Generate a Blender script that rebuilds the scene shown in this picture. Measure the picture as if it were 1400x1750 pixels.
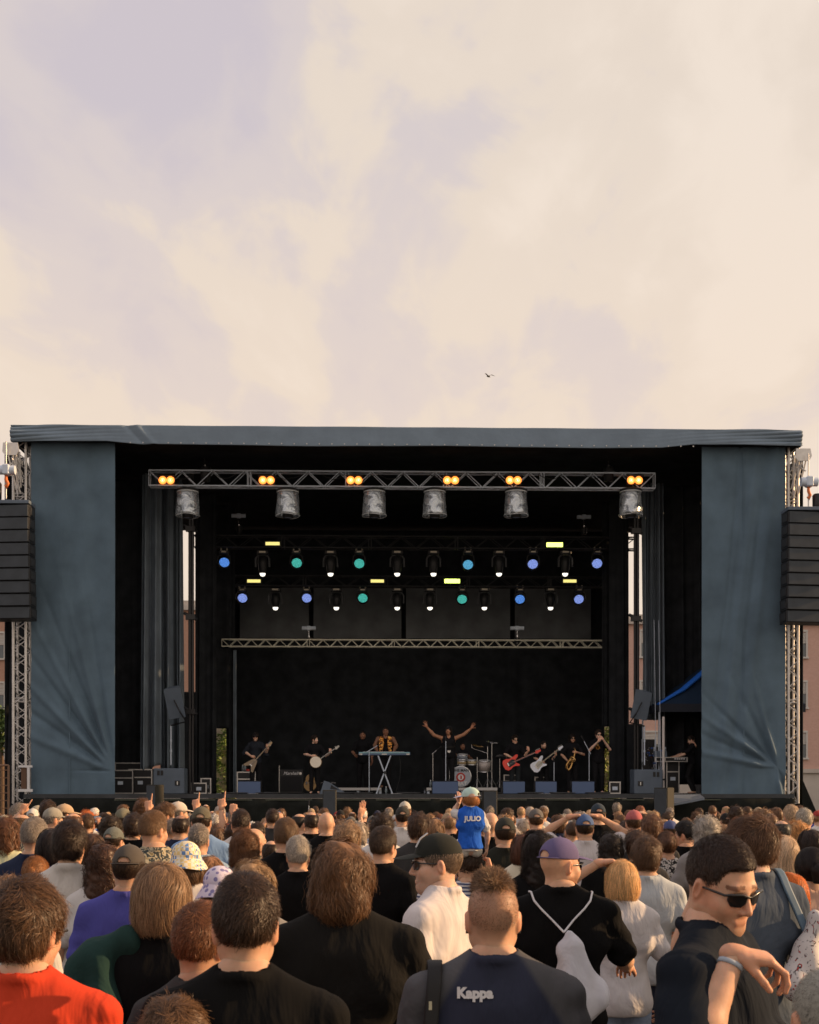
import bpy, math, random
import numpy as np
from mathutils import Vector, Matrix
R = math.radians
for _o in list(bpy.data.objects): bpy.data.objects.remove(_o)
SC = bpy.context.scene
COL = SC.collection
# ------------------------------------------------------------------ camera
FPX, HOR, CAMZ, TH = 2200.0, 1350.0, 1.95, R(1.43)
cam = bpy.data.cameras.new('camera')
cam_o = bpy.data.objects.new('camera', cam); COL.objects.link(cam_o)
cam.sensor_fit = 'VERTICAL'; cam.sensor_height = 30.0
cam.lens = FPX / 1750 * 30.0
cam.shift_y = (HOR - 875) / 1750
cam.clip_start = 0.1; cam.clip_end = 3000
cam_o.location = (0, 0, CAMZ); cam_o.rotation_euler = (R(90), 0, -TH)
cam.dof.use_dof = True; cam.dof.focus_distance = 9.0; cam.dof.aperture_fstop = 9.0
SC.camera = cam_o
# ------------------------------------------------------------------ sky and sun
SUN_EL, SUN_AZ = 18.0, 4.0          # low, from the right (azimuth measured from +X towards +Y)
sun = bpy.data.lights.new('sun', 'SUN'); sun.energy = 5.0; sun.angle = R(0.6); sun.color = (1.0, 0.62, 0.32)
sun_o = bpy.data.objects.new('sun', sun); COL.objects.link(sun_o)
_sd = Vector((math.cos(R(SUN_AZ))*math.cos(R(SUN_EL)), math.sin(R(SUN_AZ))*math.cos(R(SUN_EL)), math.sin(R(SUN_EL))))
sun_o.rotation_euler = _sd.to_track_quat('Z', 'Y').to_euler()
sun_o.location = (60, 0, 30)
W = bpy.data.worlds.new('World'); SC.world = W; W.use_nodes = True
def world_nodes():
    nt = W.node_tree; n = nt.nodes; l = nt.links; n.clear()
    out = n.new('ShaderNodeOutputWorld'); bg = n.new('ShaderNodeBackground'); bg.inputs[1].default_value = 0.12
    sky = n.new('ShaderNodeTexSky'); sky.sky_type = 'NISHITA'; sky.sun_disc = False
    sky.sun_elevation = R(SUN_EL); sky.sun_rotation = R(90 - SUN_AZ); sky.dust_density = 3.0; sky.air_density = 1.2
    tc = n.new('ShaderNodeTexCoord')
    sep = n.new('ShaderNodeSeparateXYZ'); l.new(tc.outputs['Generated'], sep.inputs[0])
    def m(op, a, b=None, c=None):
        q = n.new('ShaderNodeMath'); q.operation = op
        for i, v in enumerate((a, b, c)):
            if v is None: continue
            if isinstance(v, (int, float)): q.inputs[i].default_value = v
            else: l.new(v, q.inputs[i])
        return q.outputs[0]
    # project the direction onto a cloud layer
    zz = m('ADD', m('MAXIMUM', sep.outputs[2], 0.0), 0.34)
    cx = m('DIVIDE', sep.outputs[0], zz); cy = m('DIVIDE', sep.outputs[1], zz)
    cmb = n.new('ShaderNodeCombineXYZ'); l.new(cx, cmb.inputs[0]); l.new(cy, cmb.inputs[1])
    mp = n.new('ShaderNodeMapping'); l.new(cmb.outputs[0], mp.inputs[0])
    mp.inputs['Rotation'].default_value = (0, 0, R(-32)); mp.inputs['Scale'].default_value = (1.0, 0.62, 1); mp.inputs['Location'].default_value = (11.7, 6.2, 0)
    def noise(scale, det, rough, dist, vec):
        q = n.new('ShaderNodeTexNoise'); q.inputs['Scale'].default_value = scale; q.inputs['Detail'].default_value = det
        q.inputs['Roughness'].default_value = rough; q.inputs['Distortion'].default_value = dist; l.new(vec, q.inputs['Vector']); return q.outputs[0]
    n1 = noise(3.4, 5, 0.5, 0.3, mp.outputs[0]); n2 = noise(9.0, 5, 0.55, 0.5, mp.outputs[0])
    f = m('ADD', m('MULTIPLY', n1, 0.66), m('MULTIPLY', n2, 0.34))
    # clouds thicken towards the sun (right) and towards the horizon
    f = m('ADD', f, m('MULTIPLY', sep.outputs[0], 0.13))
    f = m('ADD', f, m('MULTIPLY', m('SUBTRACT', 0.34, sep.outputs[2]), 0.24))
    rp = n.new('ShaderNodeValToRGB'); l.new(f, rp.inputs[0]); e = rp.color_ramp
    e.interpolation = 'EASE'
    e.elements[0].position = 0.35; e.elements[0].color = (0.56, 0.50, 0.535, 1)
    e.elements[1].position = 0.62; e.elements[1].color = (0.79, 0.68, 0.58, 1)
    k = e.elements.new(0.445); k.color = (0.625, 0.55, 0.54, 1)
    k = e.elements.new(0.515); k.color = (0.73, 0.625, 0.53, 1)
    cl = n.new('ShaderNodeMixRGB'); cl.blend_type = 'MULTIPLY'; cl.inputs[0].default_value = 1
    pk = n.new('ShaderNodeMixRGB'); l.new(m('MULTIPLY', m('MINIMUM', m('MAXIMUM', m('SUBTRACT', 0.46, sep.outputs[2]), 0.0), 0.2), 2.2), pk.inputs[0]); l.new(rp.outputs[0], pk.inputs[1]); pk.inputs[2].default_value = (0.84, 0.66, 0.51, 1)
    l.new(pk.outputs[0], cl.inputs[1]); cl.inputs[2].default_value = (8.0, 8.0, 8.0, 1)
    mx = n.new('ShaderNodeMixRGB'); mx.inputs[0].default_value = 0.93
    l.new(sky.outputs[0], mx.inputs[1]); l.new(cl.outputs[0], mx.inputs[2])
    l.new(mx.outputs[0], bg.inputs[0]); l.new(bg.outputs[0], out.inputs[0])
world_nodes()
SC.view_settings.view_transform = 'Standard'; SC.view_settings.look = 'None'
SC.view_settings.exposure = 0.28; SC.view_settings.gamma = 1.0
SC.render.engine = 'CYCLES'
SC.cycles.use_denoising = True
SC.cycles.max_bounces = 5; SC.cycles.diffuse_bounces = 2; SC.cycles.glossy_bounces = 2; SC.cycles.transmission_bounces = 4; SC.cycles.transparent_max_bounces = 8
SC.cycles.sample_clamp_indirect = 4.0
SC.cycles.caustics_reflective = False; SC.cycles.caustics_refractive = False
# ------------------------------------------------------------------ helpers
_FW = Vector((math.sin(TH), math.cos(TH), 0)); _RT = Vector((math.cos(TH), -math.sin(TH), 0))
def at(px, py, Y):
    u = (px-700)/FPX; v = (HOR-py)/FPX
    d = _FW + _RT*u; t = Y/d.y
    return Vector((d.x*t, Y, CAMZ+v*t))
def atd(px, py, d):
    p = _FW*d + _RT*((px-700)/FPX*d)
    return Vector((p.x, p.y, CAMZ+(HOR-py)/FPX*d))
def gz(y): return -0.006*(max(y, 0)-5) if y < 45 else -0.24
def tag(o, label=None, cat=None, group=None, kind=None):
    if label: o['label'] = label
    if cat: o['category'] = cat
    if group: o['group'] = group
    if kind: o['kind'] = kind
    return o
def empty(name, loc=(0, 0, 0), rz=0.0, label=None, cat=None, group=None, sc=1.0, parent=None):
    o = bpy.data.objects.new(name, None); COL.objects.link(o)
    o.location = loc; o.rotation_euler = (0, 0, rz); o.scale = (sc, sc, sc); o.empty_display_size = 0.2
    if parent: o.parent = parent
    return tag(o, label, cat, group)
def link_mesh(name, me, mat=None, parent=None, color=None):
    o = bpy.data.objects.new(name, me); COL.objects.link(o)
    if mat is not None and len(me.materials) == 0: me.materials.append(mat)
    if parent: o.parent = parent
    if color: o.color = (*color, 1) if len(color) == 3 else color
    return o
def np_mesh(name, V, Q, smooth=True, attr=None):
    me = bpy.data.meshes.new(name)
    V = np.ascontiguousarray(V, dtype=np.float32); Q = np.ascontiguousarray(Q, dtype=np.int32)
    k = Q.shape[1]
    me.vertices.add(len(V)); me.vertices.foreach_set('co', V.ravel())
    me.loops.add(Q.size); me.loops.foreach_set('vertex_index', Q.ravel())
    me.polygons.add(len(Q)); me.polygons.foreach_set('loop_start', np.arange(0, Q.size, k, dtype=np.int32))
    me.polygons.foreach_set('use_smooth', np.full(len(Q), smooth, dtype=bool))
    if attr is None: attr = np.ones((len(V), 4))
    if True:
        a = me.color_attributes.new('tint', 'FLOAT_COLOR', 'POINT')
        a.data.foreach_set('color', np.ascontiguousarray(attr, dtype=np.float32).ravel())
    me.update(); me.validate(); return me
class G:
    """collects shapes for ONE mesh"""
    def __init__(s): s.v = []; s.f = []; s.sm = []
    def add(s, V, F, smooth=False, M=None):
        b = len(s.v)
        for p in V:
            p = Vector(p)
            if M is not None: p = M @ p
            s.v.append(tuple(p))
        s.f += [tuple(i+b for i in f) for f in F]; s.sm += [smooth]*len(F); return s
    def box(s, c, d, M=None, bev=0.0):
        x, y, z = d[0]/2, d[1]/2, d[2]/2
        if bev <= 0:
            V = [(c[0]+i*x, c[1]+j*y, c[2]+k*z) for k in (-1, 1) for j in (-1, 1) for i in (-1, 1)]
            F = [(0, 2, 3, 1), (4, 5, 7, 6), (0, 1, 5, 4), (2, 6, 7, 3), (0, 4, 6, 2), (1, 3, 7, 5)]
            return s.add(V, F, False, M)
        b = min(bev, x*.45, y*.45, z*.45); V = []; F = []
        rings = []
        for (zz, ins) in ((-z, b), (-z+b, 0), (z-b, 0), (z, b)):
            xi, yi = x-ins, y-ins; r = []
            for (sx, sy) in ((-1, -1), (1, -1), (1, 1), (-1, 1)):
                pts = [(sx*xi, sy*(yi-b)), (sx*(xi-b), sy*yi)]
                if sx*sy > 0: pts = pts
                else: pts = pts[::-1]
                for q in pts: r.append(len(V)); V.append((c[0]+q[0], c[1]+q[1], c[2]+zz))
            rings.append(r)
        n = 8
        for a in range(3):
            for i in range(n): F.append((rings[a][i], rings[a][(i+1) % n], rings[a+1][(i+1) % n], rings[a+1][i]))
        F.append(tuple(reversed(rings[0]))); F.append(tuple(rings[3]))
        return s.add(V, F, False, M)
    def tube(s, P, r, n=8, cap=True, M=None, smooth=True, flat=1.0):
        P = [Vector(p) for p in P]; m = len(P)
        rr = r if isinstance(r, (list, tuple)) else [r]*m
        V = []; F = []; up = None
        for i, p in enumerate(P):
            t = (P[min(i+1, m-1)]-P[max(i-1, 0)])
            if t.length < 1e-9: t = Vector((0, 0, 1))
            t.normalize()
            if up is None: up = Vector((0, 0, 1)) if abs(t.z) < .9 else Vector((0, 1, 0))
            a = t.cross(up)
            if a.length < 1e-6: a = t.orthogonal()
            a.normalize(); b = a.cross(t).normalized(); up = b
            for k in range(n):
                q = 2*math.pi*k/n; V.append(p + a*(math.cos(q)*rr[i]) + b*(math.sin(q)*rr[i]*flat))
        for i in range(m-1):
            for k in range(n):
                F.append((i*n+k, i*n+(k+1) % n, (i+1)*n+(k+1) % n, (i+1)*n+k))
        s.add(V, F, smooth, M)
        if cap:
            s.add(V[:n], [tuple(range(n))], False, M); s.add(V[-n:], [tuple(reversed(range(n)))], False, M)
        return s
    def lathe(s, prof, n=24, M=None, smooth=True, close=False):
        V = []; F = []
        for (r, z) in prof:
            for k in range(n):
                q = 2*math.pi*k/n; V.append((r*math.cos(q), r*math.sin(q), z))
        for i in range(len(prof)-1):
            for k in range(n): F.append((i*n+k, i*n+(k+1) % n, (i+1)*n+(k+1) % n, (i+1)*n+k))
        if close: F += [tuple(reversed(range(n))), tuple(range((len(prof)-1)*n, len(prof)*n))]
        return s.add(V, F, smooth, M)
    def prism(s, pts, h, M=None, smooth=False):
        n = len(pts); V = [(x, y, 0) for x, y in pts]+[(x, y, h) for x, y in pts]
        F = [tuple(reversed(range(n))), tuple(range(n, 2*n))]+[(i, (i+1) % n, n+(i+1) % n, n+i) for i in range(n)]
        return s.add(V, F, smooth, M)
    def disc(s, c, r, nrm, n=20, h=0.004):
        q = Vector(nrm).to_track_quat('Z', 'Y').to_matrix().to_4x4()
        return s.lathe([(r, 0), (r, h)], n, Matrix.Translation(c) @ q, False, True)
    def build(s, name, mat=None, parent=None, color=None):
        me = bpy.data.meshes.new(name); me.from_pydata(s.v, [], s.f)
        me.polygons.foreach_set('use_smooth', s.sm); me.update()
        return link_mesh(name, me, mat, parent, color)
def Mx(loc=(0, 0, 0), rx=0, ry=0, rz=0):
    return Matrix.Translation(loc) @ Matrix.Rotation(rz, 4, 'Z') @ Matrix.Rotation(ry, 4, 'Y') @ Matrix.Rotation(rx, 4, 'X')
def copy_thing(o, loc, rz=0.0, label=None, sc=None):
    r = o.copy(); COL.objects.link(r); r.location = loc; r.rotation_euler = (0, 0, rz)
    if sc: r.scale = (sc, sc, sc)
    if label: r['label'] = label
    for c in o.children:
        d = c.copy(); COL.objects.link(d); d.parent = r
        for g in c.children:
            e = g.copy(); COL.objects.link(e); e.parent = d
    return r
# ------------------------------------------------------------------ materials
def mat(name, col=(.5, .5, .5), rough=.6, metal=0.0, objcol=False, bump=None, var=None, emit=None, spec=.4, trans=None, alpha=None, sheen=0, sss=0):
    """bump = (scale, strength, distance[, stretch]) ; var = (scale, amount) colour variation"""
    m = bpy.data.materials.new(name); m.use_nodes = True
    n = m.node_tree.nodes; l = m.node_tree.links; b = n['Principled BSDF']
    b.inputs['Roughness'].default_value = rough; b.inputs['Metallic'].default_value = metal
    b.inputs['Specular IOR Level'].default_value = spec
    if sheen: b.inputs['Sheen Weight'].default_value = sheen
    if sss:
        b.inputs['Subsurface Weight'].default_value = sss; b.inputs['Subsurface Radius'].default_value = (1, .35, .2); b.inputs['Subsurface Scale'].default_value = .012
    tc = n.new('ShaderNodeTexCoord')
    if objcol:
        oi = n.new('ShaderNodeObjectInfo'); src = oi.outputs['Color']
    else:
        rg = n.new('ShaderNodeRGB'); rg.outputs[0].default_value = (*col, 1); src = rg.outputs[0]
    if var:
        nz = n.new('ShaderNodeTexNoise'); nz.inputs['Scale'].default_value = var[0]; nz.inputs['Detail'].default_value = 5
        l.new(tc.outputs['Object'], nz.inputs['Vector'])
        mr = n.new('ShaderNodeMapRange'); mr.inputs[1].default_value = .3; mr.inputs[2].default_value = .7
        mr.inputs[3].default_value = 1-var[1]; mr.inputs[4].default_value = 1+var[1]; l.new(nz.outputs[0], mr.inputs[0])
        vm = n.new('ShaderNodeVectorMath'); vm.operation = 'MULTIPLY'
        l.new(src, vm.inputs[0]); l.new(mr.outputs[0], vm.inputs[1]); src = vm.outputs[0]
    l.new(src, b.inputs['Base Color']); m['src'] = 1
    if bump:
        nz = n.new('ShaderNodeTexNoise'); nz.inputs['Scale'].default_value = bump[0]; nz.inputs['Detail'].default_value = 4; nz.inputs['Distortion'].default_value = .8 if len(bump) > 3 else 0
        v = tc.outputs['Object']
        if len(bump) > 3:
            mp = n.new('ShaderNodeMapping'); mp.inputs['Scale'].default_value = bump[3]; l.new(v, mp.inputs[0]); v = mp.outputs[0]
        l.new(v, nz.inputs['Vector'])
        bp = n.new('ShaderNodeBump'); bp.inputs['Strength'].default_value = bump[1]; bp.inputs['Distance'].default_value = bump[2]
        l.new(nz.outputs[0], bp.inputs['Height']); l.new(bp.outputs[0], b.inputs['Normal'])
    if emit:
        b.inputs['Emission Color'].default_value = (*emit[0], 1); b.inputs['Emission Strength'].default_value = emit[1]
    if trans:
        b.inputs['Transmission Weight'].default_value = trans; b.inputs['IOR'].default_value = 1.1
    if alpha is not None: b.inputs['Alpha'].default_value = alpha
    return m
def tint_mul(m):
    """multiply base colour with the mesh's own colour attribute (lips, stubble, prints)"""
    n = m.node_tree.nodes; l = m.node_tree.links; b = n['Principled BSDF']
    src = b.inputs['Base Color'].links[0].from_socket
    a = n.new('ShaderNodeAttribute'); a.attribute_name = 'tint'
    vm = n.new('ShaderNodeVectorMath'); vm.operation = 'MULTIPLY'
    l.new(src, vm.inputs[0]); l.new(a.outputs['Color'], vm.inputs[1]); l.new(vm.outputs[0], b.inputs['Base Color']); return m
M = {}
M['skin'] = tint_mul(mat('skin', rough=.52, objcol=True, bump=(170, .3, .0012), var=(22, .13), spec=.35, sss=.25))
M['cloth'] = tint_mul(mat('cotton_jersey', rough=.9, objcol=True, bump=(5.5, .8, .045, (1, 1, .5)), var=(5, .14), spec=.10))
M['denim'] = mat('denim', rough=.85, objcol=True, bump=(14, .5, .01), var=(30, .15), spec=.15)
M['leather'] = mat('shoe_leather', (.05, .045, .04), .5)
M['felt'] = mat('cap_cloth', rough=.85, objcol=True, bump=(60, .3, .002), var=(10, .12), spec=.2, sheen=.05)
M['hair'] = None
def hair_mat():
    m = mat('hair', rough=.42, objcol=True, spec=.35); n = m.node_tree.nodes; l = m.node_tree.links; b = n['Principled BSDF']
    src = b.inputs['Base Color'].links[0].from_socket
    g = n.new('ShaderNodeNewGeometry'); mr = n.new('ShaderNodeMapRange')
    mr.inputs[3].default_value = .55; mr.inputs[4].default_value = 2.2; l.new(g.outputs['Random Per Island'], mr.inputs[0])
    vm = n.new('ShaderNodeVectorMath'); vm.operation = 'MULTIPLY'
    l.new(src, vm.inputs[0]); l.new(mr.outputs[0], vm.inputs[1]); l.new(vm.outputs[0], b.inputs['Base Color'])
    tr = n.new('ShaderNodeBsdfTranslucent'); l.new(vm.outputs[0], tr.inputs[0])
    mx = n.new('ShaderNodeMixShader'); mx.inputs[0].default_value = .30
    l.new(b.outputs[0], mx.inputs[1]); l.new(tr.outputs[0], mx.inputs[2]); l.new(mx.outputs[0], n['Material Output'].inputs[0])
    return m
M['hair'] = hair_mat()
M['black_plastic'] = mat('black_plastic', (.022, .022, .024), .38, bump=(200, .1, .001))
M['glass_dark'] = mat('dark_lens', (.006, .006, .007), .18, spec=.35)
M['white'] = mat('white_print', (.75, .75, .75), .7)
M['objplain'] = mat('plain', rough=.6, objcol=True, var=(20, .06))
M['objgloss'] = mat('gloss', rough=.25, objcol=True, spec=.6)
# ------------------------------------------------------------------ signed-distance modelling of figures
def rc(a, b, ra, rb=None, k=.02, op='u'):
    a = np.array(a, float); b = np.array(b, float); rb = ra if rb is None else rb
    d = b-a; dd = max(float(d @ d), 1e-12)
    def f(X, Y, Z):
        x = X-a[0]; y = Y-a[1]; z = Z-a[2]
        t = np.clip((x*d[0]+y*d[1]+z*d[2])/dd, 0, 1)
        return np.sqrt((x-t*d[0])**2+(y-t*d[1])**2+(z-t*d[2])**2)-(ra+(rb-ra)*t)
    r = max(ra, rb); return (f, np.minimum(a, b)-r, np.maximum(a, b)+r, k, op)
def el(c, r, k=.02, op='u', rot=None):
    c = np.array(c, float); r = np.array(r, float)
    Rm = None if rot is None else np.array(Matrix.Rotation(rot[0], 3, 'Z') @ Matrix.Rotation(rot[1], 3, 'Y') @ Matrix.Rotation(rot[2], 3, 'X')).T
    def f(X, Y, Z):
        x = X-c[0]; y = Y-c[1]; z = Z-c[2]
        if Rm is not None:
            x, y, z = (Rm[0, 0]*x+Rm[0, 1]*y+Rm[0, 2]*z, Rm[1, 0]*x+Rm[1, 1]*y+Rm[1, 2]*z, Rm[2, 0]*x+Rm[2, 1]*y+Rm[2, 2]*z)
        k0 = np.sqrt((x/r[0])**2+(y/r[1])**2+(z/r[2])**2); k1 = np.sqrt((x/r[0]**2)**2+(y/r[1]**2)**2+(z/r[2]**2)**2)
        return k0*(k0-1)/np.maximum(k1, 1e-6)
    m = r if Rm is None else np.full(3, r.max()); return (f, c-m, c+m, k, op)
def bx(c, h, rad=.01, k=.01, op='u'):
    c = np.array(c, float); h = np.array(h, float)
    def f(X, Y, Z):
        x = np.abs(X-c[0])-h[0]+rad; y = np.abs(Y-c[1])-h[1]+rad; z = np.abs(Z-c[2])-h[2]+rad
        return np.sqrt(np.maximum(x, 0)**2+np.maximum(y, 0)**2+np.maximum(z, 0)**2)+np.minimum(np.maximum(x, np.maximum(y, z)), 0)-rad
    return (f, c-h, c+h, k, op)
def torus(c, Rr, r, tilt, k=.008, ey=1.1):
    c = np.array(c, float); ct, st = math.cos(tilt), math.sin(tilt)
    def f(X, Y, Z):
        x = X-c[0]; y = (Y-c[1]); z = Z-c[2]
        y, z = ct*y+st*z, -st*y+ct*z
        return np.sqrt((np.sqrt(x*x+(y/ey)**2)-Rr)**2+z*z*.45)-r
    m = np.array((Rr*ey+r, Rr*ey+r, Rr*math.sin(abs(tilt))*ey+2*r)); return (f, c-m, c+m, k, 'u')
def comb(v, d, k, op):
    if op == 's': d = -d; h = np.clip(.5-.5*(d-v)/k, 0, 1); return d*(1-h)+v*h+k*h*(1-h)
    h = np.clip(.5+.5*(v-d)/k, 0, 1); return v*(1-h)+d*h-k*h*(1-h)
def ev(prims, P):
    v = np.full(len(P), 1.0)
    for f, lo, hi, k, op in prims: v = comb(v, f(P[:, 0], P[:, 1], P[:, 2]), k, op)
    return v
def surf(prims, h, disp=None):
    """surface nets over the union of the primitives"""
    lo = np.min([p[1] for p in prims if p[4] == 'u'], 0)-3*h; hi = np.max([p[2] for p in prims if p[4] == 'u'], 0)+3*h
    ax = [np.arange(lo[i], hi[i]+h, h) for i in range(3)]
    v = np.full([len(a) for a in ax], .5, np.float32)
    for f, a, b, k, op in prims:
        m = k+2.5*h; s = []
        for i in range(3):
            i0 = max(int((a[i]-m-lo[i])/h), 0); i1 = min(int((b[i]+m-lo[i])/h)+2, len(ax[i])); s.append(slice(i0, max(i1, i0)))
        X = ax[0][s[0]][:, None, None]; Y = ax[1][s[1]][None, :, None]; Z = ax[2][s[2]][None, None, :]
        if X.size == 0 or Y.size == 0 or Z.size == 0: continue
        v[tuple(s)] = comb(v[tuple(s)], f(X, Y, Z), k, op)
    if disp is not None: v = v+disp(ax[0][:, None, None], ax[1][None, :, None], ax[2][None, None, :]).astype(np.float32)
    ins = v < 0
    c = np.zeros([n-1 for n in v.shape], np.int8)
    for i in (0, 1):
        for j in (0, 1):
            for k_ in (0, 1): c += ins[i:i+c.shape[0], j:j+c.shape[1], k_:k_+c.shape[2]]
    act = np.argwhere((c > 0) & (c < 8))
    idx = -np.ones(c.shape, np.int32); idx[tuple(act.T)] = np.arange(len(act))
    acc = np.zeros((len(act), 3)); cnt = np.zeros(len(act))
    for axn in range(3):
        o1, o2 = [q for q in range(3) if q != axn]
        for i in (0, 1):
            for j in (0, 1):
                p0 = act.copy(); p0[:, o1] += i; p0[:, o2] += j; p1 = p0.copy(); p1[:, axn] += 1
                a = v[tuple(p0.T)]; b = v[tuple(p1.T)]; cr = (a < 0) != (b < 0)
                t = np.where(cr, a/np.where(np.abs(a-b) < 1e-9, 1e-9, a-b), 0)
                q = p0.astype(float); q[:, axn] += t
                acc[cr] += q[cr]; cnt[cr] += 1
    V = acc/np.maximum(cnt, 1)[:, None]*h+lo
    Q = []
    for axn in range(3):
        o1, o2 = [(1, 2), (2, 0), (0, 1)][axn]
        a = np.take(ins, range(0, ins.shape[axn]-1), axn); b = np.take(ins, range(1, ins.shape[axn]), axn)
        e = np.argwhere(a != b); e = e[(e[:, o1] > 0) & (e[:, o2] > 0)]
        flip = a[tuple(e.T)]
        def cell(d1, d2):
            q = e.copy(); q[:, o1] -= d1; q[:, o2] -= d2; return idx[tuple(q.T)]
        q = np.stack([cell(1, 1), cell(0, 1), cell(0, 0), cell(1, 0)], 1)
        q[~flip] = q[~flip][:, ::-1]; Q.append(q)
    Q = np.concatenate(Q); Q = Q[(Q >= 0).all(1)]
    return V, Q
def wob(P, fr, seed, oct=2):
    g = np.random.default_rng(seed); o = np.zeros(len(P)); a = 1.0
    for _ in range(oct):
        for _ in range(4):
            d = g.normal(size=3); d *= fr/np.linalg.norm(d); o += a*np.sin(P @ d+g.uniform(0, 6.3))/4
        fr *= 2.1; a *= .55
    return o
def xf(V, Mt):
    A = np.array(Mt); return V @ A[:3, :3].T+A[:3, 3]
def cat_m(parts):
    V, Q, C = [], [], []; b = 0
    for v, q, c in parts: V.append(v); Q.append(q+b); C.append(c); b += len(v)
    return np.concatenate(V), np.concatenate(Q), np.concatenate(C)
def ones(V): return np.ones((len(V), 4))
# ---- head template; z=0 eye level, face +Y
def mir(f, p, *a, **k):
    o = []
    for s in (-1, 1): o.append(f((p[0]*s, p[1], p[2]), *a, **k))
    return o
def head_prims(fat=0.0, fem=False, eyes=True):
    w = 1.0+fat*.5
    P = [el((0, -.012, .03), (.076, .097, .088), .02), el((0, .028, -.028), (.063*w, .064, .084), .03)]
    if fem: P += [el((0, .058, -.09), (.02, .022, .02), .025)]
    else: P += [el((0, .06, -.094), (.028, .025, .02), .02)]
    for s in (-1, 1):
        P.append(rc((s*.05*w, -.002, -.05), (s*.018, .06, -.095), .02+fat*.02, .015+fat*.02, .03))
        P.append(el((s*.041, .058, -.030), (.024+fat*.02, .022, .024), .025))
        P.append(el((s*.0765, -.012, -.006), (.012, .019, .031), .006, rot=(s*-.45, 0, -.2)))
        P.append(el((s*.088, -.004, -.004), (.006, .010, .020), .004, 's', rot=(s*-.45, 0, -.2)))
    P.append(rc((-.034, .079, .021), (.034, .079, .021), .010, None, .014))
    for s in (-1, 1): P.append(el((s*.032, .1, -.002), (.018, .016, .013), .012, 's'))
    P.append(rc((0, .088, .008), (0, .107, -.034), .007, .0115, .012))
    for s in (-1, 1): P.append(el((s*.0125, .097, -.039), (.008, .010, .007), .006))
    for s in (-1, 1): P.append(el((s*.031, .073, -.001), (.0135, .0135, .012), .003))
    P.append(rc((-.021, .083, -.0655), (.021, .083, -.0655), .0042, None, .007))
    P.append(rc((-.016, .085, -.072), (.016, .085, -.072), .0052, None, .007))
    P.append(rc((-.024, .094, -.069), (.024, .094, -.069), .0016, None, .004, 's'))
    P.append(rc((0, -.018, -.04), (0, -.045, -.19), .053+fat*.03, .060+fat*.05, .03))
    if fat > 0: P.append(el((0, .02, -.110), (.042, .045, .026), .03))
    return P
_hc = {}
def head_tpl(fat=0.0, fem=False, h=.0055, stub=0.0, scalp=0.0, sun=0.0):
    key = (fat, fem, h, stub, scalp)
    if key in _hc: return _hc[key]
    V, Q = surf(head_prims(fat, fem), h)
    C = np.ones((len(V), 3)); x, y, z = V.T
    def blend(w, c):
        w = np.clip(w, 0, 1)[:, None]; C[:] = C*(1-w)+C*np.array(c)*w
    blend(1.2-np.hypot((np.abs(x))/.024, (z+.069)/.011)**2*1.0 if True else 0, (1, 1, 1))
    lip = (np.abs(x) < .022) & (z < -.058) & (z > -.081) & (y > .078); blend(lip*.5, (.86, .60, .56))
    blend(np.clip((np.abs(x)-.066)/.01, 0, 1)*np.clip((.045-np.abs(z))/.01, 0, 1)*.6, (1.08, .8, .72))
    blend(np.exp(-((x/.02)**2+((z+.03)/.02)**2+((y-.1)/.02)**2))*.6, (1.08, .82, .78))
    blend(np.exp(-(((np.abs(x)-.045)/.02)**2+((z+.03)/.02)**2))*(y > .03)*.5, (1.08, .84, .8))
    if not fem or True: blend((np.abs(np.abs(x)-.034) < .021)*(np.abs(z-.026-(.03-np.abs(x))*.1) < .0055)*(y > .05)*(.9 if not fem else .7), (.3, .22, .18))
    eye = (np.hypot(np.abs(x)-.031, z+.001) < .0095)*(y > .078); blend(eye*1., (1.4, 1.5, 1.6))
    blend((np.hypot(np.abs(x)-.031, z+.001) < .005)*(y > .08)*1., (.08, .05, .04))
    if stub > 0:
        s = np.clip((-.038-z-.02*np.clip((y-.03)/.05, 0, 1)+.03*(np.abs(x) < .02)*(y > .08))/.022, 0, 1)*np.clip((y+.015)/.02, 0, 1)*np.clip((z+.135)/.02, 0, 1)*(~lip); blend(s*stub, (.50, .42, .38))
    if scalp > 0:
        s = np.clip((z-(-.035+np.clip((y-.0)*1.5, -.02, .11)))/(.085 if scalp < .7 else .04), 0, 1); s = s*(1-(np.abs(x) > .075)*(np.abs(z) < .035)*(np.abs(y+.01) < .03))
        blend(s*scalp, (.42, .36, .34))
    C = np.concatenate([C, np.ones((len(V), 1))], 1)
    _hc[key] = (V, Q, C); return _hc[key]
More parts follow.
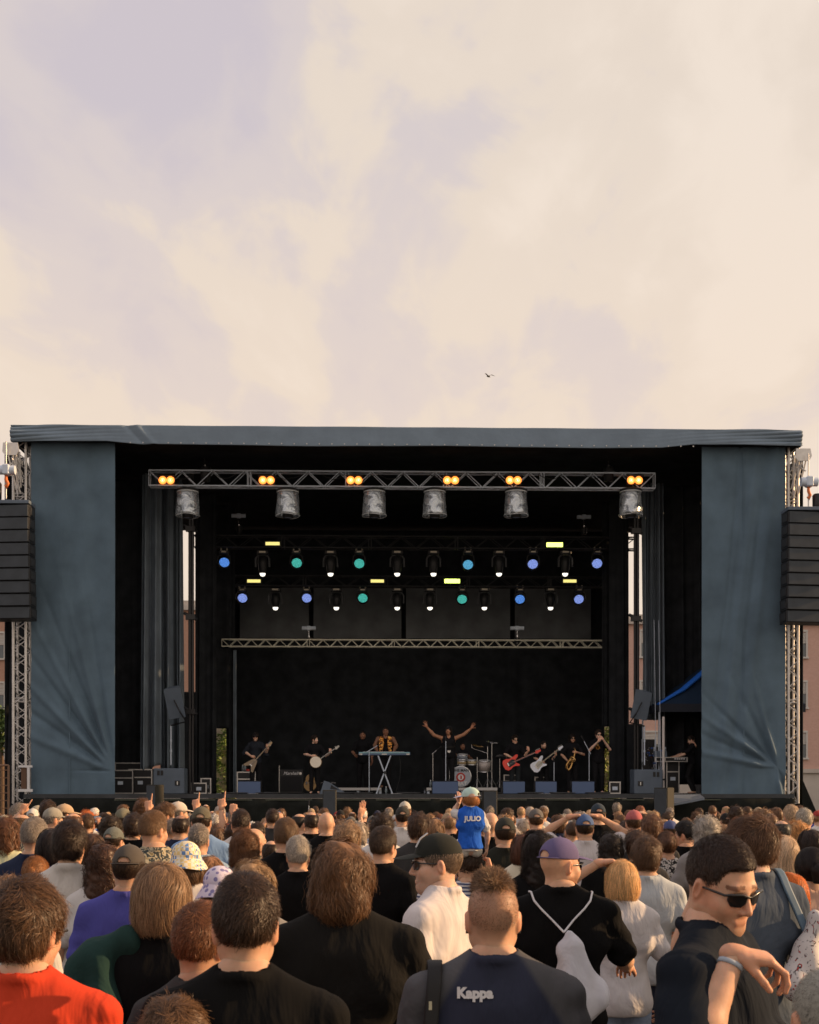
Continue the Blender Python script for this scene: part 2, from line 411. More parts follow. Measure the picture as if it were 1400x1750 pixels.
# ---- hand template: wrist at origin, fingers +Z, palm faces +Y, thumb on +X (mirror for the other hand)
_hd = {}
def hand_tpl(kind, side, h=.0036):
    key = (kind, side, h)
    if key in _hd: return _hd[key]
    P = [rc((0, 0, -.014), (0, 0, .01), .0245, .023, .01), rc((0, 0, .0), (0, .0, .055), .0225, .015, .02), el((.0, 0, .045), (.036, .015, .048), .012), bx((0, -.001, .06), (.039, .0125, .032), .011, .012)]
    L = [(.044, .027, .02), (.049, .030, .021), (.045, .028, .02), (.035, .021, .018)]
    X = [.029, .0095, -.010, -.028]; rr = [.0088, .0092, .0086, .0076]
    cur = dict(open=(8, 8, 8, 8), relax=(28, 32, 36, 40), fist=(88, 90, 90, 88), point=(4, 88, 92, 92), grip=(55, 60, 62, 64), droop=(38, 46, 50, 54), splay=(5, 3, 3, 6), two=(4, 5, 90, 90))[kind]
    spr = dict(splay=(16, 4, -8, -20)).get(kind, (4, 1, -2, -6))
    for i in range(4):
        p = Vector((X[i], 0, .088-.004*abs(i-1))); a = 0.0
        for j in range(3):
            a += R(cur[i])*(1.0 if j < 2 else .7) if j else R(cur[i]*.8)
            d = Vector((math.sin(R(spr[i]))*math.cos(a), math.sin(a), math.cos(a)*math.cos(R(spr[i]))))
            q = p+d*L[i][j]; P.append(rc(p, q, rr[i]*(1-.08*j), rr[i]*(.92-.08*j), .004)); p = q
    t = dict(open=((.5, .25, .75), (.3, .3, .9)), splay=((.8, .15, .55), (.75, .15, .6)), fist=((.35, .75, .6), (-.65, .65, .35)), point=((.35, .75, .6), (-.6, .7, .4)), two=((.35, .75, .6), (-.7, .6, .35)),
             grip=((.45, .8, .5), (-.2, .85, .5)), relax=((.4, .5, .8), (.15, .5, .9)), droop=((.35, .6, .75), (.0, .7, .7)))[kind]
    p = Vector((.024, .004, .018)); q = p+Vector(t[0]).normalized()*.042; P.append(rc(p, q, .0145, .0115, .012))
    w = q+Vector(t[0]).lerp(Vector(t[1]), .5).normalized()*.030; P.append(rc(q, w, .0108, .0098, .005)); u = w+Vector(t[1]).normalized()*.024; P.append(rc(w, u, .0096, .008, .004))
    V, Q = surf(P, h)
    if side < 0: V = V*np.array([-1, 1, 1]); Q = Q[:, ::-1]
    C = ones(V); C[:, :3] *= np.array((1.03, .93, .9)); _hd[key] = (V, Q, C); return _hd[key]
def frame(pos, zdir, ydir):
    z = Vector(zdir).normalized(); y = Vector(ydir); y = (y-z*y.dot(z))
    if y.length < 1e-4: y = z.orthogonal()
    y.normalize(); x = y.cross(z)
    m = Matrix((x, y, z)).transposed().to_4x4(); m.translation = Vector(pos); return m
# ---- figure: body in its own frame, facing +Y, height 1.75
ARM_DOWN = ((.255, -.03, 1.16), (.265, .07, .93), 'relax', (0, .35, -1), (-1, 0, 0))
def P3(s, p): return (p[0]*s, p[1], p[2])
def figure(w=1.0, belly=0.0, fem=False, arms=(None, None), legs=None, head=(0, 0, 0), hv=.0055, bv=.014, hh=.0045, fat=0.0, stub=0.0, scalp=0.0, sleeve=.55, neck=.066, shirt='tee', lean=0.0,
           trousers=True, folds=1.0, ar=1.0, hs=1.0, seed=1, sv=None, hem=.84, long_sleeve=False, skirt=False, no_legs=False, sit=False):
    """returns dict of (V,Q,C) meshes; arms = (left(-x), right(+x)) each (elbow, wrist, handkind, finger dir, palm dir)"""
    B = []; S = []; sw = .175*w*(.9 if fem else 1)
    cd = .112+belly*.3
    tor = [el((0, -.012, 1.31), (.158*w, .108, .185), .05), el((0, .0+belly*.25, 1.10), (.142*w+belly*.5, .10+belly*.6, .19), .07), el((0, -.008, .95), ((.165 if fem else .158)*w, .115, .12), .06)]
    tor.append(rc((0, -.035, 1.53), (0, -.035, 1.40), .055+fat*.04, .08, .05))
    for s in (-1, 1):
        tor.append(rc((s*.03, -.04, 1.505), (s*sw, -.03, 1.415), .042, .050, .05))
        tor.append(rc((s*.07, -.05, 1.40), (s*.13*w, -.05, 1.27), .06, .055, .06))
        if fem: tor.append(el((s*.075, .085, 1.28), (.06, .05, .06), .04))
        else: tor.append(el((s*.07, .06, 1.34), (.075, .05, .06), .05))
    B += tor
    def infl(p, d, a):
        return p
    hands = []
    S_ar = []
    for i, s in enumerate((-1, 1)):
        a = arms[i] or ARM_DOWN
        sh = Vector((s*sw, -.03, 1.412)); e = Vector(P3(s, a[0])); wr = Vector(P3(s, a[1]))
        ra = [q*ar for q in ((.05, .038, .041) if not fem else (.042, .033, .034))]
        B += [rc(sh, e, ra[0], ra[1], .03), rc(e, e.lerp(wr, .35), ra[1], ra[2], .02), rc(e.lerp(wr, .35), wr, ra[2], .0255, .02)]
        fd = Vector(P3(s, a[3])); pd = Vector(P3(s, a[4]))
        if a[2]: hands.append((a[2], s, frame(wr, fd, pd)))
        r0 = (.064 if not fem else .055)*(1+(ar-1)*1.1)
        if long_sleeve: S_ar += [rc(sh, e, r0, .05, .03), rc(e, wr, .05, .036, .02)]
        elif sleeve > 0: S_ar += [rc(sh, sh.lerp(e, sleeve), r0, r0+.002, .03), rc(sh.lerp(e, sleeve), sh.lerp(e, sleeve+.22), r0+.002, r0+.006, .01)]
    Lg = []; T = [el((0, -.005, .95), (.172*w, .127, .10), .04)]
    for s in (-1, 1):
        l = (legs[0 if s < 0 else 1] if legs else None) or ((.095, .02, .50), (.105, -.02, .09))
        hp = Vector((s*.088, -.005, .90)); kn = Vector(P3(s, l[0])); an = Vector(P3(s, l[1]))
        Lg += [rc(hp, kn, .082, .052, .03), rc(kn, kn.lerp(an, .4), .052, .052, .02), rc(kn.lerp(an, .4), an, .052, .034, .02), rc(an+Vector((0, -.02, -.045)), an+Vector((s*.02, .14, -.058)), .036, .028, .02)]
        T += [rc(hp, kn, .098, .072, .03), rc(kn, an+Vector((0, 0, .03)), .072, .060, .02)]
    B += Lg
    out = {}
    V, Q = surf(B, bv)
    hm = Matrix.Translation((0, -.005+lean, 1.63)) @ Matrix.Rotation(head[0], 4, 'Z') @ Matrix.Rotation(head[1], 4, 'X') @ Matrix.Rotation(head[2], 4, 'Y') @ Matrix.Diagonal((.95*hs, .99*hs, 1.03*hs, 1))
    hv_, hq, hc = head_tpl(fat, fem, hv, stub, scalp)
    parts = [(V, Q, ones(V)), (xf(hv_, hm), hq, hc)]
    for kind, s, fm in hands:
        a, b, c = hand_tpl(kind, s, hh); parts.append((xf(a, fm), b, c))
    out['body'] = cat_m(parts)
    # shirt: inflated torso and sleeves, cut at neckline and hem
    if shirt:
        inf = .012
        for p in tor[:3]: pass
        S = [el((0, -.012, 1.31), (.170*w, .122, .19), .05), el((0, .0+belly*.25, 1.10), (.158*w+belly*.5, .118+belly*.6, .2), .07), el((0, -.008, .93), ((.19 if fem else .184)*w, .142, .17), .06),
             rc((0, -.035, 1.50), (0, -.035, 1.40), .066, .09, .05)]
        for s in (-1, 1):
            S.append(rc((s*.03, -.04, 1.505), (s*sw, -.03, 1.415), .051, .060, .05)); S.append(rc((s*.07, -.05, 1.40), (s*.13*w, -.05, 1.27), .072, .067, .06))
            S.append(el((s*.075, .085, 1.28), (.068, .058, .068), .05) if fem else el((s*.07, .06, 1.34), (.085, .06, .07), .05))
        if shirt != 'tank': S += S_ar
        # hem
        S.append(bx((0, 0, hem-.25), (.6, .6, .25), .005, .008, 's'))
        if shirt == 'tank':
            for s in (-1, 1): S.append(rc((s*(sw+.055), -.03, 1.6), (s*(sw+.055), -.03, 1.33), .062, .062, .012, 's'))
        S.append(el((0, -.040, 1.57), (neck-.001, neck+.003, .085), .005, 's'))
        if shirt in ('tee', 'crew'): S.append(torus((0, -.042, 1.512), neck+.003, .0100, R(-13), .006, 1.0))
        if shirt == 'collar': S += [torus((0, -.042, 1.520), neck+.004, .016, R(-12), .008, 1.0)]
        if shirt in ('tank', 'vneck'): S.append(el((0, .07, 1.50), (.055, .09, .09), .01, 's'))
        g = np.random.default_rng(seed); ph = g.uniform(0, 6.3, 8)
        def disp(X, Y, Z):
            lo = np.clip((1.36-Z)/.25, 0, 1)
            rg = lambda t: .6-np.abs(np.sin(t))**.7
            wx = X+.035*np.sin(11*Z+ph[0])+.02*np.sin(23*Z+9*Y+ph[1]); wz = Z+.03*np.sin(9*X+ph[2])
            ax = np.abs(X); side = np.clip((ax-.09)/.08, 0, 1); low = np.clip((1.34-Z)/.14, 0, 1)
            d = .0042*rg(17*(ax*.75+wz)+1.5*np.sin(7*X+ph[3]))*side*np.clip((1.50-Z)/.08, 0, 1)      # pulls from the armpits
            d = d+.0036*rg(15*(wz*1.2-ax*.9)+ph[4])*low
            d = d+.0030*rg(21*wx+6*(1.4-Z)*np.sign(X+1e-6)+ph[5])*np.clip((1.44-Z)/.12, 0, 1)
            d = d+.0030*np.sin(70*(wz+.25*ax)+ph[6])*np.clip((ax-.19)/.03, 0, 1)
            d = d+.003*np.exp(-((ax-(.195*w-.10*(1.44-Z)))/.009)**2)*np.clip((Z-1.28)/.05, 0, 1)*np.clip((1.50-Z)/.03, 0, 1)
            return d*folds
        V, Q = surf(S, sv or bv*.85, disp)
        out['shirt'] = (V, Q, ones(V))
    if trousers:
        V, Q = surf(T, max(bv, .014)*1.2); out['trousers'] = (V, Q, ones(V))
    out['hm'] = hm
    return out
# ---- hair
CR = ((0, -.012, .03), (.076, .097, .088))
def face_cut(top=.072, k=.012): return el((0, .115, -.05+(top-.072)), (.115, .082, .125), k, 's')
def ear_cuts(): return [el((s*.088, -.004, -.014), (.03, .024, .034), .01, 's') for s in (-1, 1)]
def hair_vol(style):
    c, r = CR
    def sc(t, up=0): return el((c[0], c[1], c[2]+up), (r[0]+t, r[1]+t, r[2]+t), .02)
    nape = bx((0, 0, -.155), (.3, .3, .1), .01, .01, 's')
    if style == 'buzz': return [sc(.003), face_cut(.075)]+ear_cuts()+[nape]
    if style == 'fade': return [sc(.003), el((0, .0, .062), (.069, .092, .070), .03), el((0, -.02, -.085), (.2, .2, .06), .03, 's'), face_cut(.082)]+ear_cuts()+[nape]
    if style == 'short': return [sc(.005), el((0, .002, .060), (.076, .098, .079), .03), el((0, -.02, -.095), (.2, .2, .055), .03, 's'), face_cut(.08)]+ear_cuts()+[nape]
    if style == 'thick': return [sc(.009), el((0, .0, .056), (.088, .107, .088), .03), el((0, -.045, -.015), (.064, .055, .048), .03), face_cut(.08)]+ear_cuts()+[nape]
    if style == 'top': return [el((0, .0, .090), (.045, .082, .040), .02), face_cut(.085)]
    if style == 'ring': return [sc(.006), el((0, .0, .14), (.062, .085, .085), .02, 's'), face_cut(.09)]+ear_cuts()+[nape]
    if style == 'capped': return [sc(.006), face_cut(.07), bx((0, .0, .15), (.3, .3, .10), .01, .01, 's')]+ear_cuts()+[nape]
    if style == 'bob': return [el((0, -.02, .012), (.095, .110, .114), .03), el((0, -.03, -.06), (.094, .088, .075), .04), el((0, .14, -.06), (.085, .10, .135), .015, 's'), bx((0, 0, -.23), (.3, .3, .12), .01, .02, 's')]
    if style == 'shag': return [el((0, -.015, .02), (.090, .110, .108), .03), el((0, -.035, -.07), (.092, .085, .08), .04), el((0, .14, -.06), (.09, .10, .13), .015, 's'), bx((0, 0, -.26), (.3, .3, .12), .01, .03, 's')]
    if style == 'long': return [el((0, -.02, .02), (.094, .108, .104), .03), el((0, -.06, -.12), (.098, .062, .17), .05), el((0, .14, -.06), (.08, .10, .14), .015, 's')]
    if style == 'curly': return [el((0, -.022, .03), (.100, .116, .106), .03), el((0, -.04, -.06), (.100, .088, .08), .04), el((0, .145, -.06), (.09, .10, .13), .015, 's')]
    if style == 'curlylong': return [el((0, -.022, .025), (.100, .116, .106), .03), el((0, -.06, -.12), (.108, .078, .16), .05), el((0, .145, -.06), (.09, .10, .13), .015, 's')]
    if style == 'bun': return [sc(.012), el((0, -.112, .035), (.036, .034, .034), .012), face_cut(.078)]+[nape]
    if style == 'topbun': return [sc(.012), el((0, -.05, .145), (.034, .036, .03), .012), face_cut(.078)]+[nape]
    if style == 'tail': return [sc(.012), rc((0, -.105, .04), (0, -.15, .01), .026, .03, .015), rc((0, -.15, .01), (0, -.14, -.16), .034, .02, .02), face_cut(.078)]+[nape]
    if style == 'bobcap': return [el((0, -.02, -.01), (.094, .106, .10), .03), el((0, -.03, -.06), (.095, .088, .07), .04), el((0, .14, -.06), (.085, .10, .135), .015, 's'), bx((0, 0, -.23), (.3, .3, .12), .01, .02, 's'), bx((0, 0, .13), (.3, .3, .11), .01, .01, 's')]
    if style == 'curlcap': return [el((0, -.022, -.005), (.098, .112, .07), .03), el((0, .145, -.06), (.09, .10, .13), .015, 's'), bx((0, 0, .13), (.3, .3, .10), .01, .01, 's')]
    if style == 'crop': return [sc(.0025), el((0, -.004, .059), (.067, .089, .069), .03), el((0, -.02, -.085), (.2, .2, .06), .03, 's'), bx((0, .150, -.032), (.2, .10, .10), .03, .012, 's'), bx((0, .105, -.115), (.2, .10, .10), .02, .012, 's')]+ear_cuts()+[nape]
    if style == 'stubble': return [el((0, -.012, .03), (.0755, .0965, .0875), .02), el((0, .12, -.02), (.11, .088, .128), .012, 's')]+ear_cuts()+[nape]
    if style == 'wisp': return [sc(.004), face_cut(.095)]+ear_cuts()+[nape]
HS = dict(buzz=(.006, .3, 0, 0), fade=(.018, .22, .001, 0), short=(.026, .13, .0045, 0), thick=(.05, .13, .010, .1), top=(.030, .8, .005, 0), ring=(.02, .3, .002, 0), crop=(.011, .14, .0008, 0), stubble=(.0045, .5, 0, 0), capped=(.018, .04, .002, 0), bobcap=(.10, .03, .006, 0), curlcap=(.05, .12, .008, 1), bob=(.16, .02, .007, .05),
          shag=(.12, .06, .017, .5), long=(.24, .01, .009, .15), curly=(.07, .10, .010, 1), curlylong=(.12, .06, .012, 1), bun=(.07, .03, .003, 0), topbun=(.07, .03, .003, 0), tail=(.11, .02, .003, 0), wisp=(.03, .3, .003, 0))
_hr = {}
def hair_mesh(style, lod=2, seed=0):
    key = (style, lod, seed)
    if key in _hr: return _hr[key]
    g = np.random.default_rng(seed+7); pr = hair_vol(style); ln, lift, clump, curl = HS[style]
    V, Q = surf(pr, (.0095, .0065, .0048)[lod])
    def nrm(P):
        e = 2e-3; n = np.stack([ev(pr, P+np.array(d)*e)-ev(pr, P-np.array(d)*e) for d in ((1, 0, 0), (0, 1, 0), (0, 0, 1))], 1)
        return n/np.maximum(np.linalg.norm(n, axis=1, keepdims=True), 1e-6)
    sel = V.copy(); N0 = nrm(V)
    V = V+N0*(wob(V, 75, seed+3)*clump*.8-.002)[:, None]
    n = dict(crop=(420, 1500, 12000), stubble=(100, 1500, 9000), buzz=(200, 900, 5200), ring=(200, 800, 4000)).get(style, (420, 1800, 9500))[lod]
    wd = (.0065, .0028, .0011)[lod]*(.7 if style == 'stubble' else 1); sg = (3, 4, 7)[lod]
    if style in ('long', 'bob', 'shag', 'curlylong'): n = int(n*1.25)
    ok = np.flatnonzero(sel[:, 2] > -.4); w = np.ones(len(ok)); st = sel[g.choice(ok, n)]+g.normal(0, .003, (n, 3))
    out = g.random(n)
    L = ln*g.uniform(.55, 1.15, n); depth = wob(st, 62, seed+5)*clump*1.1+g.normal(0, 1, n)*clump*.3
    cr = np.array((0.008, -.055, .115))
    P = st; pts = []; tps = []; nn = nrm(P)
    P = P-nn*(ev(pr, P)-depth)[:, None]
    ph = g.uniform(0, 6.3, n); lf = lift*g.uniform(.3, 1.6, n)*np.where(g.random(n) < (.07 if lod == 2 else .16), 2.8, 1)
    jit = g.normal(0, .22, (n, 3))
    for i in range(sg+1):
        pts.append(P.copy()); nn = nrm(P); tps.append(nn)
        d = P-cr; d /= np.maximum(np.linalg.norm(d, axis=1, keepdims=True), 1e-6)
        if style in ('short', 'thick', 'fade', 'wisp', 'buzz', 'crop', 'top', 'capped'):
            d = d+np.array((0, .25, 0))*(P[:, 2:3] > .07)
        if style in ('tail', 'bun'):
            tgt = np.array((0, -.12, .035)); bz = P[:, 1:2] > -.10
            d = np.where(bz, tgt-P, d+np.array((0, 0, -1.2))); d /= np.maximum(np.linalg.norm(d, axis=1, keepdims=True), 1e-6)
        d = d+np.array((0, 0, -1.0))*(0.8 if ln > .1 else .15)+jit
        if clump: 
            d = d+np.stack([wob(P, 40, 11), wob(P, 40, 12), wob(P, 40, 13)], 1)*(.9+1.2*curl)
        d = d-nn*np.sum(d*nn, 1, keepdims=True); d /= np.maximum(np.linalg.norm(d, axis=1, keepdims=True), 1e-6)
        d = d+nn*(lf*(1+1.2*i/sg))[:, None]
        if curl: d = d+curl*1.1*np.stack([np.cos(ph+i*1.9), np.sin(ph+i*1.9), .4*np.sin(ph*2+i*1.9)], 1)
        d /= np.maximum(np.linalg.norm(d, axis=1, keepdims=True), 1e-6)
        P = P+d*(L/sg)[:, None]
        dd = ev(pr, P); fix = np.clip(dd-depth-.004-lf*.05, 0, 1) if ln > .1 else np.minimum(dd+.001, 0)
        P = P-nrm(P)*(fix*(.8 if ln > .1 else 1))[:, None]
    pts = np.array(pts); tps = np.array(tps)      # (s+1, n, 3)
    T = np.gradient(pts, axis=0); sd = np.cross(T, tps+g.normal(0, .35, tps.shape)); sd /= np.maximum(np.linalg.norm(sd, axis=2, keepdims=True), 1e-9)
    if style in ('short', 'thick', 'fade', 'wisp', 'buzz', 'crop', 'capped', 'ring', 'tail', 'bun', 'topbun'):
        fc = [p for p in pr if p[4] == 's' and p[2][1] > .15]
        bad = np.zeros(n, bool)
        for f, *_r in fc[:1]:
            for i in range(1, sg+1): bad |= f(pts[i, :, 0], pts[i, :, 1], pts[i, :, 2]) < -.006
        keep = np.flatnonzero(~bad); n = len(keep); pts = pts[:, keep]; tps = tps[:, keep]; sd = sd[:, keep]
    prof = np.array([1.0]*(sg-1)+[.75, .15])[:, None, None]*wd*.5*g.uniform(.6, 1.4, (1, n, 1))
    A = pts+sd*prof; Bv = pts-sd*prof
    VV = np.stack([A, Bv], 2).transpose(1, 0, 2, 3).reshape(-1, 3)   # strand, seg, side
    base = (np.arange(n)*(2*(sg+1)))[:, None]+np.arange(sg)[None]*2
    QQ = np.stack([base, base+1, base+3, base+2], 2).reshape(-1, 4)+len(V)
    if style == 'stubble': V = V[:0]; Q = Q[:0]; QQ = QQ-len(sel)
    VA = np.concatenate([V, VV]); QA = np.concatenate([Q, QQ])
    _hr[key] = np_mesh('hair_'+style, VA, QA); return _hr[key]
# ---- hats
_ct = {}
def cap_mesh(kind, lod=1):
    key = (kind, lod)
    if key in _ct: return _ct[key]
    h = (.007, .005, .0035)[lod]; c, r = CR
    if kind == 'bucket':
        P = [el((0, -.01, .065), (.090, .108, .082), .01), bx((0, 0, -.06), (.3, .3, .10), .002, .006, 's')]
        V, Q = surf(P, h)
        g = G(); n = 40
        A = [(.088, .062), (.100, .04), (.122, .008), (.135, -.012), (.136, -.016), (.120, .004), (.098, .035), (.086, .058)]
        VV = []; 
        for (rr, zz) in A:
            for k in range(n):
                q = 2*math.pi*k/n; VV.append((rr*math.cos(q)*.98, rr*1.12*math.sin(q)-.01, zz+.006*math.sin(3*q+1)))
        FQ = [(i*n+k, i*n+(k+1) % n, (i+1)*n+(k+1) % n, (i+1)*n+k) for i in range(len(A)-1) for k in range(n)]
        V, Q, _ = cat_m([(V, Q, ones(V)), (np.array(VV), np.array(FQ), ones(np.array(VV)))])
        _ct[key] = [('crown', np_mesh('hat', V, Q))]; return _ct[key]
    P = [el((0, -.012, .042), (.083, .104, .088), .01), el((0, -.012, .04), (.077, .098, .08), .004, 's'), bx((0, 0, -.068), (.3, .3, .10), .002, .003, 's')]
    if kind != 'fitted': P += [el((0, -.115, .048), (.033, .05, .020), .004, 's')]
    P.append(el((0, -.012, .133), (.006, .006, .004), .003))
    V, Q = surf(P, h)
    if kind == 'beanie':
        P = [el((0, -.014, .048), (.088, .108, .092), .01), bx((0, 0, -.095), (.3, .3, .10), .002, .006, 's')]; V, Q = surf(P, h)
        _ct[key] = [('crown', np_mesh('beanie', V, Q))]; return _ct[key]
    crown = np_mesh('cap_crown', V, Q)
    def brim():
        P = [el((0, .112, .046), (.070, .074, .0038), .004), el((0, -.012, .02), (.083, .103, .08), .004, 's')]
        V, Q = surf(P, h*.55); V[:, 2] -= (V[:, 0]/.07)**2*.012+np.maximum(V[:, 1]-.1, 0)*.15
        return np_mesh('cap_brim', V, Q)
    b = brim()
    if kind == 'strap':
        g = G(); n = 14; pts = []
        for i in range(n+1):
            q = R(-145+i*110/n); pts.append((math.cos(q)*.086, math.sin(q)*.107-.012, .036))
        g.tube(pts, .009, 6, flat=.3)
        st = bpy.data.meshes.new('strap'); st.from_pydata(g.v, [], g.f)
        _ct[key] = [('crown', crown), ('brim', b), ('strap', st)]
    else: _ct[key] = [('crown', crown), ('brim', b)]
    return _ct[key]
def add_cap(root, hm, kind, color, lod=1, bcolor=None, m=None, flip=False, name='cap'):
    ps = cap_mesh(kind, lod); mt = hm @ Matrix.Rotation(R(180 if flip else 0), 4, 'Z') @ Matrix.Rotation(R(-3), 4, 'X') @ Matrix.Scale(1.06 if kind == 'bucket' else 1.0, 4)
    first = None
    for nm, me in ps:
        o = link_mesh(name if first is None else nm, me, m or M['felt'], root, color if nm == 'crown' else (bcolor or color))
        if m is not None and me.materials[0] != m: o.material_slots[0].link = 'OBJECT'; o.material_slots[0].material = m
        if first is None: o.matrix_local = mt; first = o
        else: o.parent = first
    return first
def add_glasses(root, hm, color=(.02, .02, .02), side_col=None, sz=1.0, name='sunglasses'):
    g = G()
    for s in (-1, 1):
        pts = [(s*.008, .008), (s*.030, .013), (s*.058, .012), (s*.060, -.004), (s*.050, -.020), (s*.024, -.022), (s*.011, -.012)]
        pts = [(a*sz, b*sz) for a, b in pts]
        if s > 0: pts = pts[::-1]
        V = []
        for dz in (0, .004): V += [(x, .104-.35*abs(x)**1.0*.35-dz-(x*x)*4, z) for x, z in pts]
        n = len(pts); F = [tuple(range(n)), tuple(reversed(range(n, 2*n)))]+[(i, n+i, n+(i+1) % n, (i+1) % n) for i in range(n)]
        g.add(V, F)
    o = g.build('lens', M['glass_dark'], None)
    f = G()
    for s in (-1, 1):
        f.tube([(s*.006, .106, .007), (s*.030, .1025, .014), (s*.058, .091, .013), (s*.068, .075, .008), (s*.079, .0, .006), (s*.080, -.018, -.004)], [.003, .003, .0038, .0032, .0026, .0024], 6)
    f.tube([(-.008, .106, .006), (.008, .106, .006)], .003, 6)
    fr = f.build(name, M['objgloss'], root, side_col or color); fr.matrix_local = hm @ Matrix.Rotation(R(0), 4, 'X')
    o.parent = fr; return fr
def fig_objects(root, fig, skin, shirt_c=None, trouser_c=(.03, .035, .05), shirt_m=None, names=('body', 'shirt', 'trousers')):
    cache = fig.setdefault('_me', {})
    res = {}
    for k, m, c in (('body', M['skin'], skin), ('shirt', shirt_m or M['cloth'], shirt_c), ('trousers', M['denim'], trouser_c)):
        if k not in fig: continue
        if k not in cache: cache[k] = np_mesh(k, *fig[k][:2], attr=fig[k][2])
        res[k] = o = link_mesh(k, cache[k], m, root, c)
        if shirt_m is not None and k == 'shirt' and cache[k].materials[0] != m:
            o.material_slots[0].link = 'OBJECT'; o.material_slots[0].material = m
    return res
# ------------------------------------------------------------------ ground and far setting
FZ = 1.83                                   # stage floor
def nodes(m): return m.node_tree.nodes, m.node_tree.links, m.node_tree.nodes['Principled BSDF']
M['asphalt'] = mat('asphalt', (.055, .052, .05), .9, bump=(40, .4, .01), var=(.6, .2))
M['scrim'] = mat('blue_grey_scrim', (.105, .162, .212), .8, bump=(2.2, .35, .05, (1.6, 1, .5)), var=(1.1, .2), spec=.25, sheen=.1)
M['scrim2'] = mat('roof_cloth', (.19, .25, .31), .7, bump=(3, .5, .04), var=(1.5, .1), spec=.3)
M['drape'] = mat('wing_drape', (.18, .225, .27), .75, bump=(60, .2, .004), var=(1.2, .25), spec=.3, sheen=.1)
M['black_drape'] = mat('black_drape', (.028, .031, .035), .95, var=(2, .3), spec=.08)
M['deck'] = mat('stage_deck', (.035, .04, .045), .45, var=(2, .3), bump=(30, .2, .003))
M['skirt'] = mat('stage_skirt', (.016, .018, .016), .9, bump=(4, .5, .03, (1, 1, .3)), var=(3, .3), spec=.1)
M['alu'] = mat('aluminium_tube', (.62, .60, .57), .38, .55, var=(8, .1))
M['alu_dark'] = mat('black_truss_tube', (.05, .052, .055), .4, .3)
M['alu_mid'] = mat('grey_truss_tube', (.62, .70, .80), .45, 0)
M['gear'] = mat('gear_black', (.02, .021, .023), .45, bump=(120, .2, .001))
M['grille'] = mat('speaker_grille', (.12, .155, .20), .6, bump=(300, .4, .001), var=(3, .1))
M['wedge'] = mat('monitor_grille', (.09, .14, .26), .6, bump=(300, .4, .001))
M['chrome'] = mat('chrome', (.6, .6, .6), .18, .95)
M['brick'] = None
def brick_mat(name, a, b, mo, sc):
    m = mat(name, a, .9); n, l, p = nodes(m)
    br = n.new('ShaderNodeTexBrick'); br.inputs['Color1'].default_value = (*a, 1); br.inputs['Color2'].default_value = (*b, 1); br.inputs['Mortar'].default_value = (*mo, 1)
    br.inputs['Scale'].default_value = sc; br.inputs['Mortar Size'].default_value = .015; tc = n.new('ShaderNodeTexCoord'); mp = n.new('ShaderNodeMapping'); mp.inputs['Rotation'].default_value = (R(90), 0, 0)
    l.new(tc.outputs['Object'], mp.inputs[0]); l.new(mp.outputs[0], br.inputs['Vector']); l.new(br.outputs[0], p.inputs['Base Color']); return m
M['brick_l'] = brick_mat('brick_wall', (.50, .28, .20), (.45, .25, .17), (.5, .38, .3), 4)
M['brick_r'] = brick_mat('salmon_brick', (.66, .42, .34), (.61, .38, .30), (.6, .46, .4), 4)
M['stucco'] = mat('pale_stucco', (.55, .50, .44), .9, var=(1, .1), bump=(20, .3, .01))
M['pane'] = mat('window_pane', (.10, .12, .13), .15, spec=.7)
M['shutter'] = mat('shutter', (.62, .60, .55), .7)
g = G(); g.add([(-400, -60, 0), (400, -60, 0), (400, 5, 0), (-400, 5, 0), (-400, 45, -.24), (400, 45, -.24), (400, 1500, -.24), (-400, 1500, -.24)], [(0, 1, 2, 3), (3, 2, 5, 4), (4, 5, 6, 7)])
tag(g.build('ground', M['asphalt']), kind='structure')
def building(name, label, x0, x1, Y, z1, wallm, floors, wx, base=3.2):
    r = empty(name, ((x0+x1)/2, Y, -.24), 0, label, 'building'); w = x1-x0
    g = G(); g.box((0, 6, (z1+base)/2), (w, 12, z1-base)); g.build('wall', wallm, r)
    g = G(); g.box((0, 6, base/2), (w+.1, 12.1, base)); g.build('ground_floor', M['stucco'], r)
    g = G(); g.box((0, 6, z1+.15), (w+.5, 12.5, .3)); g.box((0, 6, z1+.44), (w+.1, 12.1, .3)); g.build('cornice', M['stucco'], r)
    g = G(); g.box((0, -.05, base+.12), (w+.2, .3, .24)); g.build('string_course', M['stucco'], r)
    for f in range(floors):
        z = base+.9+f*3.0
        if z+1.5 > z1: break
        for x in wx:
            g = G()
            for (c, d) in (((x, -.03, z+1.55), (1.35, .12, .12)), ((x, -.05, z-.05), (1.45, .2, .1)), ((x-.62, -.03, z+.75), (.1, .12, 1.5)), ((x+.62, -.03, z+.75), (.1, .12, 1.5))): g.box(c, d)
            fr = g.build('window', M['shutter'], r)
            g = G(); g.box((x, -.012, z+.4), (1.14, .03, .8)); g.build('pane', M['pane'], fr)
            g = G(); [g.box((x, -.03, z+.86+.09*k), (1.14, .03, .07)) for k in range(7)]; g.build('shutter', M['shutter'], fr)
    return r
bl = at(-160, 1040, 78).x; br_ = at(352, 1040, 78).x
building('brick_building', 'red brick apartment block rising behind the left edge of the stage', bl, br_, 78, at(0, 1042, 78).z+.24, M['brick_l'], 5, [-8.9+2.6*k for k in range(8)])
bl2 = at(1060, 1060, 76).x; br2 = at(1620, 1060, 76).x
building('salmon_building', 'salmon brick building with pale ground floor behind the right edge of the stage', bl2, br2, 76, at(1380, 1068, 76).z+.24, M['brick_r'], 4, [-8+2.9*k for k in range(7)])
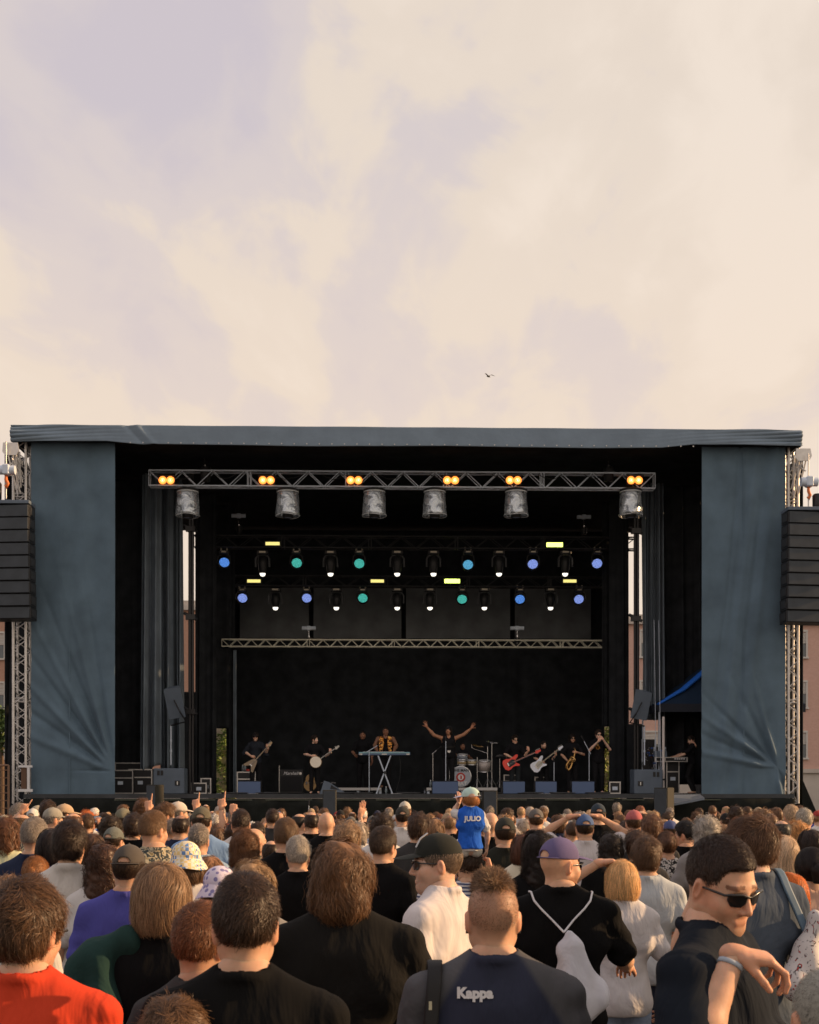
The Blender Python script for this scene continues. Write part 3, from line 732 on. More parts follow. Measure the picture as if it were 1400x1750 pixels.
# ivy wall and shrubs seen through the gaps
def leaf_cloud(name, c, r, n, col, parent=None, seed=1, size=.12, label=None, cat=None):
    gg = np.random.default_rng(seed); d = gg.normal(size=(n, 3)); d /= np.linalg.norm(d, axis=1, keepdims=True)
    rad = gg.random(n)**.4; lump = 1+.25*np.sin(d @ gg.normal(size=3)*5)+.2*np.sin(d @ gg.normal(size=3)*9)
    P = np.array(c)+d*rad[:, None]*lump[:, None]*np.array(r); a = gg.normal(size=(n, 3)); a /= np.linalg.norm(a, axis=1, keepdims=True)
    b = np.cross(a, gg.normal(size=(n, 3))); b /= np.linalg.norm(b, axis=1, keepdims=True); s = size*gg.uniform(.5, 1.2, (n, 1))
    V = np.stack([P-a*s, P+b*s*.5, P+a*s, P-b*s*.5], 1).reshape(-1, 3); Q = np.arange(4*n).reshape(-1, 4)
    o = link_mesh(name, np_mesh(name, V, Q, False), M['leaf'], parent, col); return o
M['leaf'] = mat('leaf', rough=.6, objcol=True, var=(2, .5))
for nm, px, w, top, lab in (('garden_wall', 379, 46, 1236, 'pale wall overgrown with ivy seen through the gap left of the guitarist'), ('garden_wall', 1034, 40, 1240, 'ivy covered wall seen through the gap beside the trumpet player')):
    p = at(px, top, 56); r = empty(nm, (p.x, 56, -.24), 0, lab, 'wall')
    g = G(); g.box((0, .2, (p.z+.24)/2), (w/39, .4, p.z+.24)); g.build('masonry', mat('rendered_wall', (.80, .66, .50), .9, var=(2, .3)), r)
    for i in range(7):
        leaf_cloud('ivy', (random.Random(i).uniform(-.4, .4), -.15, 1.9+i*.46), (.42, .16, .42), 120 if px < 700 else 200, (.20, .30, .08) if px < 700 else (.34, .40, .12), r, i, .09)
r = empty('shrub', at(2, 1238, 60)[:2]+(0,) if False else (at(2, 1238, 60).x, 60, 0), 0, 'leafy green tree at the left edge beside the black tower drape', 'tree')
leaf_cloud('crown', (0, 0, at(2, 1240, 60).z), (1.1, 1, 1.0), 2600, (.08, .13, .035), r, 5, .13)
g = G(); g.tube([(0, 0, -.2), (.05, 0, 2), (0, .1, 4.2)], [.16, .12, .08], 8); g.build('trunk', mat('bark', (.12, .08, .05), .9), r)
# ------------------------------------------------------------------ trusses
def truss(name, label, a, b, w=.30, h=.30, bay=.5, r=.025, rb=.011, m=None, group=None, cat='truss', tri=False, m2=None):
    a = Vector(a); b = Vector(b); d = b-a; L = d.length; t = d.normalized()
    up = Vector((0, 0, 1)) if abs(t.z) < .9 else Vector((0, 1, 0)); s = t.cross(up).normalized(); up = s.cross(t).normalized()
    rt = empty(name, a, 0, label, cat, group); C = [s*(w/2*i)+up*(h/2*j) for i, j in ((-1, -1), (1, -1), (1, 1), (-1, 1))]
    for c in C:
        g = G(); g.tube([c, c+d], r, 8); g.build('chord', m or M['alu'], rt)
    n = max(1, round(L/bay)); g = G()
    for f in range(4):
        p, q = C[f], C[(f+1) % 4]
        for i in range(n):
            t0, t1 = t*(L*i/n), t*(L*(i+1)/n); tm = (t0+t1)/2
            if f % 2 == 0 or (f == 3 and abs(t.x) > .9): g.tube([p+t0, q+tm], rb, 5, False); g.tube([q+tm, p+t1], rb, 5, False)
            else: g.tube([q+t0, p+tm], rb, 5, False); g.tube([p+tm, q+t1], rb, 5, False)
        for e in [0, L]+[k for k in np.arange(3, L-1, 3)]:
            g.tube([p+t*e, q+t*e], rb, 5, False)
            if 0 < e < L: g.tube([p+t*(e+.09), q+t*(e+.09)], rb, 5, False)
    g.build('bracing', m2 or m or M['alu'], rt); return rt
def grid_sheet(name, f, nu, nv, mt, parent=None, th=.012):
    U, Vv = np.meshgrid(np.linspace(0, 1, nu), np.linspace(0, 1, nv)); P = f(U.ravel(), Vv.ravel())
    a = np.arange((nv-1)*nu).reshape(nv-1, nu)[:, :-1].ravel(); Q = np.stack([a, a+1, a+nu+1, a+nu], 1)
    me = np_mesh(name, P, Q); o = link_mesh(name, me, mt, parent); md = o.modifiers.new('thickness', 'SOLIDIFY'); md.thickness = th; return o
CY = 38.0
zt = lambda px, py, Y=CY: at(px, py, Y).z
def creases(X, Z, ax, az, dirs, spread, amp, reach):
    """folds that fan out of the point where the cloth is tied"""
    dx = X-ax; dz = Z-az; rr = np.hypot(dx, dz)+1e-6; th = np.arctan2(dz, dx); o = 0
    for (a, am, wd) in dirs: 
        dth = (th-a)*np.clip(rr, .35, 9)/wd; o = o+am*np.exp(-dth**2)
    return o*amp*np.clip(rr/.5, 0, 1)*np.exp(-(rr/reach)**2)
def front_curtain(label, pl, pr, ytop, side):
    xl, xr = at(pl, 1000, CY).x, at(pr, 1000, CY).x; z1 = zt(pl, ytop)+.1; z0 = .02
    r = empty('front_curtain', ((xl+xr)/2, CY, 0), 0, label, 'curtain'); g0 = np.random.default_rng(3+side); ph = g0.uniform(0, 6, 12); W2 = (xr-xl)/2
    def f(u, v):
        x = -W2+u*(xr-xl); z = z1+(z0-z1)*v; y = .018*np.sin(u*9+ph[0]+.7*np.sin(z*.5))+.010*np.sin(u*23+ph[1]+z*.12)
        y = y+.020*np.sin(u*5+z*.35+ph[2])*v; az = zt(pr, 1318)
        if side < 0:
            y = y+creases(x, z, W2-.05, az, [(math.pi-.62, 1, .10), (math.pi-.80, -1.2, .10), (math.pi-.95, 1.3, .09), (math.pi-1.08, -1.2, .09), (math.pi-1.20, 1.3, .09), (math.pi-1.31, -1, .09), (math.pi-1.42, .9, .08), (math.pi-.40, -.8, .12), (math.pi+.35, 1.2, .16), (math.pi+.62, -1.2, .15), (math.pi+.12, .7, .12)], 0, .10, 3.6)
            y = y
            z = z+0
        else:
            y = y+creases(x, z, W2-.25, az+.1, [(math.pi-.42, 1, .10), (math.pi-.60, -1.2, .10), (math.pi-.78, 1.1, .09), (math.pi-.20, -.9, .10), (math.pi-1.1, .9, .09), (math.pi-1.3, -.9, .08), (-1.2, 1.2, .10), (-1.45, -1, .08)], 0, .13, 2.2)
            a = (x+W2*.75)-(z-2.2)*.115; y = y+.024*np.exp(-(a/.11)**2)-.03*np.exp(-((a-.2)/.10)**2)+.04*np.exp(-((a-.52)/.1)**2)-.035*np.exp(-((a-.8)/.12)**2)+.025*np.exp(-((a+.18)/.07)**2)
            y = y+.05*np.exp(-((x+.12+(11.8-z)*.09)/.07)**2)*np.clip((z-8.5)/3, 0, 1)
        y = y+.012*np.sin(z*3.1+2*u)*np.exp(-((z-2.0)/1.2)**2)
        return np.stack([x, y, z], 1)
    grid_sheet('cloth', f, 120, 360, M['scrim'], r)
    g = G(); g.tube([(-W2+.02, .03, z1-.02), (W2-.02, .03, z1-.02)], .03, 8); g.build('top_rail', M['alu_dark'], r)
    g = G(); seam = -W2+(.46 if side < 0 else .5)*2*W2; g.box((seam, -.022, (z1+z0)/2), (.03, .006, z1-z0-.1)); g.build('seam', M['scrim'], r)
    return r
front_curtain('tall blue grey front curtain creased towards its lower right corner, left of the opening', 53, 197, 755, -1)
front_curtain('tall blue grey front curtain with long slanting folds, right of the opening', 1199, 1343, 765, 1)
# fascia and roof
FY = 37.6
r = empty('stage_roof', (0, FY, 0), 0, 'flat blue grey cloth covered roof over the stage', 'roof')
xl, xr = at(18, 740, FY).x, at(1371, 740, FY).x; za = at(18, 725.5, FY).z; zb = at(18, 753, FY).z
def ff(u, v):
    x = xl+u*(xr-xl); sag = .10*np.clip((u-.12)/.04, 0, 1)*np.clip((.86-u)/.04, 0, 1)
    bot = zb-sag; z = za+(bot-za)*v; e = np.exp(-u/.05)+np.exp(-(1-u)/.055)
    y = -.03*v+.012*np.sin(x*2.2)+e*.035*np.sin(28*v+x*3.1)*1.0+.05*e*np.sin(7*v-x*1.3)
    y = y+.045*np.exp(-(((u-.155)-(v-.5)*.022)/.004)**2)-.045*np.exp(-(((u-.168)-(v-.5)*.022)/.004)**2)
    z = z+.03*np.sin(x*.8)*v*.5
    return np.stack([x, y, z], 1)
grid_sheet('front_fascia', ff, 500, 24, M['scrim2'], r, .02)
g = G()
for i in range(46):
    u = .15+.71*i/45; x = xl+u*(xr-xl); g.box((x, -.06, zb-.05), (.03, .02, .03))
g.build('eyelets', M['alu'], r)
g = G(); g.box(((xl+xr)/2, 6.6, (za+zb)/2), (xr-xl-.1, 13.1, za-zb-.12)); g.build('roof_slab', M['black_drape'], r)
g = G()
for sx in (xl+.02, xr-.02): g.box((sx, 6.6, (za+zb)/2), (.03, 13.1, za-zb)); 
g.build('side_fascia', M['scrim2'], r)
# towers
for sgn, px0, px1, lab, lab2 in ((-1, 25, 45, 'aluminium truss tower at the left corner of the stage', 'left'), (1, 1347, 1362, 'aluminium truss tower at the right corner of the stage', 'right')):
    xa, xb = at(px0, 1000, CY+.1).x, at(px1, 1000, CY+.1).x
    truss('truss_tower', lab, ((xa+xb)/2, CY+.25, 1.55), ((xa+xb)/2, CY+.25, zb+.1), abs(xb-xa)+.02, .46, .52, .042, .017, cat='tower', m=M['alu'])
    o = empty('truss_post', (at(52 if sgn < 0 else 1344, 1000, CY).x, CY+.15, 0), 0, 'single pale pole standing between tower and curtain on the %s of the stage' % lab2, 'pole')
    g = G(); g.tube([(0, 0, 1.5), (0, 0, zb)], .035, 8); g.build('pole', M['alu'], o)
    g = G(); [g.tube([(0, 0, z), (-.14*sgn, .1, z+.25)], .012, 5) for z in np.arange(2, zb-1, .5)]; g.build('rung', M['alu'], o)
# black side walls of the stage box
for px, pxb, lab in ((40, 8, 'black cloth wall closing the left flank of the stage'), (1356, 1371, 'black cloth wall closing the right flank of the stage')):
    x = at(px, 1000, CY+.75).x
    xo = at(pxb, 1200, CY+.8).x
    r = empty('side_wall', (x, CY+.8, 0), 0, lab, 'wall')
    def f(u, v, x=x, xo=xo):
        X = (xo-x)*(1-u)*np.clip(1-u*1.0, 0, 1)+.05*np.sin(u*40); return np.stack([X, u*12.2, 12.1-v*12.1], 1)
    grid_sheet('cloth', f, 80, 8, M['black_drape'], r, .03)
    g = G(); x2 = xo-x; g.add([(x2, 0, 0), (0, 0, 0), (0, 0, 11.9), (x2*.2, 0, 11.9), (x2*.7, 0, 6)], [(0, 1, 2, 3, 4)]); g.add([(x2, .04, 0), (0, .04, 0), (0, .04, 11.9), (x2*.2, .04, 11.9), (x2*.7, .04, 6)], [(4, 3, 2, 1, 0)]); g.build('front_flap', M['black_drape'], r)
# sloping black drape at the right foot of the tower
p = at(1371, 1330, CY+.3); r = empty('ground_drape', (p.x, CY+.3, 0), 0, 'black triangular cloth sloping to the ground beside the right tower', 'drape')
g = G(); zz = zt(1371, 1330); g.add([(0, 0, 0), (1.0, 0, 0), (0, 0, zz), (0, .9, 0), (1.0, .9, 0), (0, .9, zz)], [(0, 1, 2), (5, 4, 3), (1, 4, 5, 2), (0, 2, 5, 3)]); g.build('cloth', M['skirt'], r)
# inner drapes
def drape(name, label, pl, pr, Y, zlo, zhi, mt, n, amp, seed, skew=0.0, parent=None, cutbot=None, th=.012):
    x0, x1 = at(pl, 1000, Y).x, at(pr, 1000, Y).x; gg = np.random.default_rng(seed); c = np.sort(gg.random(n)); wd = gg.uniform(.25, .9, n)/n; am = gg.uniform(.4, 1, n)*amp; sl = gg.normal(0, .035, n)
    r = empty(name, ((x0+x1)/2, Y, 0), 0, label, 'curtain')
    def f(u, v):
        z = zhi+(zlo-zhi)*v; y = 0
        for i in range(n): y = y+am[i]*np.exp(-(((u-c[i]-sl[i]*(v-.3)))/wd[i])**2)*(.35+.65*v)
        zz = z+(0 if cutbot is None else cutbot*u*v)
        return np.stack([(u-.5)*(x1-x0)*(1-0*v)+skew*v, -y, zz], 1)
    grid_sheet('cloth', f, max(60, n*14), 60, mt, r, th); return r
ztop = zb-.02
drape('wing_curtain', 'dark folded wing curtain behind the left front curtain', 150, 246, 42.2, FZ+.5, ztop, M['black_drape'], 10, .12, 1)
drape('wing_curtain', 'blue grey folded wing curtain with a curled lower corner, behind the left monitor stack', 244, 276, 41.6, zt(0, 1322, 41.6), ztop, M['drape'], 9, .40, 2, cutbot=.3)
drape('wing_curtain', 'loose gathered dark curtain hanging beside the left gap', 270, 313, 42.4, zt(0, 1318, 42.4), ztop, M['drape'], 14, .5, 4, skew=.1)
drape('wing_curtain', 'gathered blue grey curtain hanging beside the right gap', 1096, 1131, 42.4, zt(0, 1230, 42.4), ztop, M['drape'], 14, .5, 5, skew=-.05)
drape('wing_curtain', 'dark folded wing curtain behind the right front curtain', 1129, 1225, 42.6, FZ+.3, ztop, M['black_drape'], 12, .20, 6)
drape('leg_curtain', 'black leg curtain left of the guitarist', 334, 370, 44, FZ, ztop, M['black_drape'], 6, .1, 7)
drape('leg_curtain', 'narrow dark leg curtain between the ivy gap and the backdrop', 387, 402, 46.2, FZ, ztop, M['black_drape'], 4, .1, 8)
drape('leg_curtain', 'black leg curtain right of the trumpet player', 1041, 1074, 44, FZ, ztop, M['black_drape'], 6, .1, 9)
drape('valance', 'black cloth above the left ivy gap', 366, 391, 45.8, zt(380, 1245, 45.8), ztop, M['black_drape'], 3, .05, 10)
drape('valance', 'black cloth above the right ivy gap', 1029, 1043, 45, zt(1036, 1242, 45), ztop, M['black_drape'], 3, .05, 11)
drape('low_drape', 'black cloth closing the foot of the left gap', 309, 337, 43.6, FZ-1, zt(0, 1182, 43.6), M['black_drape'], 3, .05, 12)
drape('low_drape', 'black cloth closing the foot of the right gap', 1071, 1099, 43.6, FZ-1, zt(0, 1236, 43.6), M['black_drape'], 3, .05, 13)
drape('backdrop', 'plain black backdrop curtain behind the band', 398, 1033, 50.2, FZ-.2, ztop, M['black_drape'], 30, .08, 14)
drape('side_strip', 'pale grey edge of a hanging cloth left of the guitarist', 399, 404, 46.0, FZ, zt(0, 1110, 46.0), M['drape'], 2, .05, 15)
M['screen'] = mat('dim_screen', (.13, .14, .145), .7, var=(1.2, .3), bump=(2, .3, .03))
for i, (a, b) in enumerate(((410, 528), (536, 686), (694, 872), (880, 1010))):
    x0, x1 = at(a, 1050, 49.6).x, at(b, 1050, 49.6).x; r = empty('gauze_panel', ((x0+x1)/2, 49.6, 0), 0, '%s dim grey gauze panel hanging above the long rear truss' % ('leftmost', 'second', 'third', 'rightmost')[i], 'panel', 'gauze panels above the rear truss')
    g = G(); z1, z0 = at(700, 1004, 49.6).z, at(700, 1091, 49.6).z; g.box((0, 0, (z0+z1)/2), (x1-x0, .02, z1-z0)); g.build('cloth', M['screen'], r)
    g = G(); g.tube([(-(x1-x0)/2, -.02, z1), ((x1-x0)/2, -.02, z1)], .025, 6); g.build('batten', M['alu_dark'], r)
# dark columns in the gaps
for px, lab in ((326, 'left'), (1087, 'right')):
    x = at(px, 1000, 41).x; r = empty('support_column', (x, 41, FZ), 0, 'black support column standing in the tall %s gap' % lab, 'column')
    for dx in (-.03, .06): 
        g = G(); g.tube([(dx, .1*abs(dx), 0), (dx, 0, ztop-FZ)], .045, 10); g.build('pole', M['black_plastic'], r)
    g = G()
    for z in (2.6, 5.6, 8.4): g.tube([(-.22, .05, z+.14), (.2, 0, z-.08)], .05, 8); g.box((0, 0, z), (.3, .2, .16))
    g.build('clamp', M['black_plastic'], r)
# stage deck and skirt
xL, xR = at(45, 1300, CY).x, at(1352, 1300, CY).x
r = empty('stage_platform', ((xL+xR)/2, CY, 0), 0, 'raised black stage deck with cloth skirted front', 'stage')
g = G(); g.box((0, 6, FZ-.06), (xR-xL, 12.6, .12)); g.build('deck', M['deck'], r)
g = G(); g.box((0, 6.1, FZ/2-.1), (xR-xL-.2, 12, FZ-.24)); g.build('frame', M['black_drape'], r)
def fs(u, v):
    x = (u-.5)*(xR-xL); return np.stack([x, -.33+.02*np.sin(x*5+2*np.sin(x))-.01*v, FZ-.13-v*(FZ-.13)], 1)
grid_sheet('skirt', fs, 400, 8, M['skirt'], r)
g = G(); g.box((0, -.34, FZ-.17), (xR-xL-4.4, .03, .025)); g.build('edge_strip', mat('worn_edge', (.10, .11, .08), .6), r)
# side ramp at right
p = at(1170, 1350, 37.2)
r = empty('deck_ramp', (at(1168, 1350, 37.0).x, 37.0, 0), 0, 'grey folded board lying on the stage edge below the lighting desk', 'board')
g = G(); g.add([(-.75, -.45, FZ-.34), (.5, -.45, FZ-.10), (.62, .5, FZ-.01), (-.6, .5, FZ-.02), (-.75, -.45, FZ-.40), (.5, -.45, FZ-.16), (.62, .5, FZ-.07), (-.6, .5, FZ-.08)], [(0, 1, 2, 3), (7, 6, 5, 4), (0, 4, 5, 1), (1, 5, 6, 2), (2, 6, 7, 3), (3, 7, 4, 0)]); g.build('board', mat('grey_board', (.16, .19, .23), .5), r)
# ------------------------------------------------------------------ lighting trusses
YF, Y2, Y3, YB = 39.6, 44.6, 47.2, 45.7
def htruss(label, pa, pb, py0, py1, Y, m, r=.026, rb=.012, bay=1.0, name='lighting_truss', w=.34):
    a = at(pa, (py0+py1)/2, Y); b = at(pb, (py0+py1)/2, Y); h = abs(at(pa, py0, Y).z-at(pa, py1, Y).z); z = (a.z+b.z)/2
    return truss(name, label, (a.x, Y, z), (b.x, Y, z), w, h, bay, r, rb, m)
htruss('grey front truss carrying the six rain covered lamps', 256, 1118, 808, 834, YF, M['alu_mid'], .028, .016, .98, w=.3)
htruss('black middle truss carrying the upper row of moving lights', 333, 1085, 918, 938, Y2, M['alu_dark'])
htruss('black rear truss carrying the lower row of moving lights', 378, 1042, 986, 1003, Y3, M['alu_dark'])
htruss('long pale rear truss hanging above the black backdrop', 380, 1040, 1094, 1106, YB, mat('brassy_truss', (.85, .83, .68), .5, 0), .022, .012, .5, 'rear_truss', .22)
def hoist(px, py, Y, label, big=True):
    p = at(px, py, Y); r = empty('chain_hoist', p, 0, label, 'hoist'); s = 1.45 if big else .9
    g = G(); g.tube([(-.27*s, 0, .05), (.27*s, 0, .05)], .075*s, 12); g.box((0, 0, .05), (.18*s, .17*s, .17*s), None, .02); g.build('motor', M['alu_mid'], r)
    g = G(); g.tube([(0, 0, 0), (0, 0, -.55*s)], .012, 6); g.tube([(0, 0, -.22*s), (.01, 0, -.30*s), (0, 0, -.36*s)], [.03, .045, .02], 8); g.build('chain', M['chrome'], r)
    g = G(); g.lathe([(.02, -.62*s), (.10*s, -.60*s), (.12*s, -.35*s), (.10*s, -.3*s)], 10, Mx((.02, .08, 0))); g.build('chain_bag', M['gear'], r)
    g = G(); g.tube([(0, 0, .08), (0, 0, .45)], .008, 5); g.build('sling', M['gear'], r)
hoist(350, 773, YF, 'chain hoist above the left end of the front truss'); hoist(1040, 773, YF, 'chain hoist above the right end of the front truss')
hoist(408, 884, Y2, 'small chain hoist above the left end of the middle truss', False); hoist(998, 886, Y2, 'small chain hoist above the right end of the middle truss', False)
hoist(528, 1076, YB, 'dark hoist on the rear truss left of centre', False); hoist(884, 1076, YB, 'dark hoist on the rear truss right of centre', False)
ORD = ('leftmost', 'second from left', 'third from left', 'fourth from left', 'fifth from left', 'rightmost')
M['amber'] = mat('amber_halo', (1, .6, .3), .4, emit=((1, .26, .03), 1.7))
M['amber_core'] = mat('amber_core', (1, .8, .5), .4, emit=((1, .60, .28), 6))
M['refl'] = mat('lamp_reflector', (.9, .5, .2), .3, .6)
def blinder(px, i):
    p = at(px, 821, YF-.2); r = empty('blinder_lamp', p, 0, 'lit amber twin blinder lamp, %s on the front truss' % ORD[i], 'stage light', 'amber blinders on the front truss')
    g = G(); g.box((0, .08, 0), (.50, .10, .27), None, .02); g.box((0, .02, .14), (.54, .2, .02)); g.build('housing', M['gear'], r)
    for dx in (-.118, .118):
        g = G(); g.lathe([(.02, .035), (.07, .02), (.105, -.02), (.11, -.03)], 20, Mx((dx, 0, 0), rx=R(90))); b = g.build('reflector', M['refl'], r)
        g = G(); g.disc((dx, -.022, 0), .056, (0, -1, 0), 20); g.build('lamp', M['amber_core'], r)
        g = G(); g.lathe([(.055, 0), (.122, 0), (.122, .006), (.055, .006)], 20, Mx((dx, -.02, 0), rx=R(90))); g.build('halo_ring', M['amber'], r)  # emissive ring added to imitate the orange halo around the lit core
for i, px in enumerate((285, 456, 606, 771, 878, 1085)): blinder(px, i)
def clear_mat():
    m = bpy.data.materials.new('clear_plastic_sheet'); m.use_nodes = True; n = m.node_tree.nodes; l = m.node_tree.links; p = n['Principled BSDF']
    p.inputs['Base Color'].default_value = (.85, .93, 1.0, 1); p.inputs['Roughness'].default_value = .22; p.inputs['Metallic'].default_value = .55; p.inputs['Specular IOR Level'].default_value = 1.0
    t = n.new('ShaderNodeBsdfTransparent'); mx = n.new('ShaderNodeMixShader'); nz = n.new('ShaderNodeTexNoise'); nz.inputs['Scale'].default_value = 3.2; nz.inputs['Detail'].default_value = 2; nz.inputs['Distortion'].default_value = 1.8
    tc = n.new('ShaderNodeTexCoord'); l.new(tc.outputs['Object'], nz.inputs['Vector']); mr = n.new('ShaderNodeMapRange'); mr.inputs[1].default_value = .35; mr.inputs[2].default_value = .68; mr.inputs[3].default_value = .10; mr.inputs[4].default_value = .75
    l.new(nz.outputs[0], mr.inputs[0]); l.new(mr.outputs[0], mx.inputs[0]); l.new(t.outputs[0], mx.inputs[1]); l.new(p.outputs[0], mx.inputs[2]); l.new(mx.outputs[0], n['Material Output'].inputs[0])
    b = n.new('ShaderNodeBump'); b.inputs['Strength'].default_value = .8; b.inputs['Distance'].default_value = .05; l.new(nz.outputs[0], b.inputs['Height']); l.new(b.outputs[0], p.inputs['Normal']); return m
M['clear'] = clear_mat(); M['edge'] = mat('plastic_rim', (.75, .8, .82), .3)
M['lamp_grey'] = mat('lamp_body_grey', (.50, .60, .78), .4)
for i, px in enumerate((321, 492, 640, 743, 882, 1078)):
    p = at(px, 836, YF); r = empty('rain_covered_lamp', p, 0, 'moving lamp inside a clear plastic rain cover, %s under the front truss' % ORD[i], 'stage light', 'rain covered lamps under the front truss')
    g = G(); g.lathe([(.30, 0), (.345, -.02), (.345, -.07), (.33, -.09), (.30, -.08)], 28); g.build('cover_top', M['gear'], r)
    g = G(); g.lathe([(.335, -.085), (.34, -.10), (.335, -.115)], 28, close=False); g.build('top_band', M['edge'], r)
    def cf(u, v, i=i):
        a = u*2*math.pi; rad = .32+.05*v+.014*np.sin(a*5+i+4*v)*v; return np.stack([rad*np.cos(a), rad*np.sin(a), -.1-.72*v+.015*np.sin(a*3+i)*v], 1)
    grid_sheet('cover_skirt', cf, 49, 12, M['clear'], r, .003)
    g = G(); g.tube([(.372*math.cos(k*.2618), .372*math.sin(k*.2618), -.82+.015*math.sin(k*.785+i)) for k in range(25)], .010, 5); g.build('cover_hem', M['edge'], r)
    g = G(); g.box((0, 0, -.14), (.34, .26, .12), None, .02); g.box((-.17, 0, -.38), (.05, .16, .42), None, .01); g.box((.17, 0, -.38), (.05, .16, .42), None, .01); g.build('yoke', M['lamp_grey'], r)
    g = G(); g.lathe([(.06, -.26), (.12, -.30), (.13, -.50), (.115, -.62), (.15, -.66), (.155, -.86), (.13, -.87)], 20, close=True); hd = g.build('lamp_head', M['lamp_grey'], r)
    g = G(); g.lathe([(.158, -.70), (.162, -.72), (.162, -.88), (.14, -.885)], 20); g.build('snoot', M['gear'], hd)
# moving lights in the dark
M['hk'] = mat('clamp_metal', (.42, .38, .30), .4, .5)
def led_mat(name, col, s):
    m = bpy.data.materials.new(name); m.use_nodes = True; n = m.node_tree.nodes; l = m.node_tree.links; p = n['Principled BSDF']; p.inputs['Base Color'].default_value = (.01, .01, .015, 1)
    tc = n.new('ShaderNodeTexCoord'); v = n.new('ShaderNodeTexVoronoi'); v.voronoi_dimensions = '2D'; v.inputs['Scale'].default_value = 30; v.inputs['Randomness'].default_value = .3; mp = n.new('ShaderNodeMapping'); mp.inputs['Rotation'].default_value = (R(90), 0, 0); l.new(tc.outputs['Object'], mp.inputs[0]); l.new(mp.outputs[0], v.inputs['Vector'])
    mr = n.new('ShaderNodeMapRange'); mr.inputs[1].default_value = .22; mr.inputs[2].default_value = .42; mr.inputs[3].default_value = s*.36; mr.inputs[4].default_value = s*.07; l.new(v.outputs['Distance'], mr.inputs[0])
    l.new(mr.outputs[0], p.inputs['Emission Strength']); p.inputs['Emission Color'].default_value = (*col, 1); return m
LED = dict(blue=led_mat('led_blue', (.12, .35, 1), 3.2), teal=led_mat('led_teal', (.10, .75, .62), 2.6), cyan=led_mat('led_cyan', (.15, .6, .95), 2.8), violet=led_mat('led_violet', (.30, .42, 1), 3.4))
M['spotlens'] = mat('white_lamp_lens', (.9, .88, .8), .3, emit=((1, .93, .80), 1.5))
def wash(px, py, Y, col, label, yaw, tilt, top, grp):
    p = at(px, py, Y); zt_ = at(px, top, Y).z; r = empty('wash_light', (p.x, Y, zt_), 0, label, 'stage light', grp); h = p.z-zt_
    g = G(); g.box((0, 0, -.09), (.34, .22, .12), None, .02); b = g.build('base', M['gear'], r)
    G().box((0, -.115, -.075), (.16, .01, .05)).build('base_plate', M['hk'], b); [G().tube([(q, 0, -.03), (q, 0, .10)], .03, 6).build('hook', M['hk'], b) for q in (-.1, .1)]
    g = G()
    for s in (-1, 1): g.tube([(s*.10, 0, -.15), (s*.20, 0, -.22), (s*.215, 0, h)], .028, 8)
    g.build('yoke', M['gear'], r)
    q = Mx((0, 0, h), rz=yaw) @ Matrix.Rotation(tilt, 4, 'X')
    g = G(); g.lathe([(.06, .12), (.14, .10), (.19, .02), (.20, -.09), (.188, -.095)], 24, Matrix.Rotation(R(-90), 4, 'X')); hd = g.build('lamp_head', M['gear'], r); hd.matrix_local = q
    g = G(); g.disc((0, -.094, 0), .172, (0, -1, 0), 24); g.build('led_face', LED[col], hd)
M['hk'] = mat('clamp_metal', (.42, .38, .30), .4, .5)
def spot(px, py, Y, label, top, grp):
    p = at(px, py, Y); zt_ = at(px, top, Y).z; r = empty('spot_light', (p.x, Y, zt_), 0, label, 'stage light', grp); h = p.z-zt_
    g = G(); g.box((0, 0, -.10), (.40, .28, .14), None, .02); b = g.build('base', M['gear'], r)
    g = G(); g.box((0, -.145, -.09), (.22, .01, .06)); g.build('base_panel', M['hk'], b)
    g = G()
    for s in (-1, 1): g.tube([(s*.08, 0, -.17), (s*.18, 0, -.22), (s*.235, 0, -.30), (s*.235, 0, -.58)], .033, 8)
    g.build('yoke', mat('yoke_grey', (.05, .055, .06), .35) if 'yk' not in M else M['yk'], r)
    g = G(); g.lathe([(.06, -.20), (.15, -.24), (.17, -.45), (.14, h+.14), (.11, h+.04), (.10, h+.02)], 20); hd = g.build('lamp_head', M['gear'], r)
    g = G(); g.lathe([(.0, h-.085), (.06, h-.07), (.095, h-.02), (.10, h+.03)], 20); g.build('lens', M['spotlens'], hd)
M['yk'] = mat('yoke_dark_grey', (.06, .065, .07), .35)
u_w = [(383, 963, 'blue'), (507, 964, 'teal'), (614, 965, 'teal'), (800, 967, 'cyan'), (911, 966, 'violet'), (1021, 965, 'violet')]
l_w = [(414, 1024, 'violet'), (524, 1024, 'violet'), (620, 1024, 'teal'), (790, 1026, 'teal'), (889, 1026, 'blue'), (990, 1026, 'violet')]
u_s = [449, 565, 679, 741, 853, 966]; l_s = [471, 575, 679, 735, 828, 941]
hues = dict(blue='blue', teal='turquoise', cyan='pale blue', violet='violet blue')
for i, (px, py, c) in enumerate(u_w): wash(px, py, Y2, c, '%s glowing wash light, %s of the upper row' % (hues[c], ORD[i]), R((700-px)*.045), R(-14), 940, 'wash lights of the upper row')
for i, (px, py, c) in enumerate(l_w): wash(px, py, Y3, c, '%s glowing wash light, %s of the lower row' % (hues[c], ORD[i]), R((700-px)*.05), R(-16), 1005, 'wash lights of the lower row')
for i, px in enumerate(u_s): spot(px, 981, Y2, 'black spot light with white lens, %s of the upper row' % ORD[i], 940, 'spot lights of the upper row')
for i, px in enumerate(l_s): spot(px, 1039, Y3, 'black spot light with white lens, %s of the lower row' % ORD[i], 1004, 'spot lights of the lower row')
M['bar_dim'] = mat('yellow_bar', (.8, .75, .3), .4, emit=((.85, .72, .22), 1.0)); M['bar_hot'] = mat('yellow_bar_bright', (.9, .9, .5), .4, emit=((.80, 1, .16), 2.6))
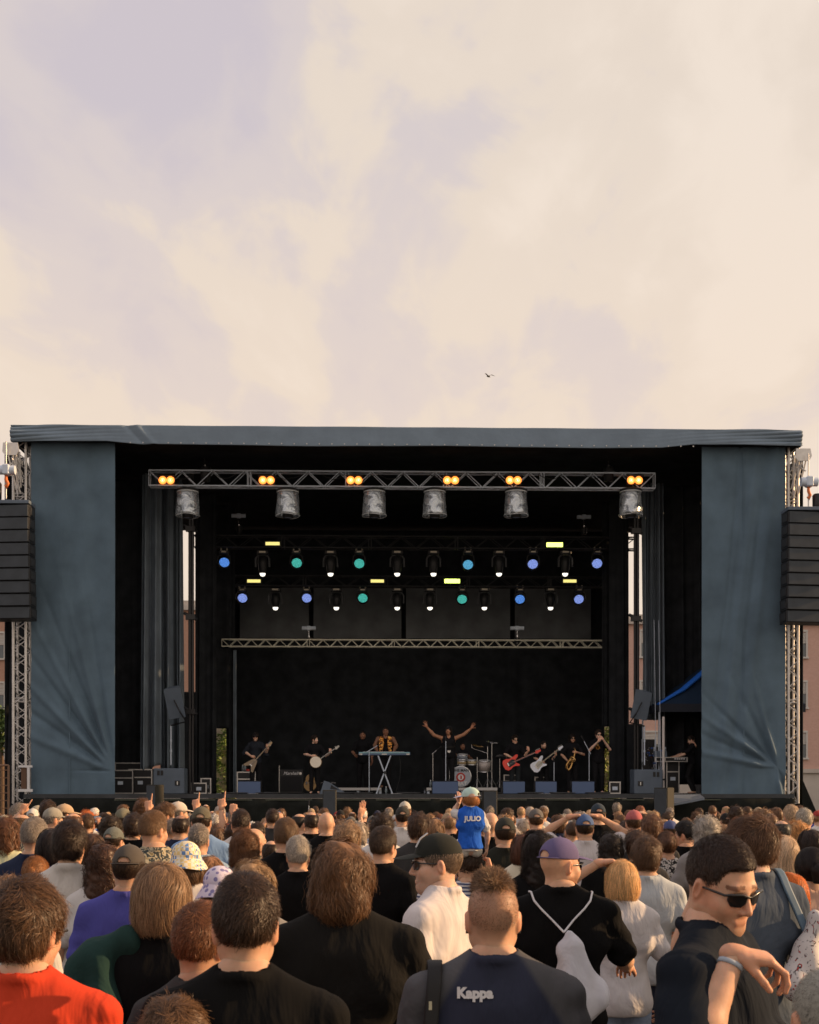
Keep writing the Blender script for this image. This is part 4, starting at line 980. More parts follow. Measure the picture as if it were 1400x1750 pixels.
for px, py, Y, hot, lab in ((466, 929, Y2-.25, 0, 'dim yellow light bar at the left of the middle truss'), (948, 931, Y2-.25, 1, 'bright yellow green light bar at the right of the middle truss'), (434, 993, Y3-.25, 0, 'dim yellow light bar, leftmost on the rear lamp truss'),
                            (645, 993, Y3-.25, 0, 'small dim yellow light bar left of centre on the rear lamp truss'), (773, 993, Y3-.25, 1, 'bright yellow light bar at the centre of the rear lamp truss'), (974, 993, Y3-.25, 0, 'dim yellow light bar, rightmost on the rear lamp truss')):
    p = at(px, py, Y); r = empty('light_bar', p, 0, lab, 'stage light'); g = G(); g.box((0, .05, 0), (.60, .1, .22), None, .015); g.build('housing', M['gear'], r)
    g = G(); g.box((0, -.004, 0), (.56 if hot else .48, .01, .15 if hot else .11)); g.build('lit_strip', M['bar_hot' if hot else 'bar_dim'], r)
# ------------------------------------------------------------------ hanging loudspeakers
def line_array(pxe, ytop, ybot, side, label):
    Y = 36.9; n = 9; zt_, zb_ = at(pxe, ytop, Y).z, at(pxe, ybot, Y).z; h = (zt_-zb_)/n; x = at(pxe, 950, Y).x; W1 = 1.25
    r = empty('line_array', (x+side*W1/2, Y, zt_), 0, label, 'loudspeaker'); yy = 0
    for k in range(n):
        a = R(.3+.75*k); yy += math.sin(a)*h
        q = Mx((side*(-.10*(k/n)**1.5)*0, yy, -h*(k+.5)), rx=-a*.5, rz=R(side*6))
        g = G(); g.box((0, .28, 0), (W1, .5, h*.975), q, .012); c = g.build('cabinet', M['gear'], r)
        g = G(); g.box((0, .015, 0), (W1*.96, .03, h*.9), q, .01); g.build('grille', M['black_grille'], c)
        [G().box((s*(W1/2+.012), .25, 0), (.02, .3, h*.6), q).build('rigging_plate', M['alu_dark'], c) for s in (-1, 1)]
    g = G(); g.box((0, .3, .07), (W1*1.02, .7, .10), None, .01); g.build('bumper', M['grille'], r)
    return r
M['black_grille'] = mat('line_array_grille', (.05, .06, .07), .7, bump=(200, .4, .002), var=(3, .15))
line_array(50, 862, 1056, -1, 'tall black hanging line array of loudspeakers at the left edge')
line_array(1347, 873, 1062, 1, 'tall black hanging line array of loudspeakers at the right edge')
M['orange'] = mat('orange_hook', (.75, .20, .06), .5)
for side, px, py, lab in ((-1, 20, 765, 'left'), (1, 1372, 775, 'right')):
    p = at(px, py, 37.3); xt = at(38 if side < 0 else 1354, 800, 37.9).x-p.x
    r = empty('rigging_arm', p, 0, 'aluminium rigging arm with end plate holding the %s speaker column' % lab, 'rigging')
    g = G(); g.prism([(-.24, -.12), (-.16, -.22), (.16, -.22), (.24, -.08), (.20, .14), (-.22, .14)], .03, Mx((side*.02, 0, 0), rx=R(90))); g.build('end_plate', M['alu'], r)
    g = G()
    for (a, b) in (((0, .1), (xt, -.35)), ((0, -.12), (xt, -.85)), ((0, .1), (xt*.5, -.75)), ((side*-.1, 0), (xt*.6, -1.0)), ((side*.12, -.15), (xt*.5, -1.15)), ((0, -.3), (xt, -.6)), ((side*.1, -.5), (xt, -.25))):
        for dy in (.05, .45): g.tube([(a[0], dy, a[1]), (b[0], dy+.2, b[1])], .026, 6)
    g.build('arm_truss', M['alu'], r)
    r = empty('chain_hoist', (p.x+side*.1, 37.1, at(0, 808 if side < 0 else 820, 37.1).z), 0, 'grey chain hoist with orange hook above the %s speaker column' % lab, 'hoist')
    g = G(); g.tube([(-.22, 0, .08), (.26, 0, .08)], .13, 14); g.box((.02, 0, .08), (.2, .3, .3), None, .03); g.build('motor', M['alu_mid'], r)
    g = G(); g.tube([(0, 0, -.08), (0, -.02, -.2), (.05, 0, -.30), (.0, 0, -.42), (-.03, 0, -.35)], [.04, .05, .05, .05, .03], 8); g.build('hook', M['orange'], r)
    g = G(); g.tube([(0, 0, .9), (0, 0, -.75)], .02, 6); g.build('chain', M['alu'], r)
    g = G(); g.lathe([(.02, -.9), (.14, -.85), (.15, -.3), (.11, -.25)], 12, Mx((side*.3, .1, 0))); g.build('chain_bag', M['gear'], r)

# cables looped along the front truss and down the towers
_rg = random.Random(5)
for i in range(9):
    a = at(290+90*i+_rg.randint(-15, 15), 812, YF); L = _rg.uniform(.5, 1.2)
    r = empty('truss_cable', a, 0, 'dark cable looped along the front truss, number %s from the left' % ('one two three four five six seven eight nine'.split()[i]), 'cable', 'cables along the front truss')
    g = G(); g.tube([(L*t, -.17, -.02-.16*math.sin(math.pi*t)*_rg.uniform(.7, 1)) for t in [k/8 for k in range(9)]], .012, 5); g.build('cord', M['gear'], r)
# ------------------------------------------------------------------ stage equipment
def S(px, Y): p = at(px, 1350, Y); return p.x
def thing(name, px, Y, label, cat, z=FZ, rz=0.0, group=None): return empty(name, (S(px, Y), Y, z), rz, label, cat, group)
M['obj'] = M['objplain']
def text_mesh(s, size, depth=.002, shear=0.0, bold=0.0):
    c = bpy.data.curves.new('lettering', 'FONT'); c.body = s; c.size = size; c.extrude = depth; c.align_x = 'CENTER'; c.align_y = 'CENTER'; c.shear = shear; c.offset = bold
    o = bpy.data.objects.new('tmp', c); COL.objects.link(o); dg = bpy.context.evaluated_depsgraph_get(); me = bpy.data.meshes.new_from_object(o.evaluated_get(dg)); bpy.data.objects.remove(o); bpy.data.curves.remove(c); me.name = 'lettering'; return me
def lettering(s, size, parent, mtx, m, shear=0.0, bold=0.0, name='lettering', depth=.002):
    o = link_mesh(name, text_mesh(s, size, depth, shear, bold), m, parent); o.matrix_local = mtx; return o
FRONT = Matrix.Rotation(R(90), 4, 'X')
WN = ('first', 'second', 'third', 'fourth', 'fifth')
def wedge(px, Y, w, label, rz=0.0):
    r = thing('monitor_wedge', px, Y, label, 'floor monitor', rz=rz, group='floor monitors along the stage front')
    pts = [(-.25, 0), (.22, 0), (.26, .12), (-.10, .40), (-.25, .12)]
    g = G(); g.prism([(-b, c) for b, c in pts], w, Matrix(((0, 0, 1, -w/2), (1, 0, 0, 0), (0, 1, 0, 0), (0, 0, 0, 1)))); g.build('cabinet', M['gear'], r)
    # back face towards the audience is the tall flat one
    g = G(); g.box((0, -.262, .19), (w*.97, .02, .36), None, .01); g.build('panel', M['wedge'], r); return r
for i, (a, b, lab) in enumerate(((408, 447, 'blue grey floor monitor in front of the guitarist on the left'), (738, 783, 'wide blue grey floor monitor in front of the lead singer'), (858, 896, 'blue grey floor monitor in front of the red guitar player'),
                                 (913, 950, 'blue grey floor monitor in front of the white guitar player'), (975, 1014, 'blue grey floor monitor in front of the saxophonist'))):
    wedge((a+b)/2, 39.2, (b-a)/56.0, lab)
r = thing('monitor_wedge', 568, 39.3, 'floor monitor seen from its side between banjo player and keyboard', 'floor monitor', group='floor monitors along the stage front')
g = G(); g.prism([(-.38, 0), (.42, 0), (.36, .06), (-.10, .36), (-.24, .40), (-.33, .12)], .5, Mx((0, .25, 0), rx=R(90))); g.build('cabinet', M['grille'], r)
g = G(); g.prism([(-.05, .16), (.22, .12), (-.02, .27)], .01, Mx((0, -.252, 0), rx=R(90))); g.build('handle', M['gear'], r)
def sub(px0, px1, ytop, Y, label, hand):
    x0, x1 = S(px0, Y), S(px1, Y); h = at(px0, ytop, Y).z-FZ; w = x1-x0
    r = empty('side_fill_speaker', ((x0+x1)/2, Y, FZ), 0, label, 'loudspeaker')
    g = G(); g.box((0, .35, h/2), (w, .7, h), None, .02); g.build('cabinet', M['grille'], r)
    for dx, dz in (((-.33, .32), (-.22, .32), (.28, -.08)) if hand > 0 else ((.33, .30), (.2, .30), (-.28, -.08))):
        big = dz < 0; g = G(); g.box((dx*w, -.004, h/2+dz*h), (.16 if big else .08, .02, .15), None, .01); hd = g.build('handle', M['gear'], r)
        if big: g = G(); g.box((dx*w, -.018, h/2+dz*h), (.03, .02, .11), None, .005); g.build('grip', M['chrome'], hd)
    return r
sub(262, 315, 1313, 39.6, 'square grey subwoofer box standing on the stage left of the guitarist', 1); sub(1084, 1133, 1315, 39.6, 'square grey subwoofer box standing on the stage below the right pole speaker', -1)
def pole_speaker(px, ytop, ybot, Y, side, label):
    z0, z1 = at(px, ybot, Y).z, at(px, ytop, Y).z; r = thing('pole_speaker', px, Y, label, 'loudspeaker'); h = z1-z0; zc = (z0+z1)/2-FZ
    q = Mx((0, 0, zc), rx=R(12), ry=R(side*9)); q2 = Mx((-side*.1, 0, 0))
    g = G(); w = .52; g.prism([(-w/2, -.22), (w/2, -.22), (w/2*.7, .22), (-w/2*.7, .22)], h*.96, q @ Matrix.Translation((0, 0, -h*.48))); g.build('cabinet', M['grille'], r)
    g = G(); g.tube([(0, -.27, zc+.05), (side*-.17, -.26, zc-.30)], .018, 8); g.tube([(side*-.17, -.26, zc-.30), (side*-.34, -.1, zc-h*.62), (side*.14, 0, zc-h*.74)], .025, 8); g.build('bracket', M['gear'], r)
    g = G(); g.tube([(side*.14, 0, .9), (side*.14, 0, zc-h*.72)], .022, 8); [g.tube([(side*.14, 0, z), (side*.14, 0, z+.07)], .034, 8) for z in (1.3, 1.62)]; g.build('pole', M['alu_mid'], r)
pole_speaker(300, 1173, 1227, 40.2, -1, 'grey loudspeaker tilted on a tall pole above the left subwoofer'); pole_speaker(1094, 1179, 1229, 40.2, 1, 'grey loudspeaker tilted on a tall pole above the right subwoofer')
# speakers standing in the pit in front of the stage
for px0, px1, yt, rz, lab, cc in ((250, 281, 1341, R(-36), 'black speaker box in front of the stage below the left subwoofer', 0), (552, 575, 1350, R(0), 'small black speaker box in front of the stage left of the keyboard', 0),
                                  (825, 849, 1351, R(0), 'small black speaker box in front of the stage beside the drum riser', 0), (1117, 1153, 1346, R(-42), 'black speaker box with sunlit right side in front of the stage at right', 1)):
    Y = 36.3; x0, x1 = at(px0, 1350, Y).x, at(px1, 1350, Y).x; zt_ = at(px0, yt, Y).z; w = (x1-x0)*(.72 if rz else 1.0)
    r = empty('front_fill_speaker', ((x0+x1)/2, Y, -.2), rz, lab, 'loudspeaker')
    g = G(); g.box((0, 0, zt_+.2-.42), (w, w*.9 if rz else .35, .84), None, .012); g.build('cabinet', mat('painted_plywood', (.035, .034, .026), .8, bump=(90, .3, .001)), r)
    g = G(); g.box((0, -(w*.45 if rz else .175)-.008, zt_+.2-.42), (w*.9, .02, .78), None, .005); g.build('grille', M['black_grille'], r)
    g = G(); [g.tube([(sx*w*.4, sy*.14, 0), (sx*w*.4, sy*.14, zt_+.2-.84)], .025, 6) for sx in (-1, 1) for sy in (-1, 1)]; g.box((0, 0, zt_+.2-.86), (w*1.05, .4, .03)); g.build('stand', M['gear'], r)
# flight cases and racks
M['case'] = mat('case_black', (.02, .02, .022), .5)
def case(px, Y, w, h, d, label, z=FZ, lid=True):
    r = thing('flight_case', px, Y, label, 'flight case', z)
    g = G(); g.box((0, d/2, h/2), (w, d, h)); g.build('shell', M['case'], r)
    g = G(); t = .035
    for sx in (-1, 1): g.box((sx*(w/2-t/2), -.004, h/2), (t, .012, h))
    for zz in ((t/2, h-t/2, h*.66) if lid else (t/2, h-t/2)): g.box((0, -.006, zz), (w, .012, t))
    g.build('edge_trim', M['alu'], r)
    g = G(); g.box((0, -.012, h*.45), (.16, .02, .11)); g.build('latch', M['alu_mid'], r)
    g = G(); [g.tube([(sx*w*.4, .06, -.0), (sx*w*.4, .10, .0)], .05, 10) for sx in (-1, 1)]; g.build('castor', M['gear'], r)
case(206, 40.6, .8, .75, .5, 'flight case with pale edges next to the left front curtain'); case(240, 40.8, .75, .78, .5, 'flight case with pale edges left of the left subwoofer', lid=True)
case(223, 41.6, 1.0, 1.0, .5, 'taller dark flight case standing behind two others at the left')
case(1150, 40.4, .42, 1.05, .6, 'tall flight case below the lighting desk'); case(421, 42.4, .62, .72, .4, 'small rack case with bottles on top behind the guitarist on the left')
case(1051, 40.2, .36, .38, .3, 'little case standing on the stage right of the trumpet player', lid=False)
case(340, 41.0, .5, .35, .3, 'low pale edged case left of the ivy gap', lid=False); case(352, 41.3, .34, .5, .3, 'small upright case close to the ivy gap', lid=False)
case(874, 41.9, .5, .62, .3, 'amplifier case behind the red guitar player'); case(924, 42.0, .4, .55, .3, 'small amplifier case behind the white guitar player')
M['bottle'] = mat('bottle_plastic', (.5, .6, .65), .15, trans=.6); M['label_red'] = mat('red_cloth', (.55, .06, .04), .7)
def bottle(px, Y, z, label):
    r = thing('water_bottle', px, Y, label, 'bottle', z); g = G(); g.lathe([(.001, 0), (.033, 0), (.034, .14), (.02, .18), (.012, .2)], 12); g.build('body', M['bottle'], r); g = G(); g.lathe([(.014, .2), (.014, .225), (.001, .226)], 10); g.build('lid', M['white'], r)
bottle(415, 42.5, FZ+.72, 'left water bottle standing on the rack case'); bottle(419, 42.5, FZ+.72, 'right water bottle standing on the rack case beside the red cloth'); bottle(736, 39.7, FZ+.2, 'water bottle left of the lead singer monitor'); bottle(660, 39.5, FZ, 'water bottle under the keyboard stand'); bottle(888, 41.6, FZ+.62, 'water bottle on the amplifier behind the red guitar player')
r = thing('towel', 427, 42.5, 'red cloth lying on the rack case at the left', 'cloth', FZ+.725); g = G(); g.box((0, 0, .04), (.22, .2, .08), None, .03); g.build('fold', M['label_red'], r)
# guitar amplifier
r = thing('guitar_amplifier', 498, 42.5, 'black guitar amplifier with white script lettering behind the banjo player', 'amplifier')
g = G(); g.box((0, .2, .40), (.78, .35, .80), None, .02); g.build('cabinet', M['gear'], r)
g = G(); g.box((0, .018, .32), (.70, .02, .50)); g.build('grille_cloth', mat('amp_cloth', (.02, .02, .022), .9, bump=(300, .4, .001)), r)
g = G(); g.box((-.40, .1, .45), (.02, .1, .95)); g.build('side_rail', M['alu'], r)
lettering('Marshall', .145, r, Matrix.Translation((-.02, -.0, .665)) @ FRONT, M['white'], .35, .0008)
g = G(); g.disc((.30, .02, .665), .045, (0, -1, 0), 16); g.build('badge', M['alu'], r)
# risers
for a, b, Y, lab in ((572, 652, 41.6, 'low platform with white edge under the keyboard player'), (729, 850, 40.4, 'low platform with white edge under the drum kit and singer')):
    x0, x1 = S(a, Y), S(b, Y); r = empty('riser', ((x0+x1)/2, Y, FZ), 0, lab, 'platform'); dep = 2.6
    g = G(); g.box((0, dep/2, .16), (x1-x0, dep, .06)); g.build('deck', M['deck'], r)
    g = G(); g.box((0, -.01, .15), (x1-x0, .02, .085)); g.build('edge', mat('white_edge', (.55, .54, .52), .6) if 'wed' not in M else M['wed'], r)
    g = G()
    for sx in (-1, 0, 1):
        for yy in (.1, dep-.1): g.tube([(sx*(x1-x0)*.47, yy, 0), (sx*(x1-x0)*.47, yy, .13)], .05, 8)
    g.build('foot', M['alu_mid'], r)
def mic_stand(px, Y, h, label, boom=None, z=FZ, m='alu_mid'):
    r = thing('microphone_stand', px, Y, label, 'microphone stand', z)
    g = G(); g.tube([(0, 0, .02), (0, 0, h)], .011, 8); g.build('pole', M[m], r)
    g = G(); g.lathe([(.001, .0), (.13, 0), (.13, .015), (.03, .03), (.001, .03)], 20); g.build('base', M['gear'], r)
    t = Vector((0, 0, h))
    if boom: g = G(); t = Vector(boom)+t; g.tube([(-boom[0]*.3, -boom[1]*.3, h-boom[2]*.3), t], .010, 8); g.build('boom', M[m], r)
    g = G(); d = Vector(boom).normalized() if boom else Vector((0, .5, .6)).normalized(); g.tube([t, t+d*.15], [.011, .016], 8); g.tube([t+d*.14, t+d*.17, t+d*.2], [.020, .026, .016], 10); g.build('microphone', M['gear'], r)
mic_stand(762, 39.9, 1.52, 'straight microphone stand in front of the lead singer', None, FZ+.12); mic_stand(1007, 40.4, 1.35, 'microphone stand with boom between saxophonist and trumpet player', (-.16, 0, .3)); mic_stand(631, 40.3, 1.35, 'microphone stand with boom left of the keyboard', (.26, .1, .16), FZ)
mic_stand(947, 41.0, 1.0, 'thin microphone stand right of the white guitar player'); mic_stand(528, 37.4, 1.2, 'thin pole in front of the stage below the banjo player', None, .3)
# keyboard
KY = 40.5; kz = at(657, 1287, KY).z-FZ
r = thing('keyboard', 657, KY, 'long electric keyboard lying on an x shaped stand', 'keyboard', FZ+kz-.02)
g = G(); g.box((0, 0, 0), (1.62, .34, .10), None, .012); g.build('case', mat('keyboard_blue_grey', (.10, .16, .26), .4), r)
g = G(); g.box((-.02, .03, .056), (1.30, .15, .012)); kb = g.build('keys', M['white'], r)
g = G(); [g.box((-.62+.0238*k*1.0, .06, .068), (.011, .09, .012)) for k in range(52) if k % 7 not in (2, 6)]; g.build('black_keys', M['gear'], kb)
g = G(); g.box((0, -.172, .028), (1.58, .006, .03)); g.build('light_band', mat('teal_band', (.25, .5, .52), .4), r)
for dx in (-.74, 0, .74): g = G(); g.box((dx, -.174, -.02), (.1 if dx else .16, .006, .035)); g.build('end_plate', M['alu'], r)
r = thing('keyboard_stand', 657, KY, 'grey x shaped stand carrying the keyboard', 'stand'); g = G()
for s in (-1, 1):
    g = G()
    for dy in (-.12, .12): g.tube([(s*.24, dy, .03), (-s*.20, dy, kz-.08)], .022, 8)
    g.tube([(s*.24, -.18, .02), (s*.24, .18, .02)], .028, 8); g.build('leg', M['alu_mid'], r)
g = G(); g.disc((.02, -.15, kz*.52), .05, (0, -1, 0), 14, .03); g.build('pivot', M['gear'], r)
for i, dx in enumerate((-.52, .46)):
    r = thing('cable', 657+dx*54, KY+.1, ('cable', 'thin cable')[i]+' hanging from the %s end of the keyboard' % ('left', 'right')[i], 'cable'); g = G(); g.tube([(0, 0, kz-.05), (.06, 0, kz*.7), (.03, 0, kz*.4), (.1*(-1)**i, 0, .02)], .008, 5); g.build('cord', M['gear'], r)
# guitars
def guitar(root_p, rz, tilt, col, label, kind='strat', sc=1.0, neckc=(.45, .28, .14)):
    r = empty('guitar' if kind != 'banjo' else 'banjo', root_p, rz, label, 'guitar' if kind != 'banjo' else 'banjo', sc=sc); T = Matrix.Rotation(tilt, 4, 'Y')
    if kind == 'banjo':
        g = G(); g.lathe([(.01, -.03), (.19, -.03), (.20, -.02), (.20, .04), (.19, .05), (.01, .05)], 32, T @ Matrix.Rotation(R(90), 4, 'X')); b = g.build('rim', M['objgloss'], r, (.35, .22, .10))
        g = G(); g.disc((0, -.052, 0), .185, (0, -1, 0), 32); g.build('drum_skin', M['obj'], b, (.95, .86, .70)); L = .78; bx0 = .18; th = .03
    else:
        if kind == 'acoustic': pts = [(.24*math.cos(a)*(1+.0*math.sin(a)), .19*math.sin(a)*(1-.28*math.exp(-((math.cos(a)-.15)/.25)**2))*(1 if math.cos(a) < .2 else .8)) for a in [2*math.pi*k/36 for k in range(36)]]
        elif kind == 'v': pts = [(.14, .05), (.05, .10), (-.24, .20), (-.25, .13), (-.10, 0), (-.25, -.13), (-.24, -.20), (.05, -.10), (.14, -.05)]
        else: pts = [(.13, .035), (.24, .10), (.25, .15), (.20, .165), (.09, .135), (.0, .125), (-.10, .16), (-.19, .155), (-.235, .09), (-.24, 0), (-.23, -.09), (-.17, -.155), (-.08, -.155), (.0, -.115), (.07, -.12), (.15, -.155), (.19, -.15), (.185, -.11), (.12, -.05)]
        th = .09 if kind == 'acoustic' else .045
        g = G(); g.prism(pts, th, T @ Matrix.Rotation(R(90), 4, 'X') @ Matrix.Translation((0, 0, -th/2))); b = g.build('body', M['objgloss'], r, col); L = .72; bx0 = .12
        if kind == 'strat':
            g = G(); g.prism([(.12, .05), (.05, .09), (-.08, .06), (-.12, -.02), (-.1, -.10), (0, -.08), (.1, -.06)], .004, T @ Matrix.Rotation(R(90), 4, 'X') @ Matrix.Translation((0, 0, th/2))); g.build('pick_guard', M['obj'], b, (.6, .58, .5) if col[1] > .3 else (.03, .03, .03))
        if kind == 'acoustic': g = G(); g.disc((.06, -th/2-.003, 0), .045, (0, -1, 0), 16); o = g.build('sound_hole', M['gear'], b); o.matrix_local = T
    g = G(); g.tube([(bx0-.05, -th/2, 0), (L, -.025, 0)], .026, 8, M=T, flat=.55); nk = g.build('neck', M['objgloss'], r, neckc)
    g = G(); g.prism([(0, -.03), (.05, -.045), (.17, -.03), (.18, .02), (.03, .035)], .016, T @ Matrix.Translation((L-.01, -.02, 0)) @ Matrix.Rotation(R(90), 4, 'X')); h = g.build('headstock', M['objgloss'], nk, col if kind in ('strat',) else neckc)
    g = G(); [g.tube([(L+.03+.025*k, -.028, .035), (L+.03+.025*k, -.028, .062)], .007, 6, M=T) for k in range(6 if kind != 'banjo' else 2)]; [g.tube([(L+.03+.03*k, -.028, -.035), (L+.03+.03*k, -.028, -.06)], .007, 6, M=T) for k in range(2)]; g.build('tuning_pegs', M['chrome'], h)
    g = G(); g.box((-.10, -th/2-.012, 0), (.03, .015, .09)); [g.tube([(-.10, -th/2-.02, .018*(k-1.5)*.7), (L, -.05, .012*(k-1.5))], .0018, 4) for k in range(4)]; o = g.build('strings', M['chrome'], r); o.matrix_local = T
    return r
# ------------------------------------------------------------------ the band
SK_L, SK_D, SK_M = (.85, .56, .42), (.27, .13, .075), (.75, .48, .34)
BLK = (.012, .012, .014); BLK2 = (.022, .026, .034)
def performer(px, ytop, Y, label, skin, shirt_c, arms, style='short', hcol=(.03, .02, .015), rz=R(180), zf=FZ, hat=None, hatcol=BLK, glasses=False, head=(0, 0, 0), stub=.5, trouser=BLK, fem=False, w=1.0, belly=0, fat=0, shirt='tee', legs=None, sleeve=.55, extra_h=0.0, sc=None, ar=1.0):
    f = figure(ar=ar, w=w, belly=belly, fem=fem, arms=arms, legs=legs, head=head, hv=.008, bv=.02, hh=.006, stub=stub, fat=fat, shirt=shirt, sleeve=sleeve, seed=px, trousers=True)
    ztop_ = at(px, ytop, Y).z; hgt = ztop_-zf; s = sc or hgt/(1.775+(.02 if hat else 0)+extra_h)
    r = empty('person', (S(px, Y), Y, zf), rz, label, 'person', 'musicians on the stage', s)
    o = fig_objects(r, f, skin, shirt_c, trouser)
    if style: h = link_mesh('hair', hair_mesh(style, 1, 3), M['hair'], r, hcol); h.matrix_local = f['hm']
    if hat: add_cap(r, f['hm'], hat, hatcol, 1)
    if glasses: add_glasses(r, f['hm'])
    return r, f, s
STRUM = ((.30, .02, 1.20), (.11, .22, 1.08), 'grip', (-.8, .3, -.2), (0, -1, 0)); FRET = ((.30, .10, 1.16), (.38, .30, 1.30), 'grip', (-.2, .2, 1), (0, -1, 0))
performer(437, 1250, 41.2, 'guitarist in black cap and black long sleeved shirt playing at the left of the stage', SK_M, BLK2, (FRET, STRUM), 'shag', (.03, .02, .015), hat='fitted', sleeve=.98, glasses=True)
guitar((S(433, 40.9), 40.86, FZ+.98), 0, R(-48), (.30, .22, .14), 'dark flying shaped electric guitar held by the guitarist in black cap', 'v', 1.0, (.50, .34, .18))
performer(538, 1256, 41.0, 'bearded banjo player in black T-shirt turned to the right', SK_L, BLK, (((.34, .10, 1.14), (.50, .30, 1.24), 'grip', (-.2, .2, 1), (0, -1, 0)), ((.30, -.02, 1.20), (.08, .24, 1.14), 'relax', (-.9, .3, 0), (0, -1, 0))), 'thick', head=(R(62), .0, 0), stub=1.6, rz=R(180))
guitar((S(540, 40.75), 40.68, FZ+1.00), 0, R(-35), None, 'round banjo with pale skin held by the banjo player', 'banjo', .95, (.5, .48, .42))
r = thing('acoustic_guitar', 530, 41.8, 'pale brown acoustic guitar leaning on its stand behind the banjo player', 'guitar'); r2 = guitar((0, 0, .38), 0, R(-88), (.50, .32, .15), None, 'acoustic', 1.25); 
for c in list(r2.children): c.parent = r; c.matrix_local = Matrix.Translation((0, 0, .36)) @ Matrix.Rotation(R(12), 4, 'X') @ Matrix.Scale(1.15, 4) @ c.matrix_local
bpy.data.objects.remove(r2)
KARM = ((.31, .02, 1.22), (.22, .30, 1.02), 'relax', (-.2, 1, -.3), (0, 0, -1))
performer(620, 1248, 43.2, 'backing singer standing in the dark behind the keyboard', SK_D, BLK, (None, ((.28, .05, 1.17), (.20, .28, 1.05), 'relax', (0, 1, 0), (-1, 0, 0))), 'buzz', zf=FZ)
M['print_vest'] = mat('orange_print', (.5, .2, .03), .8)
def print_vest():
    m = M['print_vest']; n, l, p = nodes(m); tc = n.new('ShaderNodeTexCoord'); v = n.new('ShaderNodeTexNoise'); v.inputs['Scale'].default_value = 11; v.inputs['Detail'].default_value = 2; v.inputs['Distortion'].default_value = 1.5; l.new(tc.outputs['Object'], v.inputs['Vector'])
    c = n.new('ShaderNodeValToRGB'); c.color_ramp.interpolation = 'CONSTANT'; e = c.color_ramp.elements; e[0].color = (.01, .01, .01, 1); e[1].position = .48; e[1].color = (.75, .25, .02, 1); k = e.new(.58); k.color = (.9, .55, .15, 1); l.new(v.outputs[0], c.inputs[0]); l.new(c.outputs[0], p.inputs['Base Color'])
print_vest()
r, f, s_ = performer(659, 1241, 41.9, 'keyboard player in orange patterned sleeveless vest leaning over the keys', SK_D, BLK, (KARM, KARM), 'buzz', ar=1.4, w=1.18, belly=.08, fat=.3, zf=FZ+.19, shirt='tank', head=(0, -.15, .1))
for o in r.children:
    if o.name.startswith('shirt'):
        g = G()
        for sx in (-1, 1):
            g.add([(sx*.07, .130, 1.47), (sx*.165, .118, 1.45), (sx*.18, .175, 1.25), (sx*.16, .235, 1.02), (sx*.10, .262, 1.0), (sx*.05, .185, 1.3)] if sx > 0 else [(sx*.05, .185, 1.3), (sx*.10, .262, 1.0), (sx*.16, .235, 1.02), (sx*.18, .175, 1.25), (sx*.165, .118, 1.45), (sx*.07, .130, 1.47)], [(0, 1, 2, 3, 4, 5)])
        v = g.build('vest', M['print_vest'], r); md = v.modifiers.new('t', 'SOLIDIFY'); md.thickness = .07; md.offset = 0
UP1 = ((.42, .02, 1.50), (.63, .05, 1.74), 'splay', (.35, 0, 1), (0, 1, 0)); UP2 = ((.43, .02, 1.52), (.64, .05, 1.70), 'splay', (.6, 0, 1), (0, 1, 0))
r, f, s_ = performer(767, 1239, 40.7, 'lead singer in black crop top and trousers with both arms raised wide', (.42, .21, .12), BLK, (UP2, UP1), 'bob', hat='beanie', ar=1.45, fem=True, w=1.12, belly=.06, fat=.2, zf=FZ+.19, shirt='tank', head=(R(-18), .12, 0))
g = G(); g.lathe([(.192, .0), (.2, .02), (.2, .06), (.192, .08)], 32, Mx((0, 0, 1.0)) @ Matrix.Diagonal((1, .8, 1, 1))); b = g.build('belt', M['gear'], r)
g = G(); g.disc((0, .155, 1.04), .045, (0, 1, 0), 20, .012); g.build('buckle', M['alu'], b)
g = G(); g.lathe([(.171, 0), (.174, .06)], 36, Mx((0, .035, 1.13)) @ Matrix.Diagonal((1.02, .93, 1, 1)), close=False); g.build('midriff', M['skin'], r, (.42, .21, .12))
performer(791, 1268, 43.4, 'drummer sitting in the dark behind the drum kit', SK_D, BLK, (((.30, .1, 1.2), (.2, .3, 1.25), 'grip', (-.2, .5, .7), (0, 0, -1)), ((.32, .06, 1.2), (.25, .3, 1.3), 'grip', (0, .5, .7), (0, 0, -1))), 'buzz', sc=1.0, zf=at(791, 1268, 43.4).z-1.78)
performer(880, 1256, 41.3, 'bass player in black T-shirt playing a red guitar', SK_M, BLK, (FRET, STRUM), 'thick', head=(R(20), -.15, 0), stub=.3, trouser=(.025, .03, .035), glasses=True)
guitar((S(874, 41), 40.96, FZ+.98), 0, R(-24), (.85, .05, .03), 'glossy red electric bass guitar held by the player in black', 'strat', 1.15, (.45, .12, .07))
performer(929, 1266, 41.6, 'guitarist with short beard and black T-shirt playing a white guitar', SK_M, BLK, (FRET, STRUM), 'short', head=(R(35), .0, 0), stub=1.4)
guitar((S(921, 41.2), 41.24, FZ+.93), 0, R(-38), (.85, .9, 1.0), 'white electric guitar held by the bearded guitarist', 'strat', 1.1, (.50, .40, .22))
performer(978, 1254, 41.2, 'saxophonist with curly dark hair, sunglasses and beard in black clothes', (.60, .36, .24), BLK, (((.33, .06, 1.16), (.10, .26, 1.22), 'grip', (-1, .2, .2), (0, -1, 0)), ((.31, .02, 1.15), (.16, .22, .96), 'grip', (-.6, .3, -.6), (0, -1, 0))), 'curly', (.02, .015, .012), head=(R(18), 0, 0), stub=1.6, glasses=True)
M['brass'] = mat('brass', (.55, .33, .12), .22, .9)
r = empty('saxophone', (S(976, 40.9), 40.92, FZ+.95), 0, 'golden saxophone hanging in front of the saxophonist', 'saxophone')
